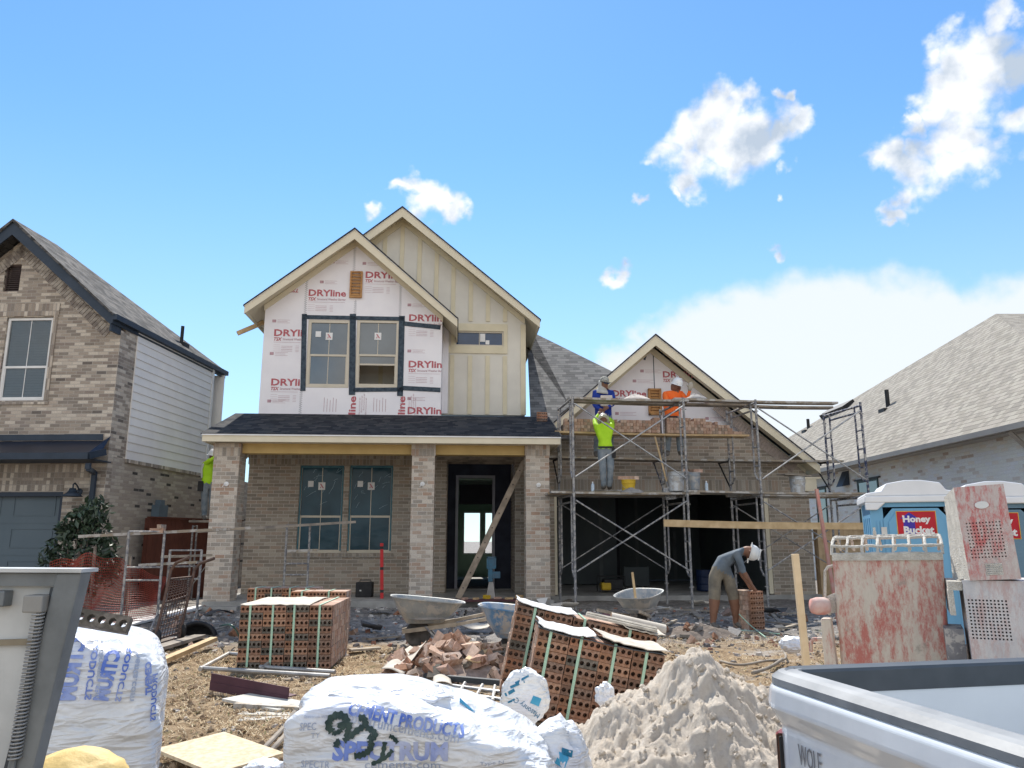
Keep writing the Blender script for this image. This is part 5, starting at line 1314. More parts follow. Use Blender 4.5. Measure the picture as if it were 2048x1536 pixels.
# shovel leaning on the scaffold
e = empty('shovel', (0,0,0), label='wooden handled shovel leaning on the lower deck left of the white bucket', cat='shovel')
a = SF.w(SF.p(1310,874,.9)[0], .9, SF.p(1310,874,.9)[1]); b = SF.w(SF.p(1336,968,.35)[0], .35, zd+.12)
e.location = b
m = MB(); m.tube([(0,0,0), a-b], [.018,.02], 8); m.build('handle', M_wood, e)
m = MB(); d = (a-b).normalized(); m.bar(-d*.3, -d*.02, .22, .012, up=(0,1,0)); m.tube([-d*.06, d*.12], .022, 8); m.build('blade', M_pipe, e)
# loose cloth or paper on the deck
m = MB(); R = random.Random(5); n = 8
vs = [(i*.07-.28, j*.05-.1, .01+R.uniform(0,.02)) for i in range(n+1) for j in range(4)]; m.add(vs, [(i*4+j,(i+1)*4+j,(i+1)*4+j+1,i*4+j+1) for i in range(n) for j in range(3)])
o = m.build('paper_sheet', M_white, loc=SF.w(bx(1215,.1), .12, zd)); tag(o, 'pale crumpled paper on the plank under the person in lime', 'paper')
# brick and board on porch roof
c = H.w(H.p(1083,838,-.2)[0], -.3, H.p(1083,838,-.3)[1]); 
for k in range(3): single(['lower','middle','upper'][k]+' brick of the small stack on the right end of the porch roof', c+Vector((0,0,-.02+k*.072)), (0,0,.1*k+.05))
# ladder plank in the doorway
a = H.w(H.p(916,1183,-1.0)[0], -1.0, GL+.0); b = H.w(H.p(1049,922,-.7)[0], -.7, H.p(1049,922,-.7)[1])
e = empty('ladder', a, label='wooden ladder seen edge on, leaning diagonally across the entry doorway', cat='ladder')
d = b-a; L_ = d.length; dn = d.normalized()
for k, off in enumerate((0, .38)):
    m = MB(); m.bar(Vector((0,off,0)), d+Vector((0,off,0)), .125, .035, up=(0,1,0)); m.build('rail', mat('dirty_ladder_wood', (.38,.31,.24), (.22,.18,.14), 6, .8, bump=.3), e)
for i in range(9):
    c = d*((i+.7)/9.4); m = MB(); m.tube([c+Vector((0,-.03,0)), c+Vector((0,.41,0))], .014, 7); m.build('rung', M_black, e)
# masonry saw on its stand, tools on the porch
p = H.w(H.p(982,1185,-1.2)[0], -1.1, GL); e = empty('masonry_saw', p, label='blue masonry saw on a dusty stand at the edge of the entry slab', cat='saw')
M_sawb = mat('blue_machine', (.04,.13,.20), (.06,.10,.14), 9, .6)
m = MB(); m.add([(-.1,-.1,0),(.1,-.1,0),(.1,.1,0),(-.1,.1,0),(-.04,-.04,.35),(.05,-.04,.35),(.05,.05,.35),(-.04,.05,.35)], [(0,3,2,1),(4,5,6,7),(0,1,5,4),(1,2,6,5),(2,3,7,6),(3,0,4,7)]); m.build('stand', M_mort, e)
m = MB(); m.box(-.06,.04,-.06,.06,.35,.72); m.box(.03,.2,-.05,.06,.42,.56); m.build('motor', M_sawb, e, bevel=.01)
m = MB(); m.box(-.09,.10,-.07,-.055,.62,.84); m.box(-.09,-.06,-.08,.02,.64,.86); m.box(.08,.11,-.08,.02,.64,.86); m.box(-.09,.11,-.08,.02,.84,.87); m.build('blade_guard', M_sawb, e)
p = H.w(H.p(728,1183,-.6)[0], -.4, GL); e = empty('jobsite_radio', p, label='black box shaped jobsite speaker standing on the porch slab under the windows', cat='speaker')
m = MB(); m.box(-.19,.17,-.12,.12,0,.32); m.build('cabinet', M_black, e, bevel=.02); m = MB(); m.tube([(-.12,0,.32),(-.12,0,.36),(.12,0,.36),(.12,0,.32)], .012, 6); m.build('handle', M_black, e); m = MB(); m.box(-.1,-.06,-.125,-.12,.13,.16); m.build('badge', M_refl, e)
p = H.w(H.p(764,1190,-.9)[0], -.9, GL); e = empty('spirit_level', p, label='long red spirit level leaning against the porch wall', cat='level'); e.rotation_euler = (-.22,-.05,.1)
m = MB(); m.box(-.035,.035,-.012,.012,0,1.18); m.build('body', mat('red_level', (.55,.02,.025), (.42,.02,.02), 5, .5), e); 
for z in (.12,.6,1.05): m = MB(); m.box(-.036,.036,-.0135,.0135,z,z+.06); m.build('vial', M_black, e)
# generator, barrel and bits in the garage
def cylinder_thing(name, px, py, ly, r, h, mt, label, cat):
    x, _ = H.p(px, py, ly); e = MB(); e.lathe([(.001,0),(r*.95,0),(r,.03),(r*.97,h*.3),(r*1.02,h*.33),(r*.97,h*.36),(r*.97,h*.64),(r*1.02,h*.67),(r*.97,h*.7),(r,h-.03),(r*.95,h),(.001,h-.02)], n=20)
    o = e.build(name, mt, loc=H.w(x, ly, GL)); return tag(o, label, cat)
cylinder_thing('plastic_barrel', 1409, 1170, 1.2, .2, .5, mat('dark_blue_plastic', (.012,.025,.07), None, 4, .4), 'dark blue plastic barrel just inside the garage opening', 'barrel')
x, _ = H.p(1222, 1170, 1.0); e = empty('generator', H.w(x, 1.0, GL), H.a, 'yellow and black portable generator on the garage floor', 'generator')
m = MB(); m.box(-.2,.28,-.16,.16,.05,.30); m.build('engine', M_black, e, bevel=.03); m = MB(); m.box(-.26,-.02,-.18,.16,.04,.22); m.build('tank', M_yb, e, bevel=.04)
m = MB()
for y in (-.2,.2): m.tube([(-.3,y,.0),(-.3,y,.36),(.3,y,.36),(.3,y,0)], .013, 6)
m.build('frame', M_black, e)
x, _ = H.p(1273, 1160, 3.2); m = MB(); m.box(-.3,.3,-.02,.02,0,.5); m.box(-.34,-.3,-.03,.03,0,.52); m.box(.3,.34,-.03,.03,0,.52); o = m.build('framed_panel', M_dry, loc=H.w(x,3.2,GL)); tag(o, 'grey framed panel leaning at the back of the garage behind the wheelbarrow', 'panel')
# ---------------------------------------------------------------- low trestles and planks at the left
g2 = 'low pipe trestles at the left of the porch'
def trestle(px, y, zt_, label, depth=.9, base=.28, w=.55, mt=None):
    c = at(px, 1150, y); e = empty('trestle', (c.x, y, base), rad(6), label, 'trestle', g2)
    for s in (-w/2, w/2):
        m = MB(); m.tube([(s,0,.12),(s,0,zt_-base)], .021, 7)
        for q in (-.28, .28): m.tube([(s,q,0),(s,0,.26)], .013, 6)
        m.tube([(s-.02,-.3,0),(s-.02,.3,0)] if False else [(s,-.28,.0),(s,.28,.0)], .010, 6)
        m.build('post', mt or M_pipe, e)
    for z in (zt_-base-.01, .95, .75): m = MB(); m.tube([(-w/2,0,z),(w/2,0,z)], .015, 7); m.build('rail', mt or M_pipe, e)
    return e
trestle(286, 12.6, 1.80, 'left tall pipe trestle carrying the long plank beside the orange mesh')
trestle(368, 13.0, 1.50, 'pipe trestle with splayed feet in front of the red fence', w=.5)
trestle(592, 14.6, 1.94, 'crusted pipe trestle standing in front of the left porch window', w=.42)
def wplank(a, b, w, t, mt, label, name='plank', group='loose planks and boards around the trestles', cat='plank'):
    a = Vector(a); b = Vector(b); m = MB(); d = b-a; L_ = d.length
    m.box(0, L_, -w/2, w/2, -t/2, t/2); o = m.build(name, mt, loc=a)
    o.rotation_euler = (0, -math.atan2(d.z, Vector((d.x,d.y)).length), math.atan2(d.y, d.x)); return tag(o, label, cat, group)
wplank(at(158,1073,12.5), at(500,1056,13.5), .22, .045, M_plk, 'long plank on the left trestle running past the left porch column')
wplank(at(395,1063,13.45), at(708,1044,14.9), .2, .045, M_wood2, 'plank from the left porch column to the window trestle')
wplank(at(283,1130,12.9), at(400,1124,12.7), .16, .04, M_plk, 'low plank on the trestle in front of the red fence')
wplank(at(322,1114,13.6), at(425,1110,13.9), .16, .04, M_wood2, 'short upper plank behind the hand truck')
wplank(at(575,1102,14.2), at(636,1100,14.3), .1, .04, M_plk, 'short plank end on the crusted window trestle')
single('loose pale brick lying on the long plank at the left', at(323,1056,12.7)+Vector((0,0,.02)), (0,0,.1), SBme)
single('second pale brick on the long plank at the left, just left of the first', at(315,1061,12.65), (0,0,1.4), SBme)
# ---------------------------------------------------------------- hand truck
a = at(330, 1292, 10.4); e = empty('hand_truck', (a.x, 10.4, a.z), label='rusty brown hand truck with curved handles and a mesh back leaning on debris', cat='hand truck')
M_rust = mat('rusty_brown_steel', (.16,.10,.075), (.09,.06,.05), 9, .7, .3)
def rel(px, py, Y): return at(px, py, Y) - Vector((a.x, 10.4, a.z))
L1 = [rel(307,1290,10.4), rel(330,1195,10.6), rel(342,1140,10.7), rel(352,1126,10.7), rel(378,1115,10.5)]
L2 = [rel(358,1275,10.9), rel(380,1180,11.1), rel(389,1140,11.2), rel(400,1127,11.2), rel(428,1117,11.0)]
for P_ in (L1, L2): m = MB(); m.tube(P_, .021, 8); m.build('handle_rail', M_rust, e)
m = MB()
def lerp(A, B, t): return A+(B-A)*t
def railpt(P_, s):
    k = min(1, int(s*2)); return lerp(P_[k], P_[k+1], s*2-k) if s < 1 else P_[2]
for i in range(17):
    s = .05+.78*i/16; m.tube([railpt(L1,s), railpt(L2,s)], .006 if i % 8 else .015, 5)
for j in range(1, 9):
    t = j/9; m.tube([lerp(railpt(L1,s), railpt(L2,s), t) for s in (.05,.3,.5,.83)], .006, 5)
m.build('mesh_back', M_rust, e)
m = MB(); q0, q1 = railpt(L1,.0), railpt(L2,.0); m.add([q0,q1,q1+Vector((.1,-.3,.02)),q0+Vector((.1,-.3,.02)),q0+Vector((0,0,.01)),q1+Vector((0,0,.01)),q1+Vector((.1,-.3,.03)),q0+Vector((.1,-.3,.03))], [(0,1,2,3),(4,7,6,5),(3,2,6,7),(0,3,7,4),(1,5,6,2)]); m.build('toe_plate', M_rust, e)
for q in (q0, q1): m = MB(); m.lathe([(.03,-.03),(.1,-.03),(.12,0),(.1,.03),(.03,.03)], n=16, X=T(q.x-.02,q.y+.1,q.z+.08, ry=pi/2, rz=.8)); m.build('wheel', M_black, e)
# ---------------------------------------------------------------- orange safety mesh
def mesh_fence():
    a = [at(100,1125,12.2), at(190,1108,12.6), at(265,1130,13.2), at(330,1160,14.2)]
    bz = .28; m = MB(); nu, nv = 74, 26; P_ = []
    for i in range(nu+1):
        s = i/nu*3; k = min(2, int(s)); t = s-k; tp = lerp(a[k], a[k+1], t)
        for j in range(nv+1):
            v = j/nv; z = bz + (tp.z-bz)*(1-v) ; w = .10*sin(s*5+v*4)+.08*mnoise.noise(Vector((s*2,v*3,1)))
            P_.append(Vector((tp.x + .12*v*sin(s*3), tp.y + w - .25*v, z + .03*sin(s*9)*(1-v))))
    for i in range(nu+1):
        m.tube([P_[i*(nv+1)+j] for j in range(nv+1)], .003, 3, cap=False)
    for j in range(nv+1): m.tube([P_[i*(nv+1)+j] for i in range(nu+1)], .0055, 3, cap=False)
    e = empty('safety_fence', (a[0].x, a[0].y, bz), label='sagging orange red plastic mesh fence in front of the mottled brick house', cat='safety fence')
    o = m.build('mesh', mat('orange_plastic_mesh', (.34,.06,.035), (.24,.04,.03), 4, .6, bump=0), e); o.location = -e.location
    for px, py, Y in ((190,1105,12.6),(262,1125,13.15)):
        p = at(px, py, Y); m = MB(); m.bar((p.x-e.location.x, p.y-e.location.y+.03, -.1), (p.x-e.location.x-.02, p.y-e.location.y+.03, p.z-bz+.1), .035, .035, up=(0,1,0)); m.build('stake', M_wood2, e)
mesh_fence()
# ---------------------------------------------------------------- wheelbarrows
M_tray = crusted('crusted_tray', (.33,.35,.35), (.26,.28,.29), 6)
M_hand = mat('grey_wood_handle', (.42,.36,.28), (.27,.23,.18), 7, .85, bump=.3)
def wheelbarrow(loc, rz, label, blue=False, sc=1, tilt=(0,0)):
    e = empty('wheelbarrow', loc, label=label, cat='wheelbarrow', group='mortar wheelbarrows', rot=(tilt[0], tilt[1], rz)); e.scale = (sc,)*3
    # tray: front is +x
    def ring(hx, hy, z, cx=0, n=28, slope=0):
        out = []
        for k in range(n):
            a = 2*pi*k/n; c_, s_ = cos(a), sin(a); q = (abs(c_)**3.2+abs(s_)**3.2)**(-1/3.2); x = c_*q*hx; out.append((cx+x, s_*q*hy, z+slope*x))
        return out
    rings = [ring(.21,.15,.30,.06), ring(.24,.19,.31,.06), ring(.36,.26,.44,.04,slope=.04), ring(.47,.325,.60,.02,slope=.10), ring(.49,.345,.605,.02,slope=.10), ring(.49,.345,.59,.02,slope=.10), ring(.46,.315,.59,.02,slope=.10), ring(.35,.25,.44,.04,slope=.04), ring(.2,.14,.33,.06)]
    m = MB(); n = 28; vs = [p for r_ in rings for p in r_]; fs = [tuple(range(n-1,-1,-1)), tuple((len(rings)-1)*n+k for k in range(n))]
    for i in range(len(rings)-1):
        for k in range(n): fs.append((i*n+k, i*n+(k+1)%n, (i+1)*n+(k+1)%n, (i+1)*n+k))
    m.add(vs, fs); m.build('tray', M_tray if not blue else crusted('blue_crusted_tray', (.10,.22,.38), (.38,.42,.45), 4), e, smooth=False)
    m = MB(); m.box(-.05,.2,-.12,.12,.345,.37) ; m.lathe([(.001,.06),(.2,.04),(.28,.0)], c=(.02,0,.36), n=16, sx=1.2); m.build('mortar_load', M_mort, e, smooth=True)
    for s in (-1, 1):
        m = MB(); m.bar((.34,s*.07,.2),(-.35,s*.26,.30), .045, .05); m.bar((-.35,s*.26,.30),(-.92,s*.33,.40), .04, .04); m.build('handle', M_hand, e)
        m = MB(); m.tube([(-.30,s*.25,.29),(-.36,s*.26,.0),(-.2,s*.24,.0),(.05,s*.17,.27)], .016, 6); m.build('leg', M_pipe, e)
    m = MB(); m.lathe([(.04,-.04),(.13,-.045),(.165,-.03),(.17,0),(.165,.03),(.13,.045),(.04,.04)], c=(0,0,0), n=24, X=T(.14,0,.16, rx=pi/2)); m.build('wheel', mat('dusty_tyre', (.16,.15,.14), (.06,.058,.055), 6, .9), e, smooth=True)
    return e
p = at(858, 1290, 10.5); wheelbarrow((p.x, 10.45, .30), rad(187), 'grey crusted wheelbarrow left of the tilted brick packs, handles towards the right')
p = at(1275, 1258, 12.2); wheelbarrow((p.x, 12.0, .30), rad(62), 'wheelbarrow with a shovel standing in it, in front of the open garage', sc=.95)
p = at(1010, 1300, 8.6); wheelbarrow((p.x+.22, 8.7, .32), rad(170), 'blue stained wheelbarrow half hidden behind the rear tilted brick pack', blue=True)
e = empty('shovel', at(1272,1190,12.05), label='shovel with a short wooden handle standing in the wheelbarrow before the garage', cat='shovel'); m = MB(); m.tube([(0,0,-.15),(-.03,.1,.33)], .02, 8); m.build('handle', M_wood, e); m = MB(); m.box(-.1,.1,-.01,.01,-.32,-.12); m.build('blade', M_pipe, e)
# ---------------------------------------------------------------- mortar mixer
def worn(name, c, c2, c3, s1=3, s2=11, dirt=(.25,.23,.2)):
    t = NT(name); t.set(.65, .1, .35)
    sep = t.n('ShaderNodeMapping'); t.l(t.tc.outputs['Object'], sep.inputs[0]); sep.inputs['Scale'].default_value = (1.3,1.3,.42)
    v = sep.outputs[0]
    a = t.ramp(t.noise(s1, 9, .8, v), [(.43, (0,0,0)), (.53, (1,1,1))]); b = t.ramp(t.noise(s2, 8, .8, v), [(.47, (0,0,0)), (.6, (.9,.9,.9))])
    cc = t.mix(b, t.mix(a, c, c2), c3); cc = t.mix(t.ramp(t.noise(s1*2.1, 6, .7), [(.6, (0,0,0)), (.7, (.7,.7,.7))]), cc, dirt)
    t.col(cc); t.bump(t.noise(30, 6, .7), .25, .004); return t.m
M_mred = worn('worn_red_paint', (.42,.15,.125), (.54,.49,.42), (.50,.45,.38), 3.6, 26)
M_mred2 = worn('worn_red_cowl', (.46,.13,.12), (.48,.38,.35), (.52,.48,.44), 5, 30)
M_mgrey = worn('worn_silver_cowl', (.46,.46,.47), (.55,.53,.52), (.46,.34,.32), 3, 9, (.33,.32,.31))
M_crust = mat('white_mortar_crust', (.68,.65,.58), (.52,.49,.43), 18, .95, bump=1.0, bdist=.02)
MY = 5.0
mixer = empty('mortar_mixer', (at(1785,1200,MY).x, MY, .25), label='worn red and grey mortar mixer with a crusted white grate, behind the pickup', cat='mixer')
mo = Vector(mixer.location)
MN = Vector((sin(rad(27)), cos(rad(27)), 0))            # the machine faces the camera
def P(px, py, Y=MY):                                   # point on the vertical plane of the machine's face, Y-MY behind it
    r = ray(px, py); c0 = at(1785, 1200, MY) + MN*(Y-MY); t = (c0 - Vector((0,0,EYE))).dot(MN)/r.dot(MN)
    return r*t + Vector((0,0,EYE)) - mo
def ext_quad(mb, q, dy, mi=0):                          # front polygon q (Vectors), extruded by dy in y
    n = len(q); vs = [tuple(p) for p in q] + [tuple(p + MN*dy) for p in q]
    mb.add(vs, [tuple(range(n)), tuple(range(2*n-1, n-1, -1))] + [(i+n, (i+1)%n+n, (i+1)%n, i) for i in range(n)], mi)
def down(a, b, z):                                      # continue the line a->b down to height z
    t = (z-a.z)/(b.z-a.z); return a + (b-a)*t
tl_, tr2, brr, bll = P(1664,1112), P(1886,1110), P(1901,1319), P(1681,1319)
bll = down(tl_, bll, .12); brr = down(tr2, brr, .12)
m = MB(); ext_quad(m, [bll, brr, tr2, tl_], .75); m.build('drum', M_mred, mixer, bevel=.015)
m = MB(); ext_quad(m, [tl_+MN*-.012+Vector((0,0,-.03)), tr2+MN*-.012+Vector((0,0,-.03)), tr2+MN*-.012+Vector((0,0,.01)), tl_+MN*-.012+Vector((0,0,.01))], .03); m.build('drum_rim', M_crust, mixer)
m = MB(); R = random.Random(3)
def crbar(a, b, r):
    n = max(3, int((b-a).length/.03)); pts = [a + (b-a)*(i/n) + Vector((R.uniform(-.002,.002), 0, R.uniform(-.004,.002))) for i in range(n+1)]
    m.tube(pts, [r*R.uniform(.85,1.35) for _ in pts], 7)
h_ = .115; A0 = tl_ + Vector((0,0,.01)); A1_ = tr2 + Vector((0,0,.01))
for k, (dy, dz) in enumerate(((0,0),(.02,.05),(.22,h_*.9),(.5,h_))):
    crbar(A0+(MN*dy+Vector((0,0,dz))), A1_+(MN*dy+Vector((0,0,dz))), .009 if k else .010)
for i in range(8):
    a = A0 + (A1_-A0)*(i/7)
    for q0, q1 in (((0,0),(.02,.05)),((.02,.05),(.22,h_*.9)),((.22,h_*.9),(.5,h_)),((.5,h_),(.72,.02))): crbar(a+(MN*q0[0]+Vector((0,0,q0[1]))), a+(MN*q1[0]+Vector((0,0,q1[1]))), .0085)
crbar(A0+(A1_-A0)*.4+(MN*.3+Vector((0,0,h_))), A0+(A1_-A0)*.4+(MN*.3+Vector((0,0,h_+.06))), .009)
m.build('grate', M_crust, mixer)
# pedestal, bearing, lever
a = P(1640,1212,4.95); m = MB(); m.lathe([(.001,-.06),(.045,-.055),(.055,-.02),(.055,.03),(.045,.055),(.001,.06)], n=20, X=T(a.x,a.y,a.z, ry=pi/2)); m.build('bearing', mat('dusty_pink_metal', (.62,.52,.47), (.5,.2,.17), 7, .8, bump=.3), mixer, smooth=True)
m = MB(); q = [P(1641,1238,4.95), P(1661,1238,4.95), P(1672,1320,4.95), P(1648,1320,4.95)]; q[2] = down(q[1], q[2], .05); q[3] = down(q[0], q[3], .05); ext_quad(m, [q[3], q[2], q[1], q[0]], .12); m.build('pedestal', M_mred, mixer, bevel=.008)
m = MB(); m.tube([P(1660,1230,5.05), P(1650,1190,5.05), P(1650,1142,5.05), P(1656,1134,5.05), P(1668,1131,5.05)], .010, 8); m.build('lever', M_crust, mixer)
m = MB(); ext_quad(m, [P(1656,1226,5.03), P(1672,1226,5.03), P(1672,1185,5.03), P(1654,1192,5.03)], .03); m.build('side_plate', M_crust, mixer)
m = MB(); m.tube([P(1622,1303,5.1), P(1622,1285,5.1), P(1626,1279,5.1), P(1645,1278,5.1)], .013, 8); m.build('tow_handle', M_mred, mixer)
# engine cowl, lower box with a punched grille
def plate(q00, q10, q01, nx, nz, u0, u1, v0, v1, hole=.5):   # q00 bottom-left, q10 bottom-right, q01 top-left: wall in its own axes
    ux = q10-q00; uz = q01-q00; Lx, Lz = ux.length, uz.length
    X = Matrix.Identity(4); ex, ez = ux/Lx, uz/Lz; ey = MN.copy()
    for r_ in range(3): X[r_][0] = ex[r_]; X[r_][1] = ey[r_]; X[r_][2] = ez[r_]; X[r_][3] = q00[r_]
    holes = []; dx = (u1-u0)*Lx/nx; dz = (v1-v0)*Lz/nz
    for i in range(nx):
        for j in range(nz):
            cx_ = u0*Lx+dx*(i+.5); cz_ = v0*Lz+dz*(j+.5); w = dx*hole/2; h = dz*hole/2; holes.append([(cx_-w,cz_-h),(cx_+w,cz_-h),(cx_+w,cz_+h),(cx_-w,cz_+h)])
    return X, Lx, Lz, holes
c00, c10, c01 = P(1950,1320,4.7), P(2090,1320,4.7), P(1924,1160,4.7)
c00 = down(c01, P(1945,1320,4.7), .05); ML = Vector((MN.y,-MN.x,0)); c10 = c00 + ML*.55
Hc = c01.z - c00.z; vv = lambda py: (P(1980,py,4.7).z-c00.z)/Hc
X, Lx, Lz, holes = plate(c00, c10, c01, 11, 12, (P(1949,1240,4.7)-c00).dot(ML)/.55-.02, (P(2032,1240,4.7)-c00).dot(ML)/.55-.02, vv(1281), vv(1198))
slot = [[(.49,Lz*vv(1250)),(.53,Lz*vv(1250)),(.53,Lz*vv(1232)),(.49,Lz*vv(1232))]]
m = MB(); m.wall([(0,0),(Lx,0),(Lx,Lz),(0,Lz)], holes+slot, 0, .012, X=X); m.box(0,.012,.012,.5,0,Lz,X=X); m.box(Lx-.012,Lx,.012,.5,0,Lz,X=X); m.box(0,Lx,.012,.5,Lz-.012,Lz,X=X)
low = m.build('engine_cowl', M_mgrey, mixer)
m = MB(); m.box(.02,Lx-.02,.06,.45,.02,Lz-.03,X=X); m.build('engine_block', M_black, mixer)
m = MB(); m.box(-.075,-.002,.02,.5,Lz-.06,Lz-.01,X=X); m.box(-.078,-.05,.02,.5,Lz-.20,Lz-.06,X=X); m.build('crusted_flange', M_crust, mixer)
m = MB(); m.box(-.12,-.02,.1,.4,.0,Lz*.75,X=X); m.build('frame_box', M_pipe, mixer)
# tilted upper lid
d00, d10, d01 = P(1940,1161,4.68), P(2043,1158,4.68), P(1907,975,4.68)
X, Lx, Lz, holes = plate(d00, d10, d01, 11, 11, .10, .82, .22, .62, .42)
m = MB(); m.wall([(0,0),(Lx,0),(Lx,Lz),(0,Lz)], holes, 0, .01, X=X); lid = m.build('open_lid', M_mred2, mixer)
m = MB(); m.add([(0,.0,0),(0,0,Lz),(-.045,.30,Lz-.04),(-.075,.30,.0)], [(0,3,2,1)], X=X); m.box(0,.008,.01,.28,0,Lz,X=X); m.build('lid_side', M_crust, mixer)
m = MB(); m.box(.01,Lx-.002,.27,.28,0,Lz-.005,X=X); m.box(Lx-.012,Lx-.002,.01,.27,0,Lz,X=X); m.box(.01,Lx-.014,.01,.27,Lz-.012,Lz-.004,X=X); m.build('lid_back', mat('dusty_inner', (.42,.36,.33), (.3,.2,.18), 8, .9), mixer)
m = MB(); m.lathe([(.001,0),(.034,0),(.036,.004),(.03,.008),(.001,.008)], c=(0,0,0), n=24, X=X @ T(Lx*.5,-.008,Lz*.79, rx=-pi/2), sy=.6); m.build('oval_badge', M_refl, lid)
m = MB(); m.box(Lx*.35,Lx*.68,-.003,-.0005,Lz*.05,Lz*.17,X=X); p_ = m.build('label_plate', M_crust, lid); m = MB()
for k in range(5): m.box(Lx*.37,Lx*(.6+.05*(k%2)),-.0045,-.0031,Lz*(.065+.02*k),Lz*(.07+.02*k),X=X)
m.build('print', M_pipe, p_)
m = MB(); a = P(1785,1330,5.0)
for s in (.1,.9):
    m = MB(); m.lathe([(.05,-.08),(.2,-.09),(.26,-.05),(.26,.05),(.2,.09),(.05,.08)], n=20, X=T(s,.75-s*.5,.04, ry=pi/2)); m.build('wheel', M_black, mixer, smooth=True)
# ---------------------------------------------------------------- portable toilets
M_pblue = mat('sky_blue_plastic', (.17,.40,.60), (.15,.36,.55), 2, .45, bump=.05)
M_proof = mat('white_plastic_roof', (.78,.80,.82), (.72,.74,.76), 3, .4, bump=0)
def toilet(loc, rz, label, mt, sign=True):
    e = empty('portable_toilet', loc, rz, label, 'portable toilet', 'portable toilets'); W = 1.12; Hb = 1.88
    m = MB(); m.box(-W/2,-W/2+.06,0,W,0,Hb); m.box(W/2-.06,W/2,0,W,0,Hb); m.box(-W/2+.06,W/2-.06,W-.05,W,0,Hb)
    m.box(-W/2+.06,-W/2+.16,0,.06,0,Hb); m.box(W/2-.16,W/2-.06,0,.06,0,Hb); m.box(-W/2+.16,W/2-.16,0,.06,Hb-.06,Hb)
    for s in (-1,1):
        for k in range(4): m.box(s*W/2-.012 if s<0 else s*W/2, s*W/2 if s<0 else s*W/2+.012, .12+k*.25, .24+k*.25, .15, Hb-.2)
    for x in (-W/2+.075,): m.box(x, x+.025, -.012, -.001, .15, Hb-.25); m.box(x+.045, x+.07, -.012, -.001, .15, Hb-.25)
    m.build('cabin', mt, e)
    dw = .40; m = MB(); m.wall([(-dw,.05),(dw,.05),(dw,Hb-.22),(dw-.12,Hb-.08),(-dw+.12,Hb-.08),(-dw,Hb-.22)], [], -.012, .03)
    m.wall([(-dw+.06,.15),(dw-.06,.15),(dw-.06,Hb-.27),(dw-.16,Hb-.13),(-dw+.16,Hb-.13),(-dw+.06,Hb-.27)], [], -.028, -.0125)
    d = m.build('door', mt, e)
    for z in (.4, 1.5): h = MB(); h.box(-dw-.04,-dw+.03,-.022,-.013,z-.05,z+.05); h.build('hinge', M_refl, d)
    m = MB(); m.box(-.62,.62,-.06,W+.04,Hb,Hb+.09); m.wall([(-.62,Hb+.09),(.62,Hb+.09),(.60,Hb+.13),(.40,Hb+.16),(.33,Hb+.26),(.1,Hb+.30),(-.1,Hb+.30),(-.33,Hb+.26),(-.40,Hb+.16),(-.60,Hb+.13)], [], -.04, W)
    m.wall([(-.62,Hb-.10),(-.47,Hb-.10),(-.36,Hb+.0),(-.62,Hb+.0)], [], -.06, -.02); m.wall([(.47,Hb-.10),(.62,Hb-.10),(.62,Hb),(.36,Hb)], [], -.06, -.02)
    m.build('roof', M_proof, e, bevel=.015)
    sw, sh = .235, .165; zc = Hb-.29; y = -.03
    m = MB(); m.box(-sw-.008,sw+.008,y-.002,y,zc-sh-.008,zc+sh+.008); s_ = m.build('sign_border', mat('yellow_sign_edge', (.8,.5,.05), None, 3, .5, bump=0), d)
    m = MB(); m.box(-sw,sw,y-.0035,y-.0021,zc-sh,zc+sh); m.build('sign', mat('red_sign', (.55,.015,.03), None, 3, .45, bump=0), d)
    m = MB(); m.wall([(-.16,zc-.15),(-.02,zc-.15),(-.02,zc+.07),(.03,zc+.07),(-.08,zc+.155),(-.20,zc+.07),(-.16,zc+.07)], [], y-.005, y-.0036); m.build('house_mark', mat('violet_blue', (.06,.035,.38), None, 3, .5, bump=0), d)
    m = MB(); text_fit(m, 'Honey', T(-.165,y-.0062,zc-.005), .34, .115, bold=.045, ext=.0008); text_fit(m, 'Bucket', T(-.165,y-.0062,zc-.135), .37, .105, bold=.045, ext=.0008)
    m.box(-.17,-.15,y-.0062,y-.0052,zc+.09,zc+.115); m.build('sign_lettering', M_white, d)
    return e
a = at(1838,1100,10.6); toilet((a.x,10.6,.28), rad(-19), 'sky blue portable toilet with a red Honey Bucket sign, nearer the scaffold', M_pblue)
a = at(2002,1100,10.4); toilet((a.x,10.4,.25), rad(-22), 'darker blue grey portable toilet mostly hidden behind the mixer lid', mat('dull_blue_plastic', (.14,.24,.32), (.12,.21,.28), 2, .5, bump=.05))
# ---------------------------------------------------------------- wooden stake
a = at(1590,1108,4.9); b = at(1612,1322,4.9); d = (b-a); b2 = a + d*((.1-a.z)/d.z)
m = MB(); m.bar(b2, a, .042, .028, up=(0,1,0)); o = own_origin(m.build('wooden_stake', mat('new_pine', (.72,.56,.36), (.6,.44,.26), 6, .7), bevel=.003), b2); tag(o, 'tall pale pine stake standing left of the red mixer', 'stake')
a = at(1633,978,12.4); m = MB(); m.bar((a.x+.2,12.4,.2), a, .045, .045, up=(0,1,0)); o = own_origin(m.build('wooden_stake', mat('pink_painted_wood', (.55,.22,.18), (.5,.3,.24), 9, .8)), (a.x+.2,12.4,.2)); tag(o, 'pink painted stake standing in front of the right scaffold bay', 'stake')
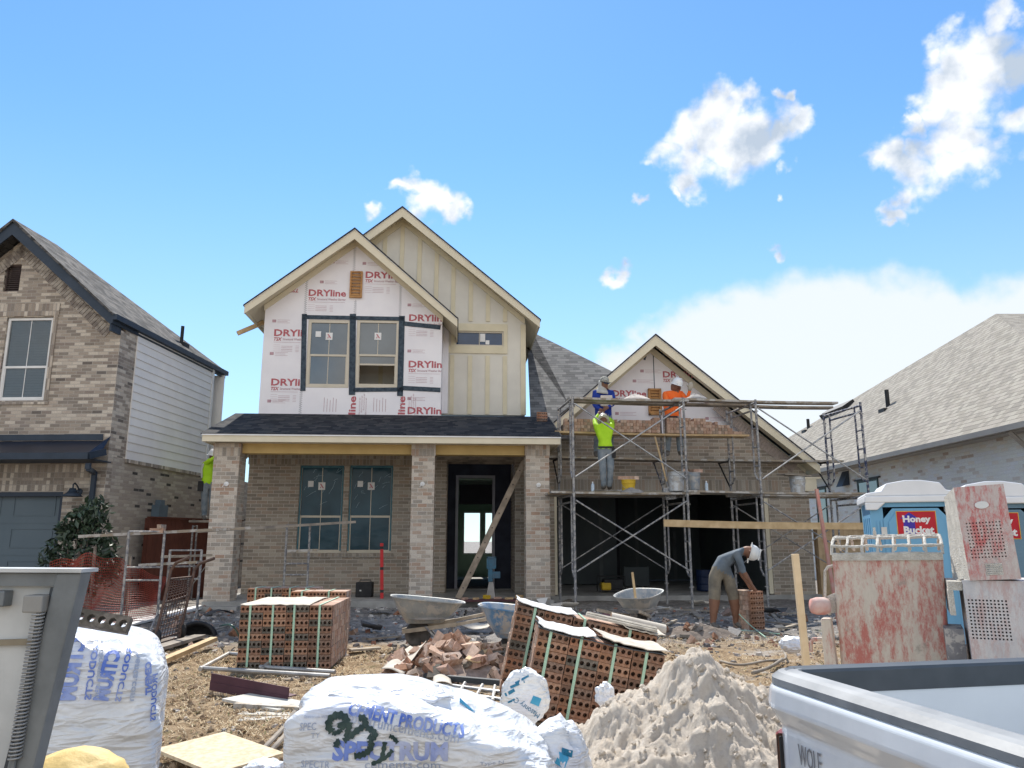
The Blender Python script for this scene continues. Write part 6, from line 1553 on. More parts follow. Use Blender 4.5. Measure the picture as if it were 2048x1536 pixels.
# ---------------------------------------------------------------- pickup truck
PHI = rad(12); tk = empty('pickup_truck', (.675,2.22,0), PHI, 'white pickup with grey bed rail caps, its rear corner close to the camera', 'pickup')
t = NT('white_car_paint'); t.set(.18, 0, .5); t.b.inputs['Coat Weight'].default_value = .6; t.b.inputs['Coat Roughness'].default_value = .05
t.col(t.ramp(t.noise(7, 6, .6), [(.35, (.66,.68,.70)), (.65, (.74,.76,.78))])); M_car = t.m
M_cap = mat('grey_plastic_cap', (.30,.31,.315), (.17,.18,.19), 5, .55, .0, .4, bump=.35, bscale=70, bdist=.001)
M_capd = mat('black_plastic_rail', (.03,.04,.05), (.05,.06,.07), 6, .45, 0, .4, bump=.1)
M_bed = mat('bed_inner_paint', (.60,.64,.67), (.52,.56,.60), 2, .5, bump=.05)
TW = 1.66; BL = 1.9; ZT = 1.31; rc_ = .10
def path(side_len=BL):
    pts = []                                            # plan outline: near side front -> rear near corner -> tailgate -> far corner -> far side
    def arc(cx_, cy_, a0, a1, n=8):
        return [(cx_+rc_*cos(a0+(a1-a0)*i/n), cy_+rc_*sin(a0+(a1-a0)*i/n)) for i in range(n+1)]
    return [(BL, -TW)] + arc(rc_, -TW+rc_, -pi/2, -pi) + arc(rc_, -rc_, pi, pi/2) + [(BL, 0)]
def sweep(prof, name, mt, smooth=True, part=None):
    pts = path() if part is None else path()[part[0]:part[1]]
    vs = []; n = len(pts); k = len(prof)
    for i, (x, y) in enumerate(pts):
        a = Vector(pts[max(0,i-1)]); b = Vector(pts[min(n-1,i+1)]); d = (b-a).normalized(); nr = Vector((-d.y, d.x))   # outward
        for (o_, z) in prof: vs.append((x+nr.x*o_, y+nr.y*o_, z))
    fs = [(i*k+j, i*k+(j+1)%k, (i+1)*k+(j+1)%k, (i+1)*k+j) for i in range(n-1) for j in range(k)]
    m = MB(); m.add(vs, fs); return m.build(name, mt, tk, smooth=smooth)
outer = [(0,ZT-.03),(.010,ZT-.04),(.016,ZT-.082),(.014,ZT-.088),(-.016,ZT-.135),(-.014,ZT-.15),(-.010,ZT-.6),(-.02,ZT-.7),(-.04,ZT-.7),(-.035,ZT-.03)]
body = sweep(outer, 'bed_side', M_car, smooth=False)
b_ = body.modifiers.new('bevel','BEVEL'); b_.width = .006; b_.segments = 3; b_.angle_limit = rad(20); b_.limit_method = 'ANGLE'
for p_ in body.data.polygons: p_.use_smooth = False
cap = [(.004,ZT-.03),(.003,ZT-.014),(-.014,ZT-.001),(-.030,ZT+.003),(-.036,ZT-.001),(-.064,ZT+.003),(-.074,ZT-.006),(-.074,ZT-.03)]
c_ = sweep(cap, 'rail_cap', M_cap, part=(0,18), smooth=False)
c_ = sweep([(.004,ZT-.029),(.004,ZT-.008),(-.008,ZT+.001),(-.07,ZT+.001),(-.078,ZT-.006),(-.078,ZT-.06),(-.07,ZT-.06),(-.07,ZT-.029)], 'side_rail_cap', M_capd, part=(17,20), smooth=False)
m = MB(); m.box(.06,BL-.02,-.075,-.045,.62,ZT-.03); m.box(.06,BL-.02,-TW+.045,-TW+.075,.62,ZT-.03); m.box(.045,.06,-TW+.075,-.075,.62,ZT-.03); m.box(.06,BL-.02,-TW+.075,-.075,.60,.62); m.box(BL-.02,BL,-TW+.02,-.02,.6,ZT-.02)
m.build('bed_liner', M_bed, tk)
for y0, y1 in ((-.12,-.085),(-TW+.085,-TW+.12)):
    pass
tl = [(-.004,ZT-.155),(.002,ZT-.16),(.0,ZT-.58),(-.004,ZT-.6),(-.016,ZT-.6),(-.016,ZT-.155)]
M_tail = mat('dusty_red_lens', (.17,.02,.03), (.24,.08,.08), 5, .25, bump=0)
pp = path()
def lamp(part): sweep(tl, 'tail_lamp', M_tail, part=part, smooth=False)
lamp((11,20)) if False else lamp((12,19)); lamp((2,8))
m = MB(); X = T(-.0118,-.135,ZT-.315, rz=-pi/2)
text_fit(m, 'WOLF', T(.0098,-.155,ZT-.207, rz=-pi/2) , .095, .048, ext=.0006, bold=-.004)
m.box(0,.09,-.0005,.0005,-.018,-.015, X=T(.0098,-.155,ZT-.207, rz=-pi/2)); m.box(.0,.07,-.0005,.0005,-.028,-.026, X=T(.0098,-.155,ZT-.207, rz=-pi/2))
m.build('door_lettering', mat('grey_lettering', (.24,.24,.25), None, 3, .6, bump=0), tk)
m = MB(); m.box(-.0125,-.004,-.118,-.113,.62,ZT-.15, X=T(-.004,0,0)); m.box(-.0125,-.004,-TW+.113,-TW+.118,.62,ZT-.15, X=T(-.004,0,0)); m.build('tailgate_gap', M_black, tk)
# the cab, bumper, wheels (outside the picture, seen from other places)
m = MB(); prof = [(BL,.45),(BL,1.3),(BL+.15,1.78),(BL+1.5,1.80),(BL+2.15,1.28),(BL+3.3,1.15),(BL+3.4,.45)]
m.wall(prof, [], -TW, 0); cab = m.build('cab', M_car, tk, bevel=.04)
m = MB(); m.wall([(BL+.25,1.3),(BL+.32,1.7),(BL+1.42,1.72),(BL+1.85,1.3)], [], .001, .006); m.wall([(BL+.25,1.3),(BL+.32,1.7),(BL+1.42,1.72),(BL+1.85,1.3)], [], -TW-.006, -TW-.001); m.build('side_window', M_glass, cab)
for x in (.95, BL+2.6):
    for y in (-.09, -TW+.09): m = MB(); m.lathe([(.1,-.11),(.34,-.12),(.39,-.08),(.39,.08),(.34,.12),(.1,.11)], n=28, X=T(x,y,.39, rx=pi/2)); w_ = m.build('wheel', M_black, tk, smooth=True)
m = MB(); m.box(-.12,.0,-TW+.08,-.08,.45,.60); m.build('bumper', M_refl, tk, bevel=.02)
# ---------------------------------------------------------------- white steel bin at the left edge
BY = 1.72; bo = at(60,1300,BY); bin_ = empty('trailer_gate', (bo.x, BY, 0), label='dirty white steel trailer gate with a coil spring, at the left edge', cat='gate')
B = lambda px, py, Y=BY: at(px, py, Y) - Vector((bo.x, BY, 0))
tr_c, br_c = B(170,1141), B(72,1536); br_c = down(tr_c, br_c, .15); br_c.x = max(br_c.x, tr_c.x-.5)
M_bin = mat('grimy_white_steel', (.58,.60,.60), (.42,.44,.44), 5, .5, .1, bump=.15, lo=.3, hi=.6); M_bing = mat('grimy_grey_steel', (.22,.24,.25), (.13,.145,.155), 7, .5, .3, bump=.2)
m = MB(); L0 = Vector((-1.6,0,0)); fl = .055
m.wall([(-1.6,.15),(br_c.x-fl,.15),(tr_c.x-fl,tr_c.z-.03),(-1.6,tr_c.z-.01)], [], .012, .02); m.build('side_panel', M_bin, bin_)
m = MB(); m.wall([(br_c.x-fl,.15),(br_c.x,.15),(tr_c.x,tr_c.z-.004),(tr_c.x-fl,tr_c.z-.004)], [], -.012, .03); m.build('corner_post', M_bing, bin_, bevel=.004)
m = MB(); m.wall([(br_c.x-fl-.012,.15),(br_c.x-fl+.002,.15),(tr_c.x-fl+.002,tr_c.z-.035),(tr_c.x-fl-.012,tr_c.z-.035)], [], -.006, .012); m.build('seal', M_capd, bin_)
m = MB(); m.wall([(-1.6,tr_c.z-.028),(tr_c.x-fl,tr_c.z-.033),(tr_c.x-fl,tr_c.z-.006),(-1.6,tr_c.z+.004)], [], -.006, .03); m.build('upper_beam', M_bing, bin_)
m = MB(); m.wall([(-1.6,tr_c.z+.004),(tr_c.x+.003,tr_c.z-.004),(tr_c.x+.003,tr_c.z+.004),(-1.6,tr_c.z+.016)], [], -.02, .05); m.build('top_rim', M_bin, bin_)
za = B(20,1300).z; m = MB(); m.bar((-1.6,.006,za-.03),(B(108,1285).x,.006,za+.018), .012, .008, up=(0,1,0)); m.build('weld_seam', mat('ochre_grime', (.30,.26,.19), None, 9, .8), bin_)
a = B(80,1206); m = MB(); m.box(a.x-.02,a.x+.022,-.03,.012,a.z-.018,a.z+.018); m.build('bracket', mat('grey_block', (.36,.36,.34), (.27,.27,.26), 5, .6), bin_, bevel=.003)
a = B(8,1198); m = MB(); m.box(a.x-.02,a.x+.012,-.02,.012,a.z-.015,a.z+.018); m.build('bracket', M_bing, bin_, bevel=.003)
s0 = B(88,1221) + Vector((0,-.018,0)); s1 = B(40,1512) + Vector((0,-.018,0)); m = MB(); n = 40*10
d = (s1-s0); dn = d.normalized(); u = dn.orthogonal().normalized(); w = dn.cross(u)
m.tube([s0 + d*(i/n) + (u*cos(2*pi*i/10)+w*sin(2*pi*i/10))*.0115 for i in range(n+1)], .0022, 5, cap=False); m.build('coil_spring', mat('spring_steel', (.40,.41,.41), (.28,.28,.28), 8, .45, .4, bump=0), bin_, smooth=True)
m = MB(); m.tube([s0, s1+dn*.12], .0045, 8); m.build('spring_rod', M_bing, bin_)
from mathutils.bvhtree import BVHTree
# ---------------------------------------------------------------- plastic wrapped pallets
def plastic(name, c=(.72,.74,.76), c2=(.60,.63,.67)):
    t = NT(name); t.set(.24, 0, .5)
    mp = t.n('ShaderNodeMapping'); t.l(t.tc.outputs['Object'], mp.inputs[0]); mp.inputs['Rotation'].default_value = (.3,.5,.2); mp.inputs['Scale'].default_value = (1,1,2.6)
    mp2 = t.n('ShaderNodeMapping'); t.l(t.tc.outputs['Object'], mp2.inputs[0]); mp2.inputs['Rotation'].default_value = (.3,-.9,.6); mp2.inputs['Scale'].default_value = (1,1,4)
    def ridge(sc, vec, d=3, dist=.8):
        a = t.mth('ABSOLUTE', t.mth('SUBTRACT', t.noise(sc, d, .5, vec, dist), .5)); return t.mth('SUBTRACT', 1.0, t.mth('MULTIPLY', a, 7.0, clamp=True))
    r1 = ridge(2.6, mp.outputs[0]); r2 = ridge(3.8, mp2.outputs[0], 2, .5); r3 = ridge(8, mp.outputs[0], 2)
    f = t.noise(3, 5); col = t.ramp(f, [(.35, c2), (.65, c)]); col = t.mix(t.ramp(t.noise(2.1, 3, .5), [(.5, (0,0,0)), (.62, (.45,.45,.45))]), col, (.42,.48,.68))
    col = t.mix(t.mth('MULTIPLY', t.mth('MAXIMUM', r1, r2), .35), col, (.93,.94,.95)); t.col(col)
    hgt = t.mth('ADD', t.mth('ADD', r1, r2), t.mth('MULTIPLY', r3, .4)); t.bump(hgt, .55, .014)
    t.b.inputs['Subsurface Weight'].default_value = .0; return t.m
M_plas = plastic('white_plastic_wrap')
def wrapped(loc, hx, hy, h, name, label, hmod, n=56, ex=7, seed=0, fold=.022, rz=0, mt=None, cat='pallet', skirt=0, frontdir=(0,-1,0)):
    bm = bmesh.new(); bmesh.ops.create_cube(bm, size=2); bmesh.ops.subdivide_edges(bm, edges=bm.edges[:], cuts=n, use_grid_fill=True)
    bmesh.ops.delete(bm, geom=[f for f in bm.faces if f.calc_center_median().z < -.999], context='FACES')
    for v in bm.verts:
        p = v.co.copy(); q = (abs(p.x)**ex + abs(p.y)**ex + (max(p.z,0))**ex)**(-1/ex) if p.z > 0 else (abs(p.x)**ex + abs(p.y)**ex)**(-1/ex)
        x, y = p.x*q, p.y*q; z = p.z*q if p.z > 0 else p.z
        w = Vector((x*hx, y*hy, (z+1)/2*h*hmod(x)))
        nr = Vector((x**5 if abs(x) > .5 else x*.05, y**5 if abs(y) > .5 else y*.05, max(0,z)**5)).normalized() if True else p
        ca, sa = cos(.5), sin(.5); ua = w.x*ca+(w.z+w.y)*sa; ub = -w.x*sa+(w.z+w.y)*ca; cb, sb_ = cos(-.8), sin(-.8); uc = w.x*cb+(w.z+w.y)*sb_; ud = -w.x*sb_+(w.z+w.y)*cb
        s1 = 1-abs(mnoise.noise(Vector((ua*1.1+seed, ub*5.5, 2+w.y))))*3.4
        s2 = 1-abs(mnoise.noise(Vector((uc*1.4+seed, ud*8, 9+w.y*2))))*3.6
        s3 = mnoise.noise(Vector((w.x*1.6+seed, w.y*1.6, w.z*1.6+7)))
        top = max(0, z)
        fk = fold*(.40+.75*top); d = fk*(max(s1,-.3)*.7 + max(s2,-.3)*.35) + .03*s3*(.3+top)
        w += nr*d
        if skirt and z < 0: w += Vector((x, y, 0)).normalized()*skirt*(-z)**2*(1+.5*mnoise.noise(Vector((x*6,y*6,1))))
        v.co = w
    me = bpy.data.meshes.new(name); bm.normal_update(); bm.to_mesh(me); bvh = BVHTree.FromBMesh(bm); bm.free()
    for p in me.polygons: p.use_smooth = True
    me.materials.append(mt or M_plas)
    return me, bvh
def project(mb, bvh, hy, off=.004, axis='y'):
    out = []
    for p in mb.v:
        if axis == 'y': hit = bvh.ray_cast(Vector((p[0], -hy*3, p[2])), Vector((0,1,0)))
        else: hit = bvh.ray_cast(Vector((p[0], p[1], 5)), Vector((0,0,-1)))
        q = hit[0]
        if q is None or (axis == 'y' and q.y > -hy*.72): out.append(None)
        else: out.append((p[0], q.y-off, p[2]) if axis == 'y' else (p[0], p[1], q.z+off))
    keep = [i for i, f in enumerate(mb.f) if all(out[k] is not None for k in f)]
    mb.f = [mb.f[i] for i in keep]; mb.m = [mb.m[i] for i in keep]; mb.v = [o if o is not None else (0,0,0) for o in out]
def densify(mb, it=1):
    bm = bmesh.new(); vs = [bm.verts.new(v) for v in mb.v]
    for f in mb.f:
        try: bm.faces.new([vs[i] for i in f])
        except ValueError: pass
    bmesh.ops.triangulate(bm, faces=bm.faces[:])
    for _ in range(it):
        es = [e for e in bm.edges if e.calc_length() > .02]
        if es: bmesh.ops.subdivide_edges(bm, edges=es, cuts=1, use_grid_fill=False); bmesh.ops.triangulate(bm, faces=bm.faces[:])
    bm.verts.index_update(); mb.v = [tuple(v.co) for v in bm.verts]; mb.f = [[v.index for v in f.verts] for f in bm.faces]; mb.m = [0]*len(mb.f); bm.free()
M_blue = mat('violet_blue_print', (.09,.17,.55), (.30,.38,.68), 14, .4, bump=0, lo=.4, hi=.6)
M_blue2 = mat('pale_blue_print', (.32,.38,.52), (.45,.5,.6), 14, .4, bump=0)
M_blue3 = mat('hazy_blue_print', (.18,.26,.62), (.50,.55,.72), 5, .4, bump=0, lo=.35, hi=.6)
M_cyan = mat('sky_blue_print', (.04,.30,.52), (.1,.4,.6), 9, .4, bump=0)
M_spray = mat('dark_green_spray', (.012,.035,.04), (.05,.085,.075), 16, .5, bump=0)
# centre pallet
a = at(566,1450,3.35); b = at(1112,1490,3.35); hx = (b.x-a.x)/2; hy = .37; cz = 0
zt0 = at(700,1392,3.4).z-.045; gz0 = .1
wp = empty('wrapped_pallet', ((a.x+b.x)/2, 3.35+hy, gz0), label='low bulky pallet of cement bags in wrinkled white plastic with dark green spray marks', cat='pallet')
hm = lambda x: 1 - .22*sstep(-.25, 1, x) - .05*sstep(.6,1,x)
me, bvh = wrapped(None, hx, hy, zt0-gz0, 'plastic_wrap', '', hm, n=64, seed=3, fold=.026, ex=13)
ow = bpy.data.objects.new('plastic_wrap', me); COL.objects.link(ow); ow.parent = wp
wo = Vector(wp.location)
def WX(px, py): p = at(px, py, 3.35) - wo; return p.x, p.z
def printed(par, bvh, s, px, py, w, h, mt, hy_, ry=0, name='lettering', bold=0, shear=0, X=None, WXf=None, dens=1):
    x, z = (WXf or WX)(px, py); m = MB(); text_fit(m, s, X or T(x, 0, z, ry=ry), w, h, bold=bold, shear=shear, ext=0)
    densify(m, dens); project(m, bvh, hy_); return m.build(name, mt, par)
sc_ = 3.35/1538
printed(ow, bvh, 'CEMENT PRODUCTS', 692, 1432, 225*sc_, 24*sc_, M_blue, hy, ry=rad(10), bold=.04)
printed(ow, bvh, 'spectrumcements.com', 690, 1452, 215*sc_, 21*sc_, M_blue2, hy, ry=rad(9))
printed(ow, bvh, 'Spectrum White Plastic', 607, 1438, 75*sc_, 6*sc_, M_blue2, hy)
printed(ow, bvh, 'SPEC', 600, 1460, 30*sc_, 13*sc_, M_blue2, hy); printed(ow, bvh, 'TY', 622, 1476, 16*sc_, 9*sc_, M_blue2, hy)
printed(ow, bvh, 'SPECTR', 602, 1534, 55*sc_, 12*sc_, M_blue2, hy)
printed(ow, bvh, 'SPECTRUM', 665, 1520, 215*sc_, 34*sc_, M_blue3, hy, bold=.05)
printed(ow, bvh, 'cements.com', 730, 1536, 140*sc_, 12*sc_, M_blue2, hy)
printed(ow, bvh, 'SPECTRUM', 660, 1572, 215*sc_, 30*sc_, M_blue, hy, bold=.05)
printed(ow, bvh, 'Type N', 960, 1530, 44*sc_, 8*sc_, M_blue2, hy)
def spray(pts, r=6, par=None, bv=None, WXf=None):
    m = MB(); P2 = [(WXf or WX)(*p) for p in pts]; w = r*sc_; vs = []; fs = []
    # smooth the stroke
    Q = []
    for i in range(len(P2)-1):
        for k in range(6):
            t = k/6; p0 = P2[max(0,i-1)]; p1 = P2[i]; p2 = P2[i+1]; p3 = P2[min(len(P2)-1,i+2)]
            Q.append(tuple(.5*((2*p1[j]) + (-p0[j]+p2[j])*t + (2*p0[j]-5*p1[j]+4*p2[j]-p3[j])*t*t + (-p0[j]+3*p1[j]-3*p2[j]+p3[j])*t**3) for j in (0,1)))
    Q.append(P2[-1])
    for i, q in enumerate(Q):
        a_ = Vector(Q[max(0,i-1)]); b_ = Vector(Q[min(len(Q)-1,i+1)]); d = (b_-a_).normalized(); n_ = Vector((-d.y, d.x))*w*(1+.25*sin(i*1.7))
        vs += [(q[0]-n_.x, 0, q[1]-n_.y), (q[0]+n_.x, 0, q[1]+n_.y)]
    fs = [(2*i, 2*i+2, 2*i+3, 2*i+1) for i in range(len(Q)-1)]
    m.add(vs, fs); project(m, bv or bvh, hy, .007); m.build('spray_mark', M_spray, par or ow)
spray([(664,1464),(657,1452),(662,1437),(676,1431),(690,1437),(692,1448),(683,1452),(680,1445)], 6.5); spray([(664,1466),(672,1466),(684,1460)], 4)
spray([(699,1445),(697,1458),(694,1470),(700,1472),(716,1460),(728,1452),(730,1444),(724,1437),(716,1438)], 5.5); spray([(672,1494),(674,1486),(680,1482)], 5.5); spray([(688,1482),(696,1474)], 5)
spray([(732,1455),(745,1460),(752,1468),(746,1475),(738,1470)], 5); spray([(742,1478),(744,1490),(736,1502),(724,1508),(710,1510)], 5.5)
spray([(780,1470),(788,1474),(796,1484)], 3.5); spray([(771,1482),(768,1500),(764,1516)], 4); spray([(786,1498),(776,1510),(760,1520),(744,1526)], 3.5)
m = MB(); (x, z) = WX(925, 1385); m.box(-.035,.035,-.012,.012,0,.001, X=T(x, 0, 0)); 
densify(m, 1); project(m, bvh, hy, .004, 'z'); m.build('blue_mark', M_cyan, ow)
m = MB(); m.box(-hx*.9, hx*.9, -hy*.85, hy*.85, -.1, .02); m.build('pallet_base', M_wood2, wp)
for k in range(4):                                      # bunched plastic on top
    pass
def blob(loc, r, name, label, cat, mt, seed, par=None, n=24, amp=.28, f=3.0, rot=None, group=None):
    bm = bmesh.new(); bmesh.ops.create_icosphere(bm, subdivisions=4, radius=1)
    for v in bm.verts:
        p = v.co.normalized(); d = 1 + amp*(1-abs(mnoise.noise(p*f*.6+Vector((seed,0,0))))*3) *.35 + amp*.8*mnoise.noise(p*f+Vector((0,seed,0))) + amp*.35*(1-abs(mnoise.noise(p*f*2.4+Vector((seed,2,0))))*3)
        if p.z < -.45: d *= .9
        v.co = Vector((p.x*r[0], p.y*r[1], p.z*r[2]))*d
    me = bpy.data.meshes.new(name); bm.to_mesh(me); bvh_ = BVHTree.FromBMesh(bm); bm.free()
    for p in me.polygons: p.use_smooth = True
    me.materials.append(mt); o = bpy.data.objects.new(name, me); COL.objects.link(o); o.location = loc
    if rot: o.rotation_euler = rot
    if par: o.parent = par
    else: tag(o, label, cat, group)
    return o, bvh_
(x, z) = WX(720, 1400)
blob((x+.05, -.0, z-.055), (.28,.16,.055), 'bunched_plastic', '', '', M_plas, 4, ow, f=2.4, amp=.2)
(x, z) = WX(905, 1418); pass
# left tall pallet, print seen mirrored and upright
a = at(334,1300,3.0); LF = Frame(a.x, 3.0, 24); lc = LF.w(-.60, .42, .08); lp = empty('wrapped_pallet', lc, LF.a, label='tall pallet in loose white plastic with blue upright lettering beside the trailer gate', cat='pallet')
zt1 = at(250,1262,3.0).z
me, bvh2 = wrapped(None, .60, .42, zt1-.08, 'plastic_wrap', '', lambda x: 1-.07*sstep(.3,1,x), n=56, seed=11, fold=.02, ex=12, skirt=.10)
ol = bpy.data.objects.new('plastic_wrap', me); COL.objects.link(ol); ol.parent = lp; lo = Vector(lp.location)
def LX(px, py): x_, z_ = LF.p(px, py, 0); return x_+.60, z_-.08
sl_ = 2.9/1538
def vtext(s, px, py, length, h, mt, lean=0, bold=.03):   # mirrored, running downwards
    x, z = LX(px, py); X = T(x, 0, z) @ Matrix.Rotation(lean, 4, 'Y') @ Matrix(((0,0,-1,0),(0,1,0,0),(-1,0,0,0),(0,0,0,1)))
    X = T(x, 0, z) @ Matrix.Rotation(lean, 4, 'Y') @ Matrix(((0,0,1,0),(0,1,0,0),(-1,0,0,0),(0,0,0,1))) @ Matrix.Diagonal((1,1,-1,1))
    m = MB(); text_fit(m, s, X, length*sl_, h*sl_, bold=bold, ext=0); densify(m, 1); project(m, bvh2, .42); m.build('lettering', mt, ol)
vtext('SPECTRUM', 183, 1225, 158, 33, M_blue, rad(4), .05); vtext('PRODUCTS', 200, 1275, 112, 12, M_blue, rad(2)); vtext('spectrumcements.com', 218, 1225, 160, 11, M_blue2, 0)
vtext('SPECTRUM', 254, 1262, 128, 28, M_blue, rad(9), .05); vtext('PRODUCTS', 268, 1285, 108, 11, M_blue, rad(7)); vtext('cements.com', 286, 1280, 112, 10, M_blue2, rad(3))
vtext('CEMENT', 303, 1325, 60, 12, M_blue, rad(-6), .05); vtext('PRODUCTS', 316, 1350, 85, 10, M_blue, rad(-2))
m = MB(); m.box(-.55,.55,-.36,.36,-.1,.02); m.build('pallet_base', M_wood2, lp)
# brick on top of it
B1 = brick_geo(.30,.095,.09,5,.024).build('brick', M_rb); B1me = B1.data; bpy.data.objects.remove(B1)
p = at(205,1250,3.0); single('single cored brick lying on top of the tall wrapped pallet', at(206,1243,2.95), (rad(-20), rad(11), rad(12)), None)
for o in bpy.data.objects:
    if o.get('label') == 'single cored brick lying on top of the tall wrapped pallet': o.scale = (.78,.8,.8)
# yellow tarp bundle
p = at(150,1545,2.3); o, _ = blob((p.x, 2.3, p.z-.04), (.15,.12,.10), 'tarp_bundle', 'ribbed yellow tarp bundle at the bottom edge by the wrapped pallet', 'tarp', mat('pale_yellow_tarp', (.70,.52,.22), (.60,.42,.15), 4, .6, bump=.6, bscale=60), 3, amp=.1)
# bags
M_bag = plastic('white_paper_bag', (.78,.80,.80), (.66,.69,.70))
a = at(1050,1398,5.35); o, bv3 = blob((a.x, 5.35, a.z), (.155,.07,.185), 'cement_bag', 'crumpled white and blue cement bag leaning on the front tilted brick pack', 'bag', M_bag, 6, amp=.13, rot=None)
m = MB(); text_fit(m, 'Masonry C', T(.105,0,-.075, ry=pi-rad(-35)), .19, .045, ext=0); densify(m); 
for i, p in enumerate(m.v):
    h = bv3.ray_cast(Vector((p[0],-1,p[2])), Vector((0,1,0)))[0]; m.v[i] = (p[0], (h.y if h else -.04)-.004, p[2])
m.build('lettering', mat('teal_blue_print', (.03,.15,.28), (.06,.2,.33), 9, .5, bump=0), o)
for (x0,z0,w,h,r_) in ((.07,.0,.06,.05,.4),(-.10,.05,.07,.02,-.5),(-.05,.1,.10,.015,-.4),(-.02,.13,.1,.012,-.5),(-.09,.0,.05,.012,-.5)):
    m = MB(); m.box(-w/2,w/2,-.001,.001,-h/2,h/2, X=T(x0,0,z0,ry=r_)); densify(m)
    for i, p in enumerate(m.v):
        hh = bv3.ray_cast(Vector((p[0],-1,p[2])), Vector((0,1,0)))[0]; m.v[i] = (p[0], (hh.y if hh else -.04)-.003, p[2])
    m.build('blue_panel', M_cyan, o)
a = at(1112,1520,3.9); o, bv4 = blob((a.x, 3.9, a.z), (.145,.12,.17), 'plastic_bag', 'knotted white plastic bag with a blue print right of the low wrapped pallet', 'bag', M_plas, 8, amp=.26)
for (x0,z0,w,h,r_) in ((.02,.03,.05,.05,.5),(.045,.06,.05,.03,.2),(.07,-.06,.08,.015,.1),(.0,-.1,.09,.02,-.1)):
    m = MB(); m.box(-w/2,w/2,-.001,.001,-h/2,h/2, X=T(x0,0,z0,ry=r_)); densify(m)
    for i, p in enumerate(m.v):
        hh = bv4.ray_cast(Vector((p[0],-1,p[2])), Vector((0,1,0)))[0]; m.v[i] = (p[0], (hh.y if hh else -.04)-.003, p[2])
    m.build('blue_print', M_cyan, o)
a = at(1210,1392,5.3); blob((a.x, 5.3, a.z), (.055,.05,.075), 'plastic_bag', 'small torn white plastic bag at the foot of the front brick pack beside the sand', 'bag', M_plas, 12, amp=.35)
a = at(1585,1290,8.6); blob((a.x, 8.6, a.z), (.12,.1,.085), 'plastic_bag', 'round white plastic bag on the dirt left of the wooden stake', 'bag', M_plas, 14, amp=.25)
a = at(530,1528,4.6); blob((a.x, 4.6, a.z-.03), (.1,.1,.05), 'plastic_bag', 'flat scrap of white plastic by the left foot of the low wrapped pallet', 'bag', M_plas, 15, amp=.3)
# ---------------------------------------------------------------- sand heap
def sand():
    pk_ = at(1405,1318,4.45); cx_, cy_ = pk_.x+.0, 4.45; h = pk_.z-.30; rx, ry = 1.28, 1.35; n = 210
    m = MB(); vs = []; N = n; x0, x1, y0, y1 = -rx, rx*1.1, -ry, ry
    for j in range(N+1):
        for i in range(N+1):
            x = x0+(x1-x0)*i/N; y = y0+(y1-y0)*j/N
            wx = x + .10*mnoise.noise(Vector((x*2.2,y*2.2,1))); wy = y + .10*mnoise.noise(Vector((x*2.2,y*2.2,7)))
            r = sqrt((wx/rx)**2+(wy/ry)**2)
            ridge = .16*math.exp(-((wx-.02-.12*wy)/.17)**2)*max(0,1-r)                      # crest running towards the camera
            sh = .12*math.exp(-((wx+.30)/.3)**2-((wy)/.5)**2)
            z = h*max(0,1-r**1.45)*.95 + ridge + sh*.6
            z += .10*mnoise.fractal(Vector((x*2.6,y*2.6,2)),1,2,4)*min(1,3*(1-r) if r<1 else 0)
            z += .022*max(0, 1-abs(mnoise.noise(Vector((x*7,y*7,4))))*4)*(r<1) + .026*mnoise.fractal(Vector((x*12,y*12,5)),.4,2.1,5)*(r<1)
            z += .016*max(0,mnoise.noise(Vector((x*30,y*30,1))))*(r<1)
            vs.append((x, y, z if r < 1 else -.06))
    fs = [(j*(N+1)+i, j*(N+1)+i+1, (j+1)*(N+1)+i+1, (j+1)*(N+1)+i) for j in range(N) for i in range(N)]
    m.add(vs, fs); t = NT('pale_sand'); t.set(.95, 0, .1); t.col(t.ramp(t.noise(14, 8, .75), [(.3, (.56,.48,.39)), (.55, (.70,.62,.52)), (.75, (.78,.71,.61))])); t.bump(t.noise(70, 9, .85), 1.0, .014)
    o = m.build('sand_heap', t.m, loc=(cx_, cy_, .18), smooth=True); tag(o, 'large clumpy heap of pale sand between the tilted brick packs and the pickup', 'sand')
    R = random.Random(9); cl = MB(); zf_ = {}
    bv = BVHTree.FromPolygons([Vector(v) for v in vs], fs)
    for k in range(900):
        x = R.uniform(-1.1,1.15); y = R.uniform(-1.2,.5); hit = bv.ray_cast(Vector((x,y,3)), Vector((0,0,-1)))[0]
        if not hit or hit.z < .0: continue
        r = .005+.018*R.random()**3; s = MB(); rnd_rock(cl, hit+Vector((0,0,r*.4)), r, R)
    q = cl.build('sand_clod', t.m, o); q['kind'] = 'stuff'
def rnd_rock(mb, c, r, R):
    vs = []; 
    for (x,y,z) in ((1,0,0),(-1,0,0),(0,1,0),(0,-1,0),(0,0,1),(0,0,-1),(.6,.6,.5),(-.6,.6,.5),(.6,-.6,.5),(-.6,-.6,.5),(.6,.6,-.5),(-.6,.6,-.5),(.6,-.6,-.5),(-.6,-.6,-.5)):
        vs.append(Vector(c)+Vector((x,y,z))*r*R.uniform(.7,1.25))
    fs = [(0,6,4,8),(0,12,5,10),(0,10,6),(0,8,12),(1,9,4,7),(1,11,5,13),(1,7,11),(1,13,9),(2,7,4,6),(2,10,5,11),(2,6,10),(2,11,7),(3,8,4,9),(3,13,5,12),(3,12,8),(3,9,13)]
    fs = [f for f in fs]
    mb.add(vs, fs)
sand()
a = at(1170,1450,4.9); pile_mesh('sand_spill', (a.x, 5.2, .24), .75, .55, .12, mat('white_sand', (.62,.60,.57), (.5,.48,.45), 12, .95, bump=.8, bdist=.01), 4, 'low spill of whitish sand at the foot of the front brick pack', 'sand', n=30, rough=.5)
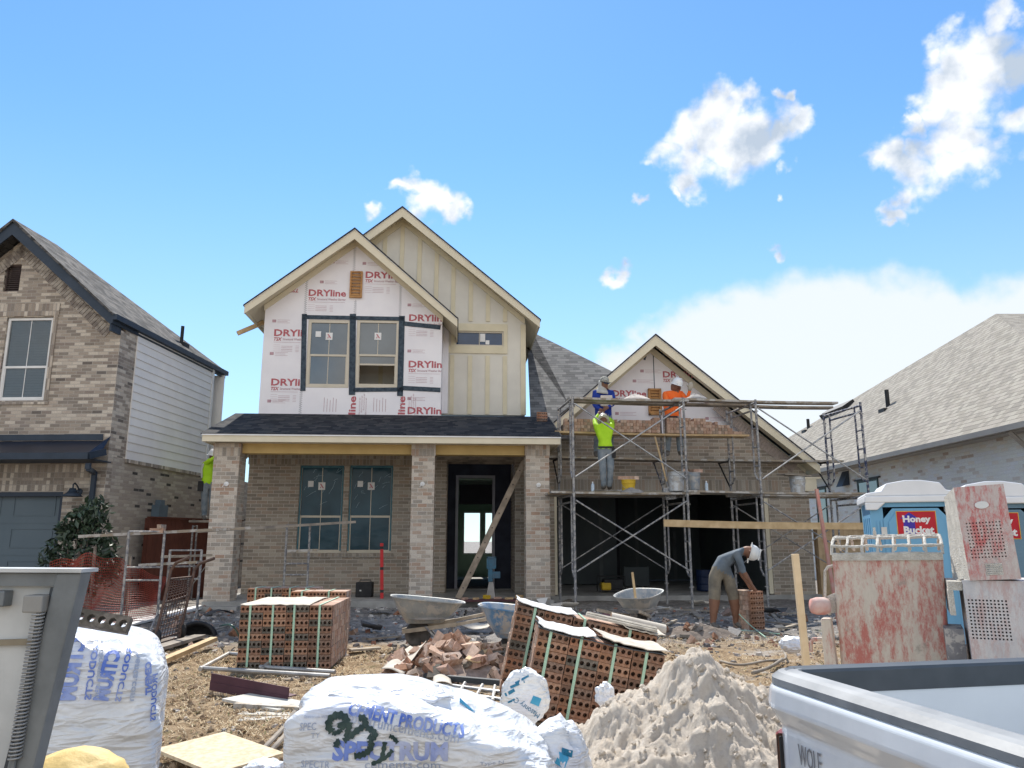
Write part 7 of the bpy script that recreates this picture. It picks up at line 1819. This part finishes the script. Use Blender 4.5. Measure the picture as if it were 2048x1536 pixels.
# ---------------------------------------------------------------- rubble and scraps
FR = []
R = random.Random(21)
def frag_mesh(kind, R):
    m = MB()
    if kind == 0:                                       # half brick
        b = brick_geo(.12,.068,.09,2,.016); m.v, m.f, m.m = b.v, b.f, b.m; m.v = [(x+(.02*R.uniform(-1,1) if x > .05 else 0), y, z) for x,y,z in m.v]
    else:
        hx_, hy_, hz_ = R.uniform(.03,.075), R.uniform(.025,.05), R.uniform(.015,.04); vs = []
        for sx_ in (-1,1):
            for sy_ in (-1,1):
                for sz_ in (-1,1): vs.append((sx_*hx_*R.uniform(.6,1.1), sy_*hy_*R.uniform(.6,1.1), sz_*hz_*R.uniform(.6,1.1)))
        m.add(vs, [(0,1,3,2),(4,6,7,5),(0,4,5,1),(2,3,7,6),(0,2,6,4),(1,5,7,3)])
    o = m.build('brick_fragment', M_pb); me = o.data; bpy.data.objects.remove(o); return me
frs = [frag_mesh(0, R) for _ in range(3)] + [frag_mesh(1, R) for _ in range(9)]
frs2 = []
for me in frs: q = me.copy(); q.materials.clear(); q.materials.append(M_rb); frs2.append(q)
frs3 = []; M_greyfr = rnd_brick_mat('mortar_grey_fragment', [(.22,.21,.2),(.30,.28,.26),(.17,.155,.15),(.26,.19,.16),(.34,.32,.30)], (.4,.38,.36))
for me in frs: q = me.copy(); q.materials.clear(); q.materials.append(M_greyfr); frs3.append(q)
def scatter(n, fpos, sets, label, group, s=(.7,1.5), seed=1):
    R = random.Random(seed)
    for i in range(n):
        p = fpos(R); o = bpy.data.objects.new('brick_fragment', R.choice(R.choice(sets))); COL.objects.link(o)
        o.location = p; o.rotation_euler = (R.uniform(-1,1), R.uniform(-1,1), R.uniform(0,6.3)); k = R.uniform(*s); o.scale = (k,k,k); tag(o, label, 'brick fragment', group)
c = at(905,1350,8.4); mo_ = pile_mesh('rubble_mound', (c.x, 8.4, .28), .80, .6, .30, mat('rubble_dust', (.36,.28,.23), (.22,.17,.14), 14, .95, bump=1), 6, 'mound of brick dust and chips under the heap of broken bricks', 'rubble', n=16)
def hp_(R):
    a = R.uniform(0, 6.283); r = R.random()**.55; x = r*cos(a)*.78; y = r*sin(a)*.58; return Vector((c.x+x, 8.4+y, .32+.30*(1-r)**.85+R.uniform(-.01,.05)))
scatter(135, hp_, [frs, frs, frs2], 'broken brick piece in the sunlit heap between the left pack and the tilted packs', 'broken bricks in the sunlit heap', (.8,1.6), 3)
def shade(R):
    x = R.uniform(-6.2, 6.0); y = R.uniform(10.0, 15.6) if R.random() < .7 else R.uniform(13.5,16)
    return Vector((x, y, gz(x,y)+.02))
scatter(110, shade, [frs3, frs3, frs2, frs], 'brick or mortar chunk scattered on the shaded ground before the house', 'chunks scattered on the shaded ground', (.7,1.6), 5)
cc_ = at(1395,1278,11.6); pile_mesh('rubble_mound', (cc_.x, 11.6, .29), .62, .5, .2, mat('dark_clods', (.22,.18,.15), (.12,.10,.085), 10, .95, bump=1, bdist=.02), 8, 'low mound of dark clods and brick chips between the tilted packs and bending person', 'rubble', n=22, rough=.6)
def dk(R): 
    a = R.uniform(0,6.283); r = R.random()**.6; return Vector((cc_.x+.6*r*cos(a), 11.6+.5*r*sin(a), .31+.2*(1-r)))
scatter(22, dk, [frs3, frs2], 'chunk lying on the dark mound between the tilted packs and the bending person', 'chunks on the dark mound', (.6,1.2), 6)
# small chips everywhere: too many to count
R = random.Random(77); m = MB()
def chip(x, y, s):
    z = gz(x, y); a = R.uniform(0,6.3); h = s*R.uniform(.25,.8); vs = []
    for k in range(4): vs.append((x+s*cos(a+k*1.57)*R.uniform(.6,1.2), y+s*sin(a+k*1.57)*R.uniform(.6,1.2), z-.005))
    for k in range(4): vs.append((x+s*cos(a+k*1.57)*R.uniform(.3,.9), y+s*sin(a+k*1.57)*R.uniform(.3,.9), z+h*R.uniform(.6,1.3)))
    m.add(vs, [(4,5,6,7),(0,1,5,4),(1,2,6,5),(2,3,7,6),(3,0,4,7)])
for i in range(5200): chip(R.uniform(-6.5,7), R.uniform(9.6,16.3), .008+.055*R.random()**3)
for i in range(1600): chip(R.uniform(-5,6), R.uniform(5,10), .006+.03*R.random()**3)
t = NT('mixed_chips'); t.set(.95,0,.1); g = t.n('ShaderNodeNewGeometry'); t.col(t.ramp(g.outputs['Random Per Island'], [(0,(.12,.11,.11)),(.2,(.25,.235,.22)),(.4,(.36,.33,.31)),(.55,(.28,.15,.11)),(.65,(.45,.42,.39)),(.8,(.18,.165,.155)),(.93,(.55,.52,.48))], 'CONSTANT'))
o = m.build('rubble_chips', t.m); tag(o, 'small chips of mortar, brick and wood strewn over the dirt', 'rubble', kind='stuff')
# straw
R = random.Random(31); m = MB()
def blade(x, y, L_, zoff=0):
    z = gz(x,y)+.004+zoff; a = R.uniform(0,6.3); dz = R.uniform(-.02,.35); d = Vector((cos(a)*cos(dz), sin(a)*cos(dz), sin(dz)))*L_; s = Vector((-sin(a), cos(a), 0))*.0028
    p = Vector((x,y,z)); mid = p+d*.5+Vector((0,0,.012*R.random())); e_ = p+d+Vector((R.uniform(-.01,.01),R.uniform(-.01,.01),-.012))
    m.add([p-s, p+s, mid+s, mid-s, e_], [(0,1,2,3),(3,2,4)])
cnt = 0
while cnt < 30000:
    if R.random() < .72: x, y = R.uniform(-4.6,-.6), R.uniform(4.6,10.2)
    else: x, y = R.uniform(.6,5.2), R.uniform(6.5,11.8)
    if mnoise.noise(Vector((x*1.3,y*1.3,3)))+.35*mnoise.noise(Vector((x*5,y*5,3))) < R.uniform(-.45,.25): continue
    blade(x, y, R.uniform(.02,.085)*(.6+.06*y), R.random()*.02); cnt += 1
t = NT('dry_straw'); t.set(.9,0,.15); g = t.n('ShaderNodeNewGeometry'); t.col(t.ramp(g.outputs['Random Per Island'], [(0,(.40,.28,.16)),(.25,(.55,.43,.27)),(.5,(.30,.20,.12)),(.7,(.62,.52,.36)),(.9,(.22,.15,.09)),(.96,(.14,.17,.06))], 'CONSTANT'))
o = m.build('dry_straw', t.m); tag(o, 'dry straw and dead grass covering the churned dirt', 'straw', kind='stuff')
m = MB()
for i in range(5200):
    if R.random() < .7: x, y = R.uniform(-4.6,-.5), R.uniform(4.4,10.2)
    else: x, y = R.uniform(.5,5.4), R.uniform(6,11.5)
    if mnoise.noise(Vector((x*.9,y*.9,8))) < -.05: continue
    r = .004+.028*R.random()**4; rnd_rock(m, Vector((x,y,gz(x,y)+r*.3)), r, R)
t = NT('dirt_clod'); t.set(.95,0,.1); t.col(t.ramp(t.noise(12,5,.7), [(.35,(.16,.105,.065)),(.65,(.36,.27,.18))])); t.bump(t.noise(50,4), .6, .006)
o = m.build('dirt_clods', t.m, smooth=False); tag(o, 'clods of brown dirt lying among the straw', 'dirt', kind='stuff')
# ---------------------------------------------------------------- boards, frames and other pieces on the ground
def board(px0, py0, Y0, px1, py1, Y1, w, t_, mt, label, name='board', group=None, lift=.03, cat='board'):
    a = at(px0,py0,Y0); b = at(px1,py1,Y1); return wplank(a, b, w, t_, mt, label, name, group, cat)
def G(px, py, z=.33): return gnd(px, py, z)
def gboard(px0, py0, px1, py1, w, t_, mt, label, z0=.34, z1=.34, name='board', cat='board', group=None):
    return wplank(G(px0,py0,z0), G(px1,py1,z1), w, t_, mt, label, name, group, cat)
gboard(302,1332, 428,1278, .09,.05, M_wood, 'pale round edged timber lying from the wrapped pallet towards the hand truck', .36, .42, 'timber', 'timber')
gboard(262,1312, 400,1272, .16,.04, M_wood2, 'muddy grey board just behind the pale timber', .36,.36)
gboard(245,1250, 410,1212, .3,.03, M_white, 'long pale sheet lying in front of the red fence', .33,.33)
gboard(250,1240, 330,1228, .2,.03, M_conc, 'grey board beside the feet of the left trestle', .33,.33)
M_fr = mat('galvanised_frame', (.42,.41,.39), (.28,.27,.26), 6, .5, .5, bump=.2)
e = empty('scaffold_end', G(500,1330,.36), label='old scaffold end frame lying flat on the straw in front of the left brick pack', cat='frame')
eo = Vector(e.location); q = lambda px, py, z=.37: G(px,py,z)-eo
for a_, b_ in (((400,1338),(457,1307)),((457,1307),(585,1320)),((400,1336),(660,1352)),((523,1338),(555,1312)),((520,1334),(670,1344))):
    m = MB(); m.tube([q(*a_), q(*b_)], .022, 8); m.build('tube', M_fr, e)
a_ = G(430,1362,.40); b_ = G(585,1392,.36); m = MB(); d = b_-a_; L_ = d.length; m.box(0,L_,-.05,.05,-.004,.004); m.box(0,L_,-.05,-.042,.004,.075)
m.box(0,L_,-.055,-.049,-.07,.004)
o = m.build('steel_lintel', mat('purple_primer_steel', (.085,.035,.05), (.06,.025,.035), 4, .5, .2), loc=a_); o.rotation_euler = (0,-math.asin(d.z/L_),math.atan2(d.y,d.x)); tag(o, 'dark purple steel angle lintel on the straw left of the low wrapped pallet', 'lintel')
M_grimy = mat('grimy_pale_board', (.62,.60,.54), (.40,.38,.34), 5, .85, bump=.3)
gboard(478,1393, 590,1415, .34,.02, M_grimy, 'pale dirty panel under the purple lintel', .34,.33, 'panel', 'panel'); gboard(470,1412, 600,1420, .05,.05, M_plk, 'grey square bar next to the dirty panel', .33,.33, 'timber','timber'); gboard(478,1442, 590,1438, .12,.03, M_grimy, 'lowest pale board left of the wrapped pallet', .30,.30)
gboard(480,1428, 585,1430, .1,.02, M_grimy, 'middle pale board left of the wrapped pallet', .31,.31)
m = MB(); m.box(-.34,.34,-.24,.24,-.01,.01); o = m.build('osb_panel', mat('pale_osb', (.66,.55,.38), (.52,.41,.27), 26, .85, bump=.3, lo=.4, hi=.6), loc=G(438,1520,.30)+Vector((0,0,.045))); o.rotation_euler = (.03,.04,rad(-38)); tag(o, 'pale oriented strand board panel on the ground at the bottom left', 'panel')
e = empty('scaffold_pole', G(520,1510,.3), label='two bent grey pipes lying beside the low wrapped pallet at bottom left', cat='pipe'); eo = Vector(e.location)
for a_ in ([(455,1560),(510,1525),(570,1470),(588,1450)], [(500,1552),(545,1508),(586,1470)]):
    m = MB(); m.tube([G(x,y,.30)-eo+Vector((0,0,.03*i)) for i,(x,y) in enumerate(a_)], .017, 8); m.build('pipe', M_wood2, e)
a_ = G(965,1352,.34); gboard(850,1352, 1030,1368, .06,.05, M_capd, 'dark steel bar lying under the broken brick heap', .36,.36, 'steel_bar', 'bar')
e = empty('steel_ladder', G(960,1385,.33), label='pale metal frame with cross tubes behind the low wrapped pallet', cat='frame'); eo = Vector(e.location)
for a2, b2 in (((880,1368),(1010,1385)),((905,1385),(1010,1400)),((930,1366),(915,1392)),((965,1370),(950,1398)),((990,1372),(985,1402))):
    m = MB(); m.tube([G(*a2,.36)-eo, G(*b2,.36)-eo], .016, 7); m.build('tube', M_gal, e)
# cardboard sheets
def sheet(pts, label, mt, name='cardboard_sheet', t_=.006, curl=.0, cat='cardboard'):
    P_ = [Vector(p) for p in pts]; o0 = sum(P_, Vector())/4; n = 8; vs = []
    for i in range(n+1):
        for j in range(n+1):
            u, v = i/n, j/n; p = P_[0]*(1-u)*(1-v)+P_[1]*u*(1-v)+P_[2]*u*v+P_[3]*(1-u)*v - o0
            vs.append(p + Vector((0,0,curl*(u-.5)**2*4 + .02*mnoise.noise(p*5+Vector((len(label),0,0))))))
    m = MB(); m.add(vs, [(i*(n+1)+j,(i+1)*(n+1)+j,(i+1)*(n+1)+j+1,i*(n+1)+j+1) for i in range(n) for j in range(n)]); o = m.build(name, mt, loc=o0, smooth=True)
    s_ = o.modifiers.new('s','SOLIDIFY'); s_.thickness = t_; return tag(o, label, cat)
M_card = mat('pale_card', (.60,.55,.47), (.46,.41,.34), 6, .9, bump=.2)
p = lambda px, py, Y: at(px, py, Y)
sheet([p(768,1338,8.2),p(815,1340,8.0),p(852,1288,8.5),p(820,1298,8.8)], 'tall curled piece of pale cardboard left of the broken brick heap', M_card, curl=.04)
sheet([p(762,1332,8.0),p(806,1345,7.8),p(822,1322,8.2),p(790,1306,8.4)], 'lower crumpled cardboard piece at the left foot of the broken brick heap', M_card, curl=-.03)
sheet([p(960,1310,8.2),p(985,1322,8.2),p(992,1300,8.5),p(968,1292,8.6)], 'small tan scrap of board on the right of the broken brick heap', M_wood, curl=.01)
sheet([p(930,1322,8.0),p(960,1326,8.0),p(975,1302,8.3),p(945,1300,8.4)], 'tan ply scrap leaning in the middle of the broken brick heap', M_wood, curl=.01)
sheet([p(865,1360,7.5),p(905,1368,7.3),p(900,1345,7.9),p(868,1345,7.9)], 'grey paper scrap at the front of the broken brick heap', M_card, curl=-.02)
board(912,1288,8.7, 958,1288,8.7, .12,.03, M_wood, 'short pale board on top of the broken brick heap')
# coverings on the tilted packs
def pack_cover(pk, W, D, Ht, label, x0, x1, mt, dz=.012, y0=-.03, y1=None, name='cardboard_cover', strips=0, curl=.02):
    y1 = y1 or D; n = 12; m = MB(); vs = []; R = random.Random(len(label))
    for i in range(n+1):
        for j in range(5):
            u = i/n; v = j/4; vs.append((x0+(x1-x0)*u+R.uniform(-.01,.01), y0+(y1-y0)*v+R.uniform(-.012,.012), Ht+dz+R.uniform(0,.012)+curl*(abs(u-.5)*2)**3))
    m.add(vs, [(i*5+j,(i+1)*5+j,(i+1)*5+j+1,i*5+j+1) for i in range(n) for j in range(4)])
    o = m.build(name, mt, smooth=False); o.matrix_world = pk.matrix_world; bpy.context.view_layer.update(); s_ = o.modifiers.new('s','SOLIDIFY'); s_.thickness = .007
    return tag(o, label, 'cover')
bpy.context.view_layer.update()
pack_cover(pk2, W2, D2, H2, 'white paper cover on the front tilted brick pack', -W2/2, -.05, M_white); pack_cover(pk2, W2, D2, H2, 'torn pale paper cover on the right half of the front tilted pack', .0, W2/2+.02, M_card, .02)
pack_cover(pk2, W2, D2, H2-.02, 'dark folded plastic under the paper of the front tilted pack', -W2/2-.01, W2/2, M_capd, .012, -.035)
pack_cover(pk3, W3_, D3, H3, 'thin white paper edge on the left of the rear tilted brick pack', -W3_/2, -.1, M_white)
M_slat = mat('weathered_white_slat', (.62,.58,.50), (.36,.33,.28), 8, .85, bump=.5)
for k in range(5):
    m = MB(); x0 = -.02+.01*k; m.box(x0, x0+.62, .0+k*.055, .045+k*.055, H3+.03+.012*(k%2), H3+.05+.012*(k%2)); o = m.build('wood_slat', M_slat); o.matrix_world = pk3.matrix_world; tag(o, 'grey white slat in the strapped bundle on the rear tilted pack', 'slat', 'slats bundled on the rear tilted pack')
pack_cover(pk3, W3_, D3, H3, 'dirty cardboard sheet under the slats of the rear tilted pack', .3, W3_/2+.05, M_card, .01)
m = MB(); n = 10; vs = []
for i in range(n+1):
    for k in range(7): a_ = pi*k/6; vs.append((.25+.5*i/n, .38-.06*cos(a_), H3+.02+.07*sin(a_)))
m.add(vs, [(i*7+k,(i+1)*7+k,(i+1)*7+k+1,i*7+k+1) for i in range(n) for k in range(6)]); o = m.build('bent_cardboard', M_card, smooth=True); o.matrix_world = pk3.matrix_world; tag(o, 'bent pale cardboard tunnel at the back of the rear tilted pack', 'cardboard')
pack_cover(pk1, W1, D1, H1, 'sunlit dusty paper sheet on top of the square left brick pack', -W1/2, W1/2-.25, M_card, .006, .0, D1-.05, curl=0)
# shaded clutter: boards, sheets, hose, ring
R = random.Random(15); sets_ = [('wet grey board','M'),]
clut = [((620,1262),(700,1258)),((735,1278),(800,1272)),((1290,1215),(1420,1222)),((1320,1235),(1385,1225)),((1385,1222),(1402,1236)),((1530,1212),(1560,1245)),((1560,1228),(1600,1225)),((1440,1262),(1560,1266)),((1235,1262),(1300,1250)),((1130,1205),(1165,1185)),((1560,1258),(1590,1250)),((1330,1250),(1352,1240)),((700,1300),(760,1296)),((420,1262),(470,1248)),((1480,1238),(1600,1250))]
lab = ['thin','short','long','broken','bent looking','narrow','muddy','flat','dusty','split','stubby','dark','grey brown','chipped','straight']
for i, (a_, b_) in enumerate(clut):
    gboard(*a_, *b_, R.uniform(.04,.12), .025, R.choice([M_wood2, M_plk, M_wood2, M_hand]), lab[i]+' scrap of lumber in the shaded debris before the house, '+['far left','left','below the entry step','by the wheelbarrow','centre right','right of centre','right','right by the small stack','near the mason','near the garage corner','near the pink stake','beside the chunks','under the sunlit heap','left of the left pack','towards the fence'][i], name='scrap_lumber', cat='board', group='lumber scraps in the shade')
pos = ['at the left by the porch','below the porch slab','beside the left pack','beside the wheelbarrow','below the entry','near the garage corner','before the garage','under the scaffold','near the bending person','by the right brick corner','near the pine fence','right of the small stack']
for i in range(12):
    px, py = [(440,1228),(760,1225),(745,1262),(955,1262),(990,1240),(1130,1220),(1210,1235),(1330,1225),(1400,1210),(1550,1228),(1590,1245),(1565,1262)][i]
    c_ = G(px,py,.33); s_ = R.uniform(.12,.3); a0 = R.uniform(0,3)
    pts = [c_+Vector((s_*cos(a0+k*1.57+R.uniform(-.3,.3)), s_*.8*sin(a0+k*1.57+R.uniform(-.3,.3)), R.uniform(0,.10))) for k in range(4)]
    sheet(pts, 'crumpled torn sheet '+pos[i], R.choice([M_card, mat('dull_pink_paper', (.28,.14,.13), (.2,.1,.095), 6, .9), M_grimy, mat('dark_tar_paper', (.06,.06,.065), (.1,.1,.1), 6, .9)]), 'torn_sheet', curl=R.uniform(-.05,.08), cat='sheet')
m = MB(); m.lathe([(.20,0),(.24,.02),(.25,.07),(.24,.12),(.20,.14),(.19,.07),(.20,0)], n=28, sx=1.2); o = m.build('tyre', M_black, loc=G(392,1280,.24), smooth=True); o.rotation_euler = (rad(68),0,rad(15)); tag(o, 'half buried dark rubber ring left of the left brick pack', 'tyre')
def tube_thing(name, pts, r, mt, label, cat):
    P_ = [Vector(q_) for q_ in pts]; o0 = P_[0]; m = MB(); Q = []
    for i in range(len(P_)-1):
        for k in range(5):
            t_ = k/5; p0 = P_[max(0,i-1)]; p1 = P_[i]; p2 = P_[i+1]; p3 = P_[min(len(P_)-1,i+2)]
            Q.append(.5*((2*p1)+(-p0+p2)*t_+(2*p0-5*p1+4*p2-p3)*t_*t_+(-p0+3*p1-3*p2+p3)*t_**3)-o0)
    Q.append(P_[-1]-o0); m.tube(Q, r, 7); return tag(m.build(name, mt, loc=o0, smooth=True), label, cat)
tube_thing('garden_hose', [G(440,1252,.42),G(462,1250,.6),G(478,1272,.42),G(484,1300,.33)], .012, mat('dark_green_hose', (.03,.10,.09), None, 4, .4, bump=0), 'dark green hose loop left of the left brick pack', 'hose')
tube_thing('rope', [G(1440,1322,.34),G(1480,1330,.34),G(1530,1322,.34),G(1570,1318,.36),G(1566,1300,.38)], .014, M_wood2, 'thin grey hose lying on the sunlit dirt behind the sand heap', 'hose')
tube_thing('stick', [G(1505,1346,.34),G(1540,1334,.34),G(1565,1318,.36)], .018, M_wood2, 'crooked brown stick on the sunlit dirt near the pickup', 'stick')
tube_thing('stick', [G(1500,1378,.33),G(1545,1376,.33)], .02, M_wood2, 'short straight stick on the dirt beside the tailgate corner', 'stick')
tube_thing('strap_scrap', [G(1430,1258,.34),G(1500,1262,.34),G(1560,1268,.34)], .008, M_strap, 'loose pale green strap at the feet of the bending person', 'strap')
tube_thing('strap_scrap', [at(1478,1228,12.2),G(1500,1250,.4),G(1532,1275,.34)], .008, M_strap, 'pale green strap hanging from the small brick stack to the ground', 'strap')
# debris on the porch edge
R = random.Random(4)
names_ = ['leftmost','second','third','fourth','fifth','rightmost']
for i in range(6):
    x = H.p(930+i*22, 1190, -1.4)[0]; m = MB(); m.box(-.08,.08,-.04,.04,0,R.uniform(.04,.09)); o = m.build('block', [M_pb, M_wood, M_yb][i%3] if i != 5 else M_wood, loc=H.w(x, -1.35+R.uniform(-.1,.15), GL)); o.rotation_euler.z = R.uniform(0,3); tag(o, names_[i]+' small block of the row of rubbish on the edge of the entry slab', 'block')
m = MB(); m.box(H.p(885,1195,-1.5)[0]+.1, H.p(1045,1195,-1.5)[0], -1.9,-1.2, GL+.002, GL+.012); o = own_origin(m.build('red_tarp', mat('dull_red_tarp', (.12,.045,.05), (.08,.03,.035), 5, .8)), (0,0,0)); o.location = house.location; o.rotation_euler.z = H.a; tag(o, 'flat dull red sheet lying on the edge of the entry slab', 'sheet')
c = H.w(H.p(1084,1205,-1.6)[0], -1.62, GL-.05); m = MB(); m.add([(-.12,0,.08),(.12,0,.11),(.03,-.02,-.1)], [(0,1,2)]); o = m.build('paper_scrap', M_white, loc=c); s_ = o.modifiers.new('s','SOLIDIFY'); s_.thickness = .003; tag(o, 'triangular white paper scrap at the foot of the right porch column', 'paper')
